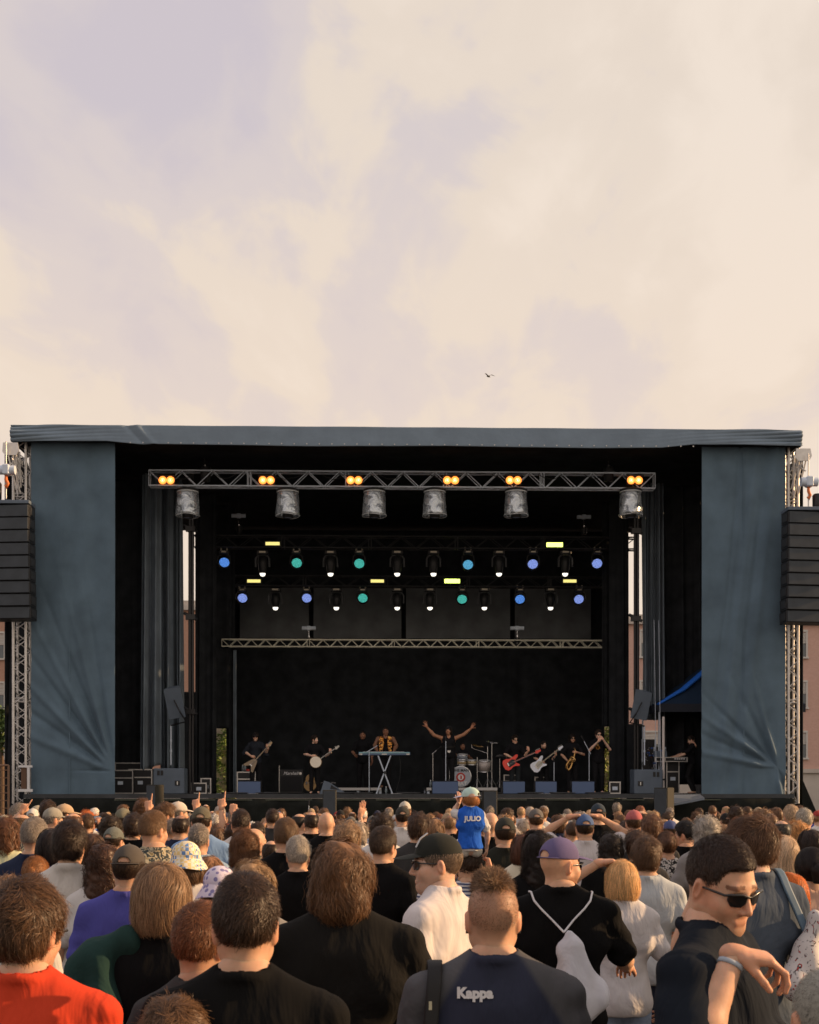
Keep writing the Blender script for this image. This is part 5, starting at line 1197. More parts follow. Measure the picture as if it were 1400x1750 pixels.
g = G(); g.tube([(.08, .05, .50), (.13, 0, .49), (.14, -.02, .42), (.10, -.03, .25), (.03, -.05, .02), (-.02, -.06, -.12), (-.09, -.08, -.20), (-.15, -.08, -.14), (-.13, -.08, -.02), (-.06, -.1, .08), (.02, -.12, .14)], [.010, .012, .016, .022, .032, .038, .042, .045, .05, .06, .09], 14); g.build('tube', M['brass'], r)
g = G(); g.lathe([(.085, 0), (.105, .015), (.10, .02), (.07, .0)], 20, Mx((.03, -.125, .145), rx=R(55), ry=R(25))); g.build('bell', M['brass'], r)
g = G(); [g.disc((.10-.028*k, -.065, .28-.085*k), .018, (0, -1, 0), 10, .01) for k in range(6)]; g.build('keys', M['brass'], r)
performer(1023, 1247, 41.0, 'trumpet player with sunglasses and swept back hair in black T-shirt', SK_L, BLK, (((.30, .10, 1.22), (.07, .30, 1.50), 'grip', (-.7, .2, .6), (0, -.6, 0)), ((.27, .12, 1.20), (.06, .32, 1.44), 'grip', (-.5, .2, .8), (0, -.6, 0))), 'thick', (.06, .04, .03), glasses=True, stub=.3, head=(R(12), .0, 0))
r = empty('trumpet', (S(1022, 40.6), 40.60, FZ+1.50), 0, 'small brass trumpet at the mouth of the trumpet player', 'trumpet')
g = G(); g.tube([(.02, .22, .08), (.0, .0, .03), (-.03, -.17, -.02), (-.045, -.24, -.04), (-.05, -.28, -.05)], [.006, .008, .010, .028, .062], 14, False); g.tube([(0, 0, .03), (0, .1, -.02), (0, .1, -.02), (-.02, -.12, -.06), (-.02, -.12, -.0)], .008, 8); g.build('tube', M['brass'], r)
g = G(); [g.tube([(0, .03*k, -.05), (0, .03*k, .07)], .010, 8) for k in (-1, 0, 1)]; g.build('valve', M['brass'], r)
performer(1181, 1257, 40.6, 'stage technician in black T-shirt and shorts leaning over the lighting desk', SK_M, BLK, (((.26, .2, 1.2), (.22, .42, 1.12), 'relax', (0, 1, -.1), (0, 0, -1)), ((.25, .25, 1.22), (.2, .5, 1.14), 'relax', (0, 1, 0), (0, 0, -1))), 'short', rz=R(78), head=(0, -.3, 0), trouser=(.02, .02, .022), legs=(((.10, .12, .50), (.10, -.05, .09)), ((.10, .02, .50), (.105, -.1, .09))))
# drum kit
r = thing('drum_kit', 801, 41.9, 'drum kit with a printed bass drum skin on the low platform', 'drum kit', FZ+.19)
def drum(x, y, z, rad, h, nm, col, tilt=0, horiz=False):
    q = Mx((x, y, z), rx=R(90) if horiz else tilt); g = G(); g.lathe([(rad, -h/2), (rad, h/2)], 28, q, close=True); d = g.build(nm, M['objgloss'], r, col)
    g = G(); [g.lathe([(rad+.012, s*h/2-.012), (rad+.012, s*h/2+.012), (rad-.01, s*h/2+.012)], 28, q) for s in (-1, 1)]; g.build('hoop', M['chrome'], d)
    g = G(); g.lathe([(.001, h/2+.004), (rad-.01, h/2+.004)], 28, q); g.build('skin', M['obj'], d, (.5, .5, .5)); return d
bd = drum(-.28, -.15, .36, .34, .42, 'bass_drum', (.05, .05, .06), horiz=True)
M['head_print'] = mat('drum_print', (.42, .46, .52), .6)
g = G(); g.disc((-.28, -.366, .36), .325, (0, -1, 0), 32, .004); g.build('front_skin', M['head_print'], bd)
lettering('THE MAN', .125, bd, Matrix.Translation((-.28, -.376, .56)) @ FRONT, M['gear'], 0, .002); lettering('BEAT', .17, bd, Matrix.Translation((-.28, -.376, .13)) @ FRONT, M['white'], 0, .006)
g = G(); g.disc((-.28, -.373, .34), .15, (0, -1, 0), 24); g.build('ring_print', mat('red_print', (.5, .06, .05), .6), bd); g = G(); g.disc((-.28, -.379, .34), .095, (0, -1, 0), 24); g.build('disc_print', M['white'], bd); g = G(); g.box((-.27, -.386, .34), (.05, .004, .11)); g.build('figure_print', mat('red_print2', (.5, .06, .05), .6), bd)
for a in ((-.22, 0, .83, .15, .12, 'tom', (.5, .38, .22)), (.10, 0, .84, .15, .13, 'tom', (.6, .5, .3)), (.52, .1, .72, .20, .34, 'floor_tom', (.5, .45, .42)), (-.2, .1, 1.02, .17, .14, 'snare', (.3, .34, .4))): drum(*a, tilt=R(12))
for x, h in ((.28, 1.0), (.62, 1.35), (.76, 1.50), (1.02, .95), (-.62, 1.3)):
    g = G(); g.tube([(x, 0, 0), (x, 0, h)], .012, 8); [g.tube([(x, 0, .3), (x+.18*math.cos(a), .18*math.sin(a), 0)], .009, 6) for a in (.3, 2.4, 4.5)]; g.build('cymbal_stand', M['chrome'], r)
g = G(); g.tube([(.62, 0, 1.12), (.12, .1, 1.30)], .010, 8); g.tube([(.12, .1, 1.30), (.10, .1, 1.42)], .016, 8); g.build('boom_arm', M['chrome'], r)
for x, z, tl in ((.76, 1.5, 14), (1.08, .98, -25), (-.62, 1.3, 10), (.30, 1.38, 12)):
    g = G(); g.lathe([(.001, .02), (.04, .015), (.20, 0), (.20, -.003), (.001, .01)], 24, Mx((x, .05, z), rx=R(tl), ry=R(10))); g.build('cymbal', M['brass'] if x < .5 else M['chrome'], r)
mic_stand(740, 41.2, 1.1, 'chrome percussion stand left of the lead singer', (.12, 0, .1), FZ+.19, 'chrome')
# right hand side: racks, desk, tent
r = thing('lighting_desk', 1146, 40.3, 'long pale edged lighting desk in an open case below the blue tent', 'desk', FZ+1.06)
g = G(); g.box((0, .2, .02), (1.05, .6, .14), None, .01); g.build('case', M['case'], r)
g = G(); [g.box((0, -.105, z), (1.05, .02, .025)) for z in (-.045, .08)]; [g.box((x, -.105, .02), (.04, .02, .12)) for x in (-.5, -.2, .5)]; g.build('edge_trim', M['alu'], r)
g = G(); [g.box((.12+.07*k, -.118, .035), (.05, .01, .035)) for k in range(5)]; g.build('label_strip', M['white'], r)
g = G(); g.box((-.25, .25, .26), (.42, .03, .28), Mx(rx=R(-20))); g.build('screen', M['grille'], r)
for px, h, w, lab in ((1108, 1.75, .45, 'tall dark equipment rack with cables beside the right pole speaker'), (1127, 1.5, .4, 'equipment rack with small lamps behind the pale pole')):
    r = thing('equipment_rack', px, 41.2, lab, 'rack'); g = G(); g.box((0, .2, h/2), (w, .5, h)); g.build('cabinet', M['case'], r)
    g = G(); [g.box((sx*w*.46, -.055, h/2), (.03, .01, h)) for sx in (-1, 1)]; g.build('rail', M['alu_mid'], r)
    gg = random.Random(px); 
    for c, nm in (((.5, .5, .5), 'knobs'), ((.7, .12, .03), 'red_lamps'), ((.05, .12, .4), 'blue_panels')):
        g = G(); [g.box((gg.uniform(-.18, .18), -.06, gg.uniform(.3, h-.05)), (.03, .01, .02) if nm != 'blue_panels' else (.12, .01, .05)) for _ in range(14 if nm == 'knobs' else 5)]; g.build(nm[:-1]+'_set', M['obj'], r, c)
    g = G(); [g.tube([(gg.uniform(-.2, .2), -.07, h*.95), (gg.uniform(-.25, .25), -.1, h*.5), (gg.uniform(-.2, .2), -.08, gg.uniform(.1, .3))], .007, 5) for _ in range(6)]; g.build('cable_bundle', M['gear'], r)
r = thing('white_pole', 1134, 39.9, 'pale upright pole standing in front of the lighting desk', 'pole'); zt1 = at(1134, 1225, 39.9).z-FZ
g = G(); g.tube([(0, 0, 0), (0, 0, zt1)], .042, 12); g.build('tube', mat('pale_pole', (.75, .70, .66), .5), r); g = G(); g.tube([(0, 0, .42), (0, 0, .47)], .06, 12); g.build('clamp', M['gear'], r)  # pale is the pole's own colour
Y = 40.8; pk = at(1232, 1118, Y+1.2); r = empty('canopy_tent', (pk.x, Y+1.2, FZ), 0, 'pop up tent with bright blue roof edge at the right of the stage', 'tent'); z0 = at(1125, 1203, Y).z-FZ; zp = pk.z-FZ; xe = S(1123, Y)-pk.x
g = G(); V = [(xe, -1.3, z0), (-xe*1.0, -1.3, z0), (-xe, 1.3, z0), (xe, 1.3, z0), (0, 0, zp), (xe*.5, -.6, z0+(zp-z0)*.40)]
g.add(V, [(0, 1, 5), (5, 1, 4), (0, 5, 3), (5, 4, 3), (1, 2, 4), (2, 3, 4)]); g.build('roof', mat('tent_blue_dark', (.014, .035, .075), .7), r)
g = G(); g.tube([(xe, -1.32, z0-.02), (xe*.62, -.85, z0+(zp-z0)*.28), (xe*.3, -.42, z0+(zp-z0)*.62), (0, -.02, zp+.02)], [.07, .14, .15, .10], 8, flat=.5); g.build('ridge_edge', mat('tent_blue', (.03, .20, .85), .6), r)
g = G(); g.box((0, -1.31, z0-.13), (abs(xe)*2, .02, .26)); g.box((xe, 0, z0-.13), (.02, 2.6, .26)); g.build('valance', mat('tent_valance', (.03, .035, .05), .8), r)
for x, y in ((xe+.05, -1.25), (xe+.05, 1.25), (-xe-.05, 1.25)): g = G(); g.box((x, y, z0/2), (.04, .04, z0)); g.build('leg', M['alu_mid'], r)
for px, lab in ((1118, 'thin pale cable drooping in front of the equipment rack'), (1126, 'second thin cable drooping beside the pale pole')):
    r = thing('hanging_cable', px, 40.0, lab, 'cable'); zz = at(px, 1060, 40).z-FZ; g = G(); g.tube([(0, 0, zz), (.03, 0, zz*.6), (.05, 0, zz*.3), (.08, .0, .3)], .009, 5); g.build('cord', M['alu_mid'], r)
# crates behind the left curtain foot
# fence at the left edge
r = empty('fence_panel', (at(2, 1350, 37.5).x, 37.5, -.2), 0, 'rusty metal mesh fence at the bottom left beside the stage', 'fence'); g = G(); zt1 = at(0, 1308, 37.5).z+.2
[g.tube([(x, 0, 0), (x, 0, zt1)], .012, 5) for x in np.arange(-.8, .25, .09)]; [g.tube([(-.8, 0, z), (.22, 0, z)], .014, 5) for z in np.arange(.3, zt1, .22)]; g.build('mesh_bars', mat('rusty_bars', (.25, .14, .08), .7), r)
g = G(); g.tube([(.22, 0, 0), (.22, 0, zt1)], .03, 8); g.tube([(-.8, 0, zt1), (.22, 0, zt1)], .03, 8); g.build('frame', mat('rusty_frame', (.22, .13, .08), .7), r)
# crossed white board near the left tower foot
r = empty('white_frame_box', (at(46, 1330, CY-.1).x, CY-.25, zt(46, 1352)), 0, 'white painted frame at the foot of the left tower', 'frame'); g = G(); hh = zt(46, 1310)-zt(46, 1352)
g.box((.09, 0, hh/2), (.07, .05, hh)); g.box((0, 0, hh), (.4, .06, .06)); g.box((0, 0, .02), (.42, .06, .08)); g.build('frame', M['white'], r); g = G(); g.box((-.05, .03, hh/2), (.16, .03, hh*.9)); g.build('panel', mat('brown_board', (.14, .08, .05), .7), r)
# bird
p = at(835, 643, 60); r = empty('bird', p, R(30), 'tiny dark bird flying in the sky above the stage', 'bird')
g = G(); g.tube([(-.02, -.16, -.10), (0, -.08, -.04), (0, .02, .0), (0, .10, .03), (0, .15, .05)], [.006, .03, .045, .03, .006], 8); g.build('body', M['obj'], r, (.10, .08, .05))
for s in (-1, 1): g = G(); g.add([(0, .06, .02), (0, -.04, .0), (s*.17, -.03, .10), (s*.30, -.12, .02), (s*.16, .06, .11)], [(0, 1, 2, 4), (4, 2, 3)]); o = g.build('wing', M['obj'], r, (.12, .10, .06)); o.modifiers.new('t', 'SOLIDIFY').thickness = .006

_rg = random.Random(8)
for i, px in enumerate((400, 455, 590, 615, 700, 835, 905, 960, 1020)):
    near = ('rack case', 'guitarist on the left', 'side facing monitor', 'keyboard stand', 'singer platform', 'drum kit', 'red guitar player', 'saxophonist', 'trumpet player')[i]
    r = thing('stage_cable', px, 38.6, 'loose dark cable lying on the stage edge near the '+near, 'cable', FZ+.012, group='cables on the stage floor')
    g = G(); a = _rg.uniform(0, 6); g.tube([((.28+.05*math.sin(3*t))*math.cos(a+t)*1.3, (.16+.03*math.cos(2*t))*math.sin(a+t), .012*t/3) for t in [k*.45 for k in range(20)]], .014, 5); g.build('cord', M['alu_dark'], r)
for px, lab in ((432, 'white sheet taped on the stage edge in front of the guitarist'), (676, 'white sheet lying on the stage edge below the keyboard'), (931, 'white sheet lying on the stage edge between two monitors')):
    r = thing('paper_sheet', px, 38.5, lab, 'paper', FZ+.01, .3); g = G(); g.box((0, 0, 0), (.30, .21, .004)); g.build('sheet', M['white'], r)
# ------------------------------------------------------------------ the crowd
H_BK, H_DB, H_BR, H_LB, H_RD, H_GR, H_BL, H_WH = (.012, .010, .009), (.035, .020, .012), (.075, .040, .020), (.16, .095, .050), (.26, .085, .030), (.20, .17, .14), (.42, .28, .14), (.42, .38, .33)
SK = [(.56, .33, .21), (.50, .28, .17), (.60, .38, .27), (.44, .24, .14), (.36, .19, .11)]
T_BK, T_NV, T_WH, T_GY, T_BL, T_LB, T_RD, T_CH, T_GN, T_CR = (.0065, .0065, .007), (.022, .03, .06), (.62, .60, .57), (.25, .24, .23), (.03, .07, .32), (.22, .34, .50), (.62, .06, .025), (.045, .045, .045), (.03, .07, .06), (.60, .55, .42)
def person(px, ytop, d, label, style='short', hc=H_DB, tc=T_BK, yaw=0, hat=None, hatc=T_CH, hatm=None, lod=1, skin=0, fig=None, glasses=None, trouser=(.03, .04, .07), htop=1.775, shirt_m=None, hseed=0, group=None, roll=0, bcol=None, flip=False):
    p = atd(px, ytop, d); gnd = gz(p.y); s = min(max((p.z-gnd)/htop, .80), 1.14)
    r = empty('person', (p.x, p.y, p.z-htop*s), R(yaw), label, 'person', group, s)
    hc = tuple(min(c*1.25, .8) for c in hc)
    fig_objects(r, fig, SK[skin] if isinstance(skin, int) else skin, tc, trouser, shirt_m)
    if hat and style in ('short', 'thick', 'fade', 'buzz'): style = 'capped'
    if style: h = link_mesh('hair', hair_mesh(style, lod, hseed), M['hair'], r, hc); h.matrix_local = fig['hm']
    if lod == 2 and style in ('fade', 'short', 'top', 'crop', 'buzz'): h = link_mesh('stubble', hair_mesh('stubble', 2, 0), M['hair'], r, hc); h.matrix_local = fig['hm']
    if hat: add_cap(r, fig['hm'], hat, hatc, min(lod, 2), m=hatm, bcolor=bcol, flip=flip)
    if glasses: add_glasses(r, fig['hm'], *glasses)
    return r, s
# --- printed fabrics
def pattern(name, kind, a, b, sc, c=None):
    m = mat(name, a, .85, bump=(60, .3, .002)); n, l, p = nodes(m); tc = n.new('ShaderNodeTexCoord'); src = tc.outputs['Object']
    if kind == 'check':
        t = n.new('ShaderNodeTexChecker'); t.inputs['Scale'].default_value = sc; t.inputs['Color1'].default_value = (*a, 1); t.inputs['Color2'].default_value = (*b, 1); l.new(src, t.inputs['Vector']); l.new(t.outputs['Color'], p.inputs['Base Color']); return m
    if kind == 'stripe': t = n.new('ShaderNodeTexWave'); t.bands_direction = 'Z'; t.inputs['Scale'].default_value = sc; t.inputs['Distortion'].default_value = .6; o = t.outputs[1]; th = .5
    elif kind == 'dots': t = n.new('ShaderNodeTexVoronoi'); t.inputs['Scale'].default_value = sc; o = t.outputs['Distance']; th = .38
    else: t = n.new('ShaderNodeTexNoise'); t.inputs['Scale'].default_value = sc; t.inputs['Detail'].default_value = 3; t.inputs['Distortion'].default_value = 2; o = t.outputs[0]; th = .5
    l.new(src, t.inputs['Vector']); r = n.new('ShaderNodeValToRGB'); r.color_ramp.interpolation = 'CONSTANT'; e = r.color_ramp.elements; e[0].color = (*a, 1); e[1].position = th; e[1].color = (*b, 1)
    if c: k = e.new(th+.08); k.color = (*c, 1)
    l.new(o, r.inputs[0]); l.new(r.outputs[0], p.inputs['Base Color']); return m
M['checker_hat'] = pattern('yellow_blue_check', 'check', (.72, .56, .25), (.72, .70, .60), 46); 
def tri_check():
    m = M['checker_hat']; n, l, p = nodes(m); tc = n.new('ShaderNodeTexCoord'); t = n.new('ShaderNodeTexChecker'); t.inputs['Scale'].default_value = 46; mp = n.new('ShaderNodeMapping'); mp.inputs['Location'].default_value = (.011, .011, .0); l.new(tc.outputs['Object'], mp.inputs[0]); l.new(mp.outputs[0], t.inputs['Vector'])
    nz = n.new('ShaderNodeTexVoronoi'); nz.inputs['Scale'].default_value = 30; l.new(tc.outputs['Object'], nz.inputs['Vector']); gt = n.new('ShaderNodeMath'); gt.operation = 'GREATER_THAN'; gt.inputs[1].default_value = .45; sp = n.new('ShaderNodeSeparateColor'); l.new(nz.outputs['Color'], sp.inputs[0]); l.new(sp.outputs[0], gt.inputs[0])
    src = p.inputs['Base Color'].links[0].from_socket; mu = n.new('ShaderNodeMath'); mu.operation = 'MULTIPLY'; l.new(t.outputs['Fac'], mu.inputs[0]); l.new(gt.outputs[0], mu.inputs[1]); mx = n.new('ShaderNodeMixRGB'); l.new(mu.outputs[0], mx.inputs[0]); l.new(src, mx.inputs[1]); mx.inputs[2].default_value = (.12, .24, .48, 1); l.new(mx.outputs[0], p.inputs['Base Color'])
tri_check()
M['lilac_hat'] = pattern('lilac_dots', 'dots', (.22, .20, .38), (.62, .56, .66), 30); M['stripes'] = pattern('navy_stripes', 'stripe', (.06, .08, .16), (.55, .55, .55), 14); M['floral'] = pattern('floral_shirt', 'noise', (.04, .05, .05), (.45, .40, .28), 22, (.25, .2, .1)); M['mono'] = pattern('black_white_print', 'noise', (.015, .015, .015), (.55, .52, .48), 26)
# --- shared figures for the middle and far crowd
def arm(e, w, k='relax', f=(0, .2, 1), p=(0, 1, 0)): return (e, w, k, f, p)
PK = arm((.25, .10, 1.62), (.22, .16, 1.88), 'point'); FK = arm((.27, .08, 1.60), (.26, .12, 1.86), 'fist'); PH = arm((.24, .20, 1.40), (.09, .30, 1.62), 'grip', (-.3, .1, 1), (-.5, .6, 0)); HD = arm((.36, .02, 1.60), (.13, .0, 1.74), 'relax', (-1, -.1, .15), (0, 0, -1))
lo = dict(hv=.009, bv=.024, hh=.006, sv=.018)
FIG = dict(m=figure(seed=2, **lo), m2=figure(seed=5, w=1.12, belly=.05, fat=.15, **lo), f=figure(seed=3, fem=True, **lo), f2=figure(seed=9, fem=True, w=.95, shirt='tank', **lo), mc=figure(seed=4, scalp=.75, shirt='collar', **lo), ms=figure(seed=6, scalp=.8, **lo),
           mr=figure(seed=7, head=(R(-55), 0, 0), stub=.5, **lo), ml=figure(seed=8, head=(R(55), 0, 0), **lo), up=figure(seed=11, arms=(None, PK), **lo), upl=figure(seed=12, arms=(PK, None), **lo), wave=figure(seed=17, arms=(None, arm((.30, .10, 1.58), (.26, .16, 1.82), 'open', (.25, 0, 1), (-.6, 1, 0))), **lo), fist=figure(seed=13, arms=(FK, None), **lo), ph=figure(seed=14, arms=(PH, PH), **lo), hd=figure(seed=15, fem=True, arms=(HD, HD), **lo))
far = dict(hv=.013, bv=.034, hh=.008, sv=.026)
FAR = [figure(seed=21, **far), figure(seed=22, w=1.1, fat=.1, **far), figure(seed=23, fem=True, **far), figure(seed=24, head=(R(-60), 0, 0), **far), figure(seed=25, head=(R(60), 0, 0), **far), figure(seed=26, scalp=.8, **far)]
hi = dict(hv=.0042, bv=.0115, hh=.0042, sv=.0085)
REF = []      # (px, ytop, width, depth, short phrase)
def P(px, ytop, w, label, ref, fig='m', **k):
    d = k.pop('d', None) or .172*2200/w; k.setdefault('lod', 1)
    out = person(px, ytop, d, label, fig=FIG[fig] if isinstance(fig, str) else fig, **k); REF.append((px, ytop, w, d, ref)); return out
# ================= foreground =================
f = figure(seed=31, w=1.05, arms=(None, None), head=(R(-14), 0, 0), stub=.3, **hi)
r, s = P(48, 1503, 114, 'man with thick brown hair and bright red T-shirt in the bottom left corner', 'the red T-shirt', f, d=3.3, style='thick', hc=H_BR, tc=T_RD, lod=2, skin=0, hseed=1)
g = G(); g.tube([(.075, .02, .002), (.078, .08, .004)], .004, 6); o = g.build('glasses_arm', M['objgloss'], r, (.02, .02, .02)); o.matrix_local = f['hm']
f = figure(seed=32, w=.98, fem=True, head=(R(8), 0, 0), **hi)
r, s = P(277, 1470, 112, 'woman with light brown bob and black T-shirt carrying a green hoodie on her left shoulder', 'the light brown bob', f, d=4.15, style='bob', hc=(.20, .125, .070), tc=T_BK, lod=2, hseed=2, htop=1.768)
gp = figure.__globals__
def cloth_blob(name, prims, mt, parent, col, h=.012, amp=.006, seed=0):
    gg = np.random.default_rng(seed); a = gg.uniform(0, 6, 4)
    V, Q = surf(prims, h, lambda X, Y, Z: amp*(np.sin(45*X+20*Z+a[0])+.7*np.sin(33*Y-26*Z+a[1])+.5*np.sin(70*X-11*Z+a[2]))); return link_mesh(name, np_mesh(name, V, Q), mt, parent, col)
cloth_blob('hoodie', [rc((-.10, -.06, 1.50), (-.21, -.03, 1.44), .062, .07, .03), rc((-.19, -.09, 1.44), (-.15, -.16, 1.10), .055, .05, .04), rc((-.24, -.06, 1.42), (-.27, -.09, 1.05), .06, .06, .04), rc((-.18, -.13, 1.32), (-.12, -.14, 1.02), .05, .04, .04)], M['cloth'], r, (.018, .045, .040), .011, .006, 1)
f = figure(seed=33, w=1.08, scalp=.5, head=(R(4), 0, 0), **hi)
P(420, 1489, 116, 'man with short dark faded hair and black T-shirt in front, left of the centre', 'the front man in black', f, d=3.15, style='short', hc=H_DB, tc=(.007, .007, .007), lod=2, hseed=3)
f = figure(seed=34, w=.85, head=(R(-20), 0, 0), hv=.005, bv=.014, sv=.011)
P(344, 1540, 84, 'youth with short reddish brown hair half hidden between bob haired woman and man in black', 'the reddish brown haired youth', f, d=3.72, style='short', hc=(.12, .05, .022), tc=T_CH, lod=2, hseed=4, skin=1)
A5a = arm((.29, .02, 1.20), (.32, .22, 1.05), 'relax', (0, 1, .1), (0, 0, -1))
f = figure(seed=35, w=1.18, arms=(None, A5a), head=(R(-10), 0, 0), sleeve=.72, **hi)
r, s = P(585, 1421, 118, 'man with long wavy chestnut hair and charcoal T-shirt standing with his back to us', 'the long haired man in charcoal', f, d=4.3, style='shag', hc=(.105, .056, .028), tc=(.013, .0125, .0115), lod=2, hseed=5, htop=1.79)
f = figure(seed=36, w=1.0, head=(R(38), 0, 0), stub=.35, fat=.05, **hi)
r, s = P(744, 1413, 98, 'man in black baseball cap and wraparound sunglasses turned to the left, wearing a white T-shirt', 'the black baseball cap', f, d=5.5, style='short', hc=(.14, .10, .07), tc=(.60, .56, .55), yaw=57, hat='fitted', hatc=(.020, .022, .018), lod=2, glasses=((.02, .02, .02),), skin=2, htop=1.79)
g = G(); g.tube([(-.033, .092, .072), (-.026, .072, .108), (-.02, .04, .130)], .007, 6, flat=.4); o = g.build('cap_stripe', M['obj'], r, (.5, .5, .5)); o.matrix_local = f['hm']
f = figure(seed=37, w=1.12, scalp=.62, head=(0, 0, 0), sleeve=.6, folds=.8, **hi)
V_, Q_, C_ = f['shirt']; m_ = np.clip((np.abs(V_[:, 0])-.075-(1.53-V_[:, 2])*.62)/.02+.5, 0, 1)[:, None]; C_[:, :3] = 1+m_*(np.array((2.6, 2.3, 1.5))-1)
r, s = P(842, 1488, 96, 'man with shaved sides, spiky crest and dark blue T-shirt with white lettering across the back', 'the lettered navy T-shirt', f, d=3.62, style='top', hc=(.13, .080, .045), tc=(.033, .038, .062), lod=2, skin=0, htop=1.772)
def back_y(x, z, fg): 
    V = fg['shirt'][0]; m = (np.abs(V[:, 0]-x) < .02) & (np.abs(V[:, 2]-z) < .02); return V[m][:, 1].min() if m.any() else -.15
def wrap_text(s, size, r, fg, x, z, m, bold, w):
    me = text_mesh(s, size, .0015, 0, bold); n = len(me.vertices); co = np.zeros(n*3, np.float32); me.vertices.foreach_get('co', co); co = co.reshape(-1, 3)
    X = x+co[:, 0]; Z = z+co[:, 1]; xs = np.linspace(X.min()-.02, X.max()+.02, 9); ys = np.array([back_y(a, z, fg) for a in xs]); Yv = np.interp(X, xs, ys)-.004-co[:, 2]
    me.vertices.foreach_set('co', np.stack([X, Yv, Z], 1).astype(np.float32).ravel()); me.update(); o = link_mesh('lettering', me, m, r); return o
wrap_text('Kappa', .040, r, f, -.062, 1.437, M['white'], .0022, .1)
def over_strap(name, r, fg, xs, wd, m, col, off=.006, z0=1.50, z1=1.02):
    V = fg['shirt'][0]; pts = []
    for k in range(7):
        y = .05-.02*k; x = xs(1.50); mm = (np.abs(V[:, 0]-x) < wd*.6) & (np.abs(V[:, 1]-y) < .02); pts.append((x, y, (V[mm][:, 2].max() if mm.any() else 1.48)+off))
    zz = pts[-1][2]-.035
    while zz > z1:
        x = xs(zz); y = min(back_y(x, zz, fg), pts[-1][1]+.002); pts.append((x, y-off, zz)); zz -= .025
    P_ = np.array(pts); P_[1:-1] = (P_[:-2]+2*P_[1:-1]+P_[2:])/4; VV = []
    for (x, y, z) in P_:
        for q in (-.5, -.3, .3, .5): VV.append((x+q*wd, y, z-(abs(q) > .4)*.0))
    n = len(P_); Q = [(4*i+k, 4*i+k+1, 4*i+k+5, 4*i+k+4) for i in range(n-1) for k in range(3)]
    o = link_mesh(name, np_mesh(name, np.array(VV), np.array(Q)), m, r, col); t = o.modifiers.new('t', 'SOLIDIFY'); t.thickness = .012; t.offset = 0; return o
st = over_strap('backpack_strap', r, f, lambda z: -.170-.10*(1.50-z), .042, M['obj'], (.006, .006, .006), .007)
yb = back_y(-.19, 1.38, f); g = G(); g.box((-.186, yb-.021, 1.37), (.009, .004, .085)); g.box((-.186, yb-.021, 1.385), (.0092, .0045, .02)); g.build('strap_print', M['obj'], st, (.55, .52, .35))
for sx in (-1, 1): g = G(); g.tube([(sx*.074, -.014, -.033), (sx*.083, -.016, -.033)], .0042, 10); o = g.build('ear_stud', M['gear'], r); o.matrix_local = f['hm']
f = figure(seed=38, w=1.16, head=(R(-52), 0, 0), stub=1.4, arms=(None, arm((.30, .06, 1.20), (.34, .28, 1.12), 'relax', (0, 1, 0), (0, 0, -1))), sleeve=.62, **hi)
r, s = P(958, 1421, 78, 'bearded man in purple cap and black T-shirt carrying a white drawstring bag', 'the purple cap', f, d=5.9, style=None, tc=(.006, .006, .0065), yaw=-4, hat='strap', hatc=(.115, .095, .20), lod=2, glasses=((.02, .02, .02),), skin=0, htop=1.79)
bag = [rc((.02, -.20, 1.27), (.03, -.20, 1.06), .05, .115, .05), el((.03, -.20, 1.06), (.15, .055, .13), .05), rc((0, -.205, 1.345), (0, -.20, 1.26), .016, .04, .03)]
b = cloth_blob('drawstring_bag', bag, M['cloth'], r, (.50, .51, .56), .010, .007, 3); b.location = (.015, -.02, .0)
g = G(); yl = back_y(-.10, 1.3, f)
for sx in (-1, 1): g.tube([(0, -.215, 1.345), (sx*.05, back_y(sx*.05, 1.40, f)-.008, 1.395), (sx*.10, back_y(sx*.10, 1.44, f)-.008, 1.445), (sx*.128, back_y(sx*.128, 1.475, f)-.004, 1.478), (sx*.140, -.075, 1.515), (sx*.145, .01, 1.51)], .0050, 6)
g.build('drawstring', M['obj'], b, (.6, .6, .62)); bpy.data.objects[b.name].children[0].location = (-.015, .02, 0)
f = figure(seed=39, fem=True, head=(R(5), 0, 0), arms=(HD, None), hv=.006, bv=.014, sv=.011)
P(1061, 1467, 66, 'blonde woman with shoulder length bob, white T-shirt and jeans, one hand raised to her head', 'the blonde bob', f, d=6.9, style='bob', hc=(.50, .33, .16), tc=(.60, .58, .58), lod=2, hseed=6, trouser=(.22, .28, .38), htop=1.768)
# the big man at the right
f = figure(seed=40, w=1.46, ar=1.2, belly=.15, neck=.074, fat=.24, stub=.28, scalp=.75, head=(R(-30), -.30, R(4)), arms=(None, arm((.370, .000, 1.235), (.226, .080, 1.478), 'droop', (-.45, .86, -.14), (-.1, -.15, -.98))), sleeve=.80, hv=.0036, bv=.0105, hh=.0034, sv=.0085, folds=1.2)
r, s = P(1236, 1416, 128, 'big man in sunglasses looking down to the right, forearm raised before his chest', 'the big man in sunglasses', f, d=3.5, style='crop', hc=(.030, .018, .012), tc=(.011, .015, .022), yaw=-118, lod=2, glasses=((.015, .015, .015), None, 1.0), skin=(.58, .34, .22), hseed=8, htop=1.78)
g = G(); e = Vector((.226, .080, 1.478)).lerp(Vector((.370, .000, 1.235)), .10); q = (Vector((.226, .080, 1.478))-Vector((.370, .000, 1.235))).to_track_quat('Z', 'Y').to_matrix().to_4x4()
g.lathe([(.0300, -.006), (.0325, -.006), (.0325, .006), (.0300, .006)], 24, Matrix.Translation(e) @ q); g.build('bracelet', M['obj'], r, (.35, .40, .45))
f = figure(seed=41, w=1.05, head=(R(42), 0, 0), sleeve=.6, **{**hi, 'hv': .005, 'bv': .013})
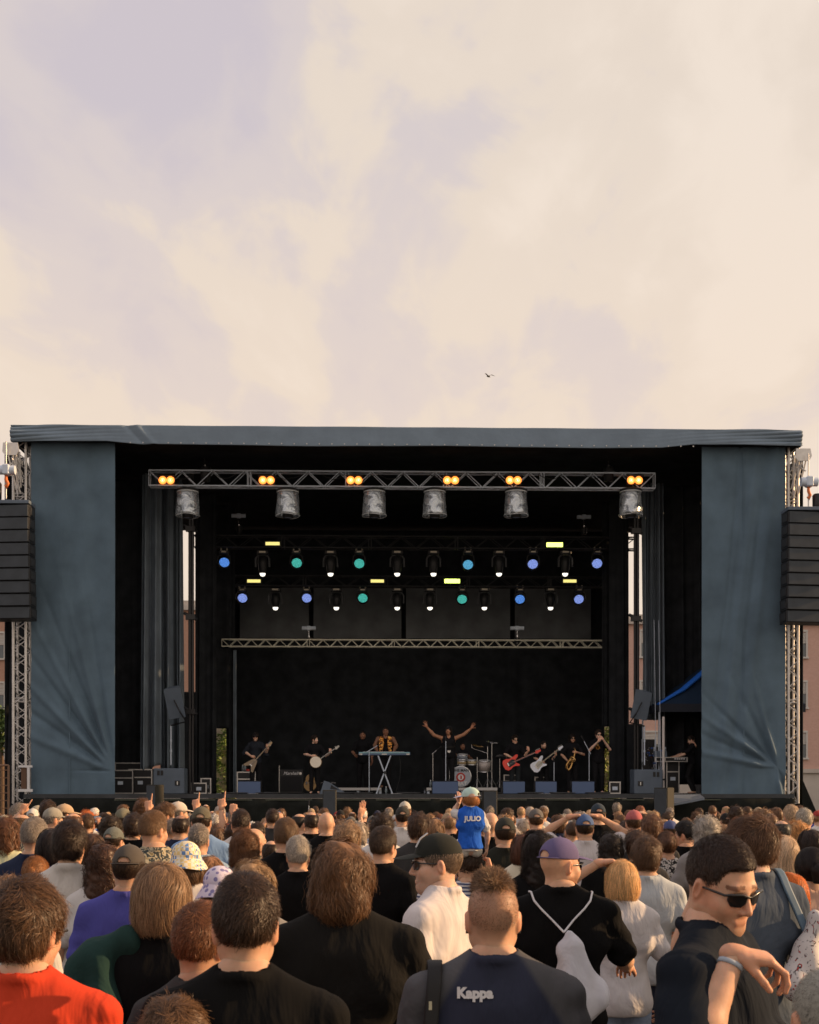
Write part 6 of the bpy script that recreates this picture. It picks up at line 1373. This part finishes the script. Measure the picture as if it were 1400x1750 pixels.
r, s = P(1283, 1392, 86, 'tall man with tousled brown hair and washed blue grey T-shirt behind the big man', 'the tall tousled man', f, d=5.8, style='thick', hc=(.085, .045, .024), tc=(.075, .095, .125), yaw=14, lod=2, hseed=9, skin=2, glasses=((.3, .3, .3),), htop=1.785)
over_strap('bag_strap', r, f, lambda z: .10+.40*max(1.48-z, 0), .034, M['obj'], (.10, .16, .22), .006, 1.5, 1.2)
M['bagprint'] = pattern('printed_bag', 'noise', (.55, .52, .50), (.03, .03, .035), 30, (.50, .06, .05))
n_, l_, p_ = nodes(M['bagprint']); [setattr(x.color_ramp.elements[1], 'position', .60) or setattr(x.color_ramp.elements[2], 'position', .66) for x in n_ if x.type == 'VALTORGB']
b = cloth_blob('printed_bag', [rc((.21, -.17, 1.33), (.11, -.21, 1.07), .04, .08, .05), rc((.27, -.13, 1.28), (.16, -.19, 1.07), .04, .065, .05)], M['bagprint'], r, None, .010, .006, 4)
f = figure(seed=42, fem=True, hv=.007, bv=.016, sv=.013)
P(1287, 1500, 50, 'person in pale blue T-shirt partly hidden behind the big man', 'the pale blue T-shirt', 'm', d=4.0, style='short', hc=H_BR, tc=(.36, .50, .52), lod=1, htop=1.775) if False else None
P(1337, 1424, 56, 'woman with long pale blonde hair on the right behind the printed bag', 'the long pale blonde', 'f', d=8.4, style='long', hc=(.42, .32, .22), tc=T_GY, lod=2, hseed=2)
P(1384, 1445, 60, 'woman with black ponytail and bare shoulders at the right edge', 'the black ponytail', 'f2', d=7.0, style='tail', hc=(.014, .010, .009), tc=(.55, .36, .27), lod=2, hseed=1, skin=0)
P(1345, 1486, 48, 'small person with bright ginger hair between the tall man and the black ponytail', 'the bright ginger', 'f', d=6.6, style='long', hc=(.42, .13, .025), tc=T_CH, lod=2, hseed=3, yaw=20)
f = figure(seed=43, w=1.0, scalp=.3, head=(R(0), 0, 0), hv=.006, bv=.016, sv=.012)
P(1412, 1648, 118, 'grey haired head cut off by the bottom right corner', 'the grey corner head', f, d=2.6, style='buzz', hc=(.17, .165, .14), tc=T_GY, lod=2, hseed=3, htop=1.76)
P(297, 1706, 92, 'tousled brown haired child whose head pokes up at the bottom edge', 'the child at the bottom edge', 'm', d=3.0, style='thick', hc=(.10, .055, .028), tc=T_BK, lod=2, hseed=7)
P(12, 1500, 84, 'person with light brown hair behind the man in red at the left edge', 'the left edge head', 'm', d=5.2, style='thick', hc=H_LB, tc=(.5, .48, .45), lod=1, hseed=2)
P(1430, 1560, 100, 'person in black jacket standing behind the right edge of the picture', 'the black jacket', 'm', d=4.6, style='long', hc=(.02, .014, .011), tc=T_BK, lod=1) if False else None
# ================= middle crowd =================
P(60, 1395, 45, 'man with cropped grey hair and navy T-shirt at the left', 'the navy T-shirt man', 'ms', style='fade', hc=H_GR, tc=T_NV, lod=2, yaw=-12, hseed=1)
P(12, 1393, 52, 'woman with wavy reddish brown hair and pale yellow top at the left edge', 'the wavy haired woman at the edge', 'f', style='shag', hc=(.10, .045, .022), tc=(.6, .6, .38), lod=1, d=9.27)
P(120, 1404, 58, 'man with thick dark hair and off white shirt with stand up collar', 'the white collared shirt', 'mc', style='thick', hc=(.030, .018, .012), tc=(.56, .53, .48), lod=2, hseed=4, d=7.12)
P(90, 1412, 50, 'dark haired person in bright blue top just left of the white collared shirt', 'the dark head beside the white shirt', 'f', style='bob', hc=(.014, .010, .009), tc=T_BL, lod=1, d=8.14)
P(62, 1460, 52, 'woman with auburn hair in a low bun and blue top', 'the auburn bun', 'f', style='bun', hc=(.22, .095, .032), tc=(.03, .12, .42), lod=2, d=7.57)
P(222, 1439, 68, 'man in worn dark grey baseball cap and violet blue T-shirt', 'the worn grey cap', 'm2', style='buzz', hc=H_DB, tc=(.075, .075, .30), hat='strap', hatc=(.075, .065, .055), lod=2, d=6.21, yaw=-6, skin=1)
P(178, 1437, 56, 'woman with long dark curly hair just left of the worn grey cap', 'the long dark curls', 'f', style='curlylong', hc=(.04, .020, .012), tc=(.6, .58, .55), lod=1, d=7.01)
P(160, 1420, 40, 'person with dark brown hair behind the white collared shirt', 'the dark brown head', 'f', style='long', hc=(.05, .028, .018), tc=(.12, .10, .09), lod=1, d=9.72)
P(318, 1441, 62, 'person in yellow bucket hat with blue checks', 'the checked bucket hat', 'f', style='bobcap', hc=H_BR, tc=(.55, .52, .5), hat='bucket', hatc=(1, 1, 1), hatm=M['checker_hat'], lod=1, d=7.46, yaw=12)
P(376, 1484, 58, 'person in lilac dotted sun hat and pink top', 'the lilac dotted hat', 'f', style='bobcap', hc=H_BR, tc=(.62, .34, .36), hat='bucket', hatc=(1, 1, 1), hatm=M['lilac_hat'], lod=1, d=6.33)
P(262, 1383, 50, 'broad man with short light brown hair and dark floral shirt', 'the floral shirt', 'mr', style='fade', hc=(.13, .075, .038), tc=(1, 1, 1), shirt_m=M['floral'], lod=2, d=8.59, hseed=2, yaw=25)
P(196, 1411, 38, 'person in grey green cap behind the worn grey cap', 'the grey green cap', 'm', hat='strap', hatc=(.13, .14, .12), style='short', hc=H_DB, tc=T_GY, d=10.40, yaw=-20)
P(211, 1379, 33, 'man in faded olive cap near the foot of the left curtain', 'the faded olive cap', 'm', hat='fitted', hatc=(.17, .16, .11), style='short', hc=H_DB, tc=T_CH, d=12.43)
P(228, 1390, 34, 'dark haired man in shade right of the faded olive cap', 'the dark head by the olive cap', 'm', style='thick', hc=(.03, .018, .012), tc=T_BK, d=11.75)
P(190, 1392, 36, 'person with dark curly hair left of the faded olive cap', 'the dark curls by the curtain', 'f', style='curly', hc=(.03, .02, .012), tc=T_GY, d=11.30)
P(149, 1384, 24, 'person with frizzy orange hair near the left curtain', 'the frizzy orange hair', 'f', style='curly', hc=(.36, .11, .03), tc=T_WH, d=16.38)
P(127, 1386, 32, 'balding man with reddish hair left of the frizzy orange hair', 'the balding reddish head', 'mr', style='ring', hc=(.15, .07, .035), tc=T_GY, d=12.99, yaw=20)
P(92, 1378, 32, 'person in pale grey cap at the left', 'the pale grey cap', 'mr', hat='fitted', hatc=(.30, .28, .23), style='short', hc=H_GR, tc=T_GY, d=13.56)
P(112, 1372, 30, 'person in tan cap behind the pale grey cap', 'the tan cap', 'mr', hat='fitted', hatc=(.45, .32, .20), style='short', hc=H_BR, tc=T_GY, d=14.69)
P(33, 1372, 26, 'grey haired man with glasses at the far left', 'the far left grey head', 'mr', style='short', hc=H_GR, tc=T_CH, d=15.82)
P(57, 1380, 26, 'person in white cap at the far left', 'the white cap', 'm', hat='strap', hatc=(.6, .58, .52), style='short', hc=H_BR, tc=T_WH, d=15.82)
P(82, 1368, 28, 'person with dark spiky hair at the foot of the left curtain', 'the dark spiky head', 'm', style='thick', hc=H_DB, tc=T_CH, d=15.25)
P(40, 1388, 34, 'man whose bald sunlit crown shows left of the pale grey cap', 'the sunlit crown', 'mr', style='ring', hc=H_LB, tc=T_GY, d=11.98)
P(246, 1364, 29, 'curly brown haired person below the left speaker box', 'the curly head below the speaker', 'm', style='curly', hc=(.10, .05, .024), tc=T_GY, d=14.69)
P(283, 1372, 28, 'person with brown hair right of the raised pointing hands', 'the brown head by the hands', 'mr', style='thick', hc=(.11, .06, .03), tc=T_CH, d=14.12)
P(306, 1368, 30, 'person in white cap worn sideways below the left gap', 'the sideways white cap', 'mr', hat='fitted', hatc=(.55, .48, .40), style='short', hc=H_GR, tc=(.5, .12, .05), d=14.69)
P(309, 1389, 36, 'man with thinning dark hair and navy T-shirt left of the blue shirt', 'the thinning dark head', 'ms', style='ring', hc=H_DB, tc=T_NV, d=11.64)
P(345, 1376, 34, 'man in olive cap and light blue shirt', 'the light blue shirt', 'm', hat='strap', hatc=(.11, .10, .07), style='short', hc=H_DB, tc=(.20, .32, .52), d=10.85)
P(340, 1406, 30, 'man with short grey hair in pale blue shirt behind the checked bucket hat', 'the short grey head', 'ms', style='fade', hc=H_GR, tc=(.28, .38, .48), d=9.49)
P(412, 1381, 35, 'man with faded haircut and white T-shirt right of the raised fist', 'the white T-shirt by the fist', 'ms', style='fade', hc=H_DB, tc=(.6, .57, .53), d=11.07)
P(419, 1417, 48, 'person with brown curly chin length hair and grey print top', 'the brown curls', 'f', style='curly', hc=(.105, .052, .026), tc=T_GY, d=8.36, lod=2)
P(436, 1411, 38, 'pale bald person behind the brown curls', 'the pale bald head', 'mr', style=None, tc=T_BK, d=9.94)
P(360, 1459, 36, 'person with light auburn hair between the two patterned hats', 'the light auburn head', 'f', style='bob', hc=(.17, .09, .045), tc=T_GY, d=7.80)
P(433, 1469, 62, 'person with sandy hair rising behind the front man in black', 'the sandy hair', 'f', style='shag', hc=(.24, .16, .09), tc=T_GY, d=5.65, lod=2)
P(489, 1397, 46, 'man with short brown hair and black T-shirt left of the long haired man', 'the brown head in black', 'ms', style='short', hc=(.11, .065, .035), tc=T_BK, d=8.93, lod=2, hseed=5)
P(510, 1428, 47, 'man with cropped silver grey hair and black T-shirt', 'the silver grey head', 'm', style='short', hc=(.30, .27, .23), tc=T_BK, d=8.25, lod=2, hseed=6)
P(464, 1432, 34, 'bald man in black T-shirt left of the silver grey head', 'the bald man in black', 'm', style='ring', hc=H_DB, tc=T_BK, d=9.72)
P(558, 1384, 34, 'man with shiny bald head and black T-shirt', 'the shiny bald head', 'm', style=None, tc=T_BK, d=12.20, skin=0)
P(533, 1384, 30, 'balding dark haired man beside the shiny bald head', 'the balding dark head', 'm', style='ring', hc=H_DB, tc=T_BK, d=13.11)
P(593, 1404, 52, 'person with dark blond hair behind the long haired man', 'the dark blond head', 'm', style='thick', hc=(.20, .13, .075), tc=T_GY, d=8.36)
P(656, 1411, 44, 'man with dark fade haircut turned to the right in black T-shirt', 'the dark fade', 'ms', style='short', hc=(.05, .032, .02), tc=T_BK, d=8.14, yaw=-28, lod=2, hseed=7)
P(638, 1490, 60, 'person in white T-shirt hidden behind the long haired man', 'the hidden white T-shirt', 'm', style='short', hc=H_BR, tc=(.62, .6, .56), d=5.54) if False else None
P(653, 1389, 40, 'person with dark curly hair above the dark fade', 'the dark curls in the middle', 'f', style='curly', hc=(.035, .022, .014), tc=T_WH, d=10.85)
P(715, 1389, 40, 'person with dark brown hair behind the black baseball cap', 'the dark head behind the cap', 'm', style='thick', hc=(.045, .025, .015), tc=T_CH, d=10.51)
P(742, 1396, 30, 'person with light brown hair right of the black baseball cap', 'the light brown head', 'f', style='bob', hc=(.15, .09, .05), tc=T_WH, d=12.43)
P(688, 1376, 28, 'person in dark cap worn backwards in front of the keyboard', 'the backward dark cap', 'm', hat='strap', hatc=(.04, .04, .035), style='thick', hc=H_DB, tc=T_WH, d=14.69)
P(692, 1368, 26, 'person in pale cap in front of the keyboard', 'the pale cap', 'm', hat='strap', hatc=(.5, .47, .40), style='short', hc=H_LB, tc=T_GY, d=17.51)
P(838, 1384, 33, 'bald man in black T-shirt beside the child on shoulders', 'the bald man by the child', 'm', style=None, tc=T_BK, d=11.75)
P(863, 1394, 34, 'broad man in black backward cap and black T-shirt', 'the black backward cap', 'm2', hat='strap', hatc=(.03, .032, .026), style='buzz', hc=H_DB, tc=(.022, .023, .018), d=9.83, lod=2)
P(916, 1380, 30, 'man in grey cap in front of the red guitar', 'the grey cap', 'm', hat='strap', hatc=(.13, .12, .11), style='thick', hc=H_BR, tc=T_BK, d=13.90)
P(894, 1422, 38, 'person with dark auburn hair behind the purple cap', 'the dark auburn head', 'f', style='bob', hc=(.07, .03, .018), tc=T_CR, d=9.38)
P(920, 1418, 56, 'woman with long black curly hair beside the purple cap', 'the long black curls', 'f', style='curlylong', hc=(.012, .009, .008), tc=T_BK, d=7.46, lod=2)
P(999, 1389, 31, 'man in blue cap and white T-shirt shading his eyes', 'the blue cap', 'hd', hat='strap', hatc=(.07, .12, .25), style='short', hc=H_DB, tc=(.58, .55, .55), d=11.30)
P(978, 1400, 28, 'person with shaved brown head left of the blue cap', 'the shaved head', 'ms', style='buzz', hc=H_BR, tc=T_CH, d=12.88)
P(1043, 1421, 42, 'woman with long black wavy hair and dark top right of the blue cap', 'the long black waves', 'f', style='curlylong', hc=(.015, .011, .009), tc=T_BK, d=9.49)
P(1083, 1382, 34, 'person in faded pink cap', 'the pink cap', 'm', hat='fitted', hatc=(.42, .12, .12), style='short', hc=H_BR, tc=T_GY, d=12.43)
P(1022, 1371, 30, 'man in dark navy cap in front of the trumpet player', 'the navy cap', 'm', hat='strap', hatc=(.03, .045, .06), style='short', hc=H_DB, tc=T_BK, d=14.46)
P(1105, 1431, 50, 'man with wavy brown hair and pale grey T-shirt behind the blonde bob', 'the pale grey T-shirt', 'm', style='thick', hc=(.085, .048, .026), tc=(.46, .50, .52), d=7.80, lod=2, yaw=-8, hseed=10)
P(1088, 1419, 42, 'person with dark hair above the pale grey T-shirt', 'the dark head above the grey T-shirt', 'm', style='thick', hc=(.055, .03, .018), tc=T_CH, d=9.49)
P(1113, 1393, 36, 'man with brown hair left of the blue cap with curved brim', 'the brown head by the pink cap', 'ms', style='thick', hc=(.10, .05, .026), tc=T_CH, d=11.30)
P(1145, 1400, 30, 'person in round blue cap right of the middle', 'the round blue cap', 'm', hat='fitted', hatc=(.07, .09, .20), style='short', hc=H_DB, tc=T_CH, d=13.33)
P(1139, 1418, 34, 'woman with hair in a bun and black and white print top', 'the print top', 'f2', style='bun', hc=(.085, .045, .026), tc=(1, 1, 1), shirt_m=M['mono'], d=10.40)
P(1171, 1402, 32, 'dark haired person in black left of the big man', 'the dark head in black', 'ml', style='short', hc=H_BK, tc=T_BK, d=11.53)
P(1206, 1393, 44, 'person with curly grey hair behind the big man', 'the curly grey hair', 'f', style='curly', hc=(.26, .24, .21), tc=T_GY, d=9.94)
P(1335, 1398, 40, 'balding man with grey green tinted hair above the long pale blonde', 'the balding man', 'm', style='ring', hc=(.06, .055, .045), tc=T_GY, d=11.07)
P(1374, 1381, 32, 'grey haired person at the far right', 'the far right grey head', 'm', style='short', hc=(.30, .27, .22), tc=T_GY, d=13.56)
P(1385, 1413, 46, 'person with straight dark hair at the right edge', 'the straight dark hair', 'f', style='long', hc=(.02, .013, .010), tc=T_CH, d=9.72)
P(1362, 1402, 34, 'person with golden curly hair at the right', 'the golden curls', 'f', style='curly', hc=(.36, .20, .08), tc=T_GY, d=12.20)
P(1352, 1375, 28, 'person with pale blond hair near the right tower', 'the pale blond head', 'm', style='short', hc=(.34, .25, .16), tc=T_GY, d=14.92)
# child on shoulders
A1 = arm((.22, .10, 1.44), (.12, .17, 1.60), 'relax', (-.1, .1, 1), (0, 1, 0))
f = figure(seed=60, w=.86, arms=(A1, None), head=(R(20), 0, 0), hv=.006, bv=.015, sv=.011, sleeve=.5, fat=.2, neck=.06)
p = atd(803, 1446, 7.4); top = atd(800, 1343, 7.4); sc_ = (top.z-p.z)/(1.835-.97)
r = empty('person', (p.x, p.y, top.z-1.83*sc_), R(8), 'child in mint and white cap and blue vest with white lettering riding on shoulders', 'child', None, sc_)
legs_f = figure(seed=60, w=.86, hs=1.25, arms=(A1, None), head=(R(20), 0, 0), hv=.006, bv=.015, sv=.011, sleeve=.5, fat=.2, legs=(((.16, .30, .86), (.15, .33, .55)), ((.16, .30, .86), (.15, .33, .55))), hem=.90)
o = fig_objects(r, legs_f, SK[2], (.58, .57, .55), (.5, .48, .42))
cv = figure(seed=61, w=.90, shirt='tank', hv=.02, bv=.016, sv=.010, hem=.93, arms=(A1, None)); V, Q, C = cv['shirt']; V = V.copy(); V[:, :2] *= 1.16
vest = link_mesh('vest', np_mesh('vest', V, Q, attr=C), M['cloth'], r, (.022, .11, .52)); 
cv2 = dict(shirt=(V, Q, C)); wrap_text('JULIO', .095, r, cv2, .01, 1.36, M['white'], .004, .2)
h = link_mesh('hair', hair_mesh('curlcap', 2, 5), M['hair'], r, (.40, .18, .06)); h.matrix_local = legs_f['hm'] @ Matrix.Scale(.94, 4)
add_cap(r, legs_f['hm'] @ Matrix.Rotation(R(38), 4, 'Z') @ Matrix.Scale(1.08, 4), 'strap', (.48, .66, .60), 2, bcolor=(.55, .53, .62))
REF.append((800, 1343, 60, 7.4, 'the child on shoulders'))
f = figure(seed=62, w=1.05, arms=(arm((.28, .12, 1.42), (.15, .18, 1.58), 'grip', (-.2, .3, 1), (-1, 0, 0)),)*2, hv=.008, bv=.018, sv=.014)
P(802, 1441, 44, 'adult in navy and white striped shirt carrying the child on the shoulders', 'the striped shirt', f, d=7.5, style='short', hc=H_DB, tc=(1, 1, 1), shirt_m=M['stripes'], htop=1.775)
# raised arms belong to people further back
P(-62, 1392, 28, 'person outside the left edge whose arm reaches up into the picture', 'the left raised arm', figure(seed=63, arms=(None, arm((.40, .1, 1.60), (.60, .15, 1.80), 'point', (.5, .1, 1), (0, 1, 0))), **lo), d=14, style='curly', hc=(.28, .12, .05), tc=T_GY, htop=1.775)
for px, yt, d, fg, hc, tc, lab, rf in ((213, 1401, 13, 'up', H_BR, T_GY, 'person pointing a finger up below the left speaker box', 'the first pointing hand'), (296, 1398, 13.4, 'up', H_GR, T_NV, 'person pointing a finger high below the left gap', 'the high pointing hand'),
                                    (440, 1404, 12.6, 'fist', H_DB, T_LB, 'person raising a closed fist in front of the guitarist', 'the raised fist'), (576, 1402, 13.8, 'wave', H_BR, T_GY, 'person raising an open hand in front of the keyboard', 'the hand before the keyboard'),
                                    (150, 1390, 14.5, 'ph', H_BR, T_GY, 'person filming with a dark phone before the left curtain', 'the dark phone'), (466, 1382, 16, 'ph', H_DB, T_CH, 'person holding up a phone with both hands in front of the banjo player', 'the held up phone'),
                                    (338, 1399, 12.6, 'up', H_BR, T_WH, 'person with an arm stretched straight up right of the light blue shirt', 'the straight arm')):
    r, s = P(px, yt, 30, lab, rf, fg, d=d, style='short', hc=hc, tc=tc)
    if fg == 'ph':
        q = empty('phone', r.location+Vector((0, .34*s, 1.70*s)), 0, 'dark phone held up by the person '+('before the left curtain' if px < 300 else 'in front of the banjo player'), 'phone'); g = G(); g.box((0, 0, 0), (.16, .009, .078), None, .004); g.build('case', M['gear'], q)
        g = G(); g.box((0, -.0055, 0), (.148, .002, .068)); g.build('screen', mat('phone_screen', (.1, .12, .16), .1, emit=((.5, .55, .6), .25)), q)
# ================= rows behind, filled up =================
rng = random.Random(11)
HN = {'black': H_BK, 'dark brown': H_DB, 'brown': H_BR, 'light brown': H_LB, 'auburn': (.15, .06, .03), 'grey': H_GR, 'blond': (.30, .20, .11), 'white': (.4, .37, .33)}
TN = {'black': T_BK, 'navy': T_NV, 'white': T_WH, 'grey': T_GY, 'blue': T_BL, 'pale blue': T_LB, 'red': (.45, .05, .03), 'green': (.05, .12, .06), 'cream': T_CR}
CN = {'black': (.02, .02, .02), 'grey': (.14, .14, .13), 'tan': (.38, .28, .18), 'white': (.55, .53, .5), 'navy': (.03, .04, .08), 'red': (.35, .05, .04), 'beige': (.4, .36, .27)}
SN = {'short': 'short %s hair', 'thick': 'thick %s hair', 'fade': 'cropped %s hair', 'ring': 'thinning %s hair', 'bob': 'chin length %s hair', 'long': 'long %s hair', 'curly': 'curly %s hair', 'bun': '%s hair in a bun', 'shag': 'messy %s hair'}
used = set(); spots = []
def far_person(px, d, H):
    for _ in range(40):
        hn = rng.choices(list(HN), (1, 4, 7, 6, 2, 6, 3, 1))[0]; tn = rng.choices(list(TN), (7, 3, 9, 5, 2, 3, 1, 1, 3))[0]
        near = min(REF, key=lambda q: (q[0]-px)**2+((q[1]-ytop)*3)**2); side = 'left of' if px < near[0]-10 else 'right of' if px > near[0]+10 else 'above'
        if rng.random() < .16: cn = rng.choice(list(CN)); st = 'short'; what = '%s cap' % cn; hat = rng.choice(('strap', 'fitted'))
        else: hat = None; cn = 'grey'; st = rng.choices(list(SN), (9, 3, 8, 5, 3, 2, 2, 1, 2))[0]; what = SN[st] % hn
        rel = ('just ' if abs(px-near[0]) < 35 else '')+side+' '+near[4]
        lab = '%s, %s top, %s' % (what, tn, rel)
        if lab not in used and len(lab.split()) < 17: break
    used.add(lab); fem = st in ('bob', 'long', 'curly', 'bun')
    fg = FAR[2] if fem else FAR[rng.choice((5, 1, 3, 4, 5, 5 if st == 'fade' else 0))]
    person(px, ytop, d, lab, style=st, hc=HN[hn], tc=TN[tn], yaw=rng.uniform(-25, 25), hat=hat, hatc=CN[cn], lod=0, skin=rng.choice((0, 0, 1, 2, 2)), fig=fg, hseed=rng.choice((0, 1)), group='people in the far rows of the crowd')
d = 8.4
while d < 29:
    n = int(.66*d/(.64 if d < 17 else .80))+1; off = rng.random()
    for i in range(n):
        px = (i+off+rng.uniform(-.22, .22))/n*1440-20; dd = d+rng.uniform(-.3, .3); H = rng.gauss(1.69, .065); H = min(max(H, 1.52), 1.82)
        yt_ = atd(px, 1350, dd); ytop = HOR+(CAMZ-(gz(yt_.y)+H))*FPX/dd; w = .172*2200/dd
        bad = False
        for (rx, ry, rw, rd, _n) in REF:
            if abs(px-rx) < (rw+w)*.5 and rd > dd-.1 and ry > ytop-w*1.2: bad = True; break           # would stand in front of someone placed by hand
            if abs(px-rx)*dd/2200 < .37 and abs(rd-dd) < .40: bad = True; break                  # would stand inside
        for (sx, sd) in spots[-70:]:
            if abs(px-sx)*dd/2200 < .38 and abs(sd-dd) < .36: bad = True; break
        if bad or (dd > 23 and rng.random() < .35): continue
        spots.append((px, dd)); far_person(px, dd, H)
    d += .76 if d < 17 else 1.35
for o in bpy.data.objects:
    if 'label' in o and len(o['label'].split()) > 16: print('LONG', o['label'])
print('people filled', len(spots), 'named', len(REF))
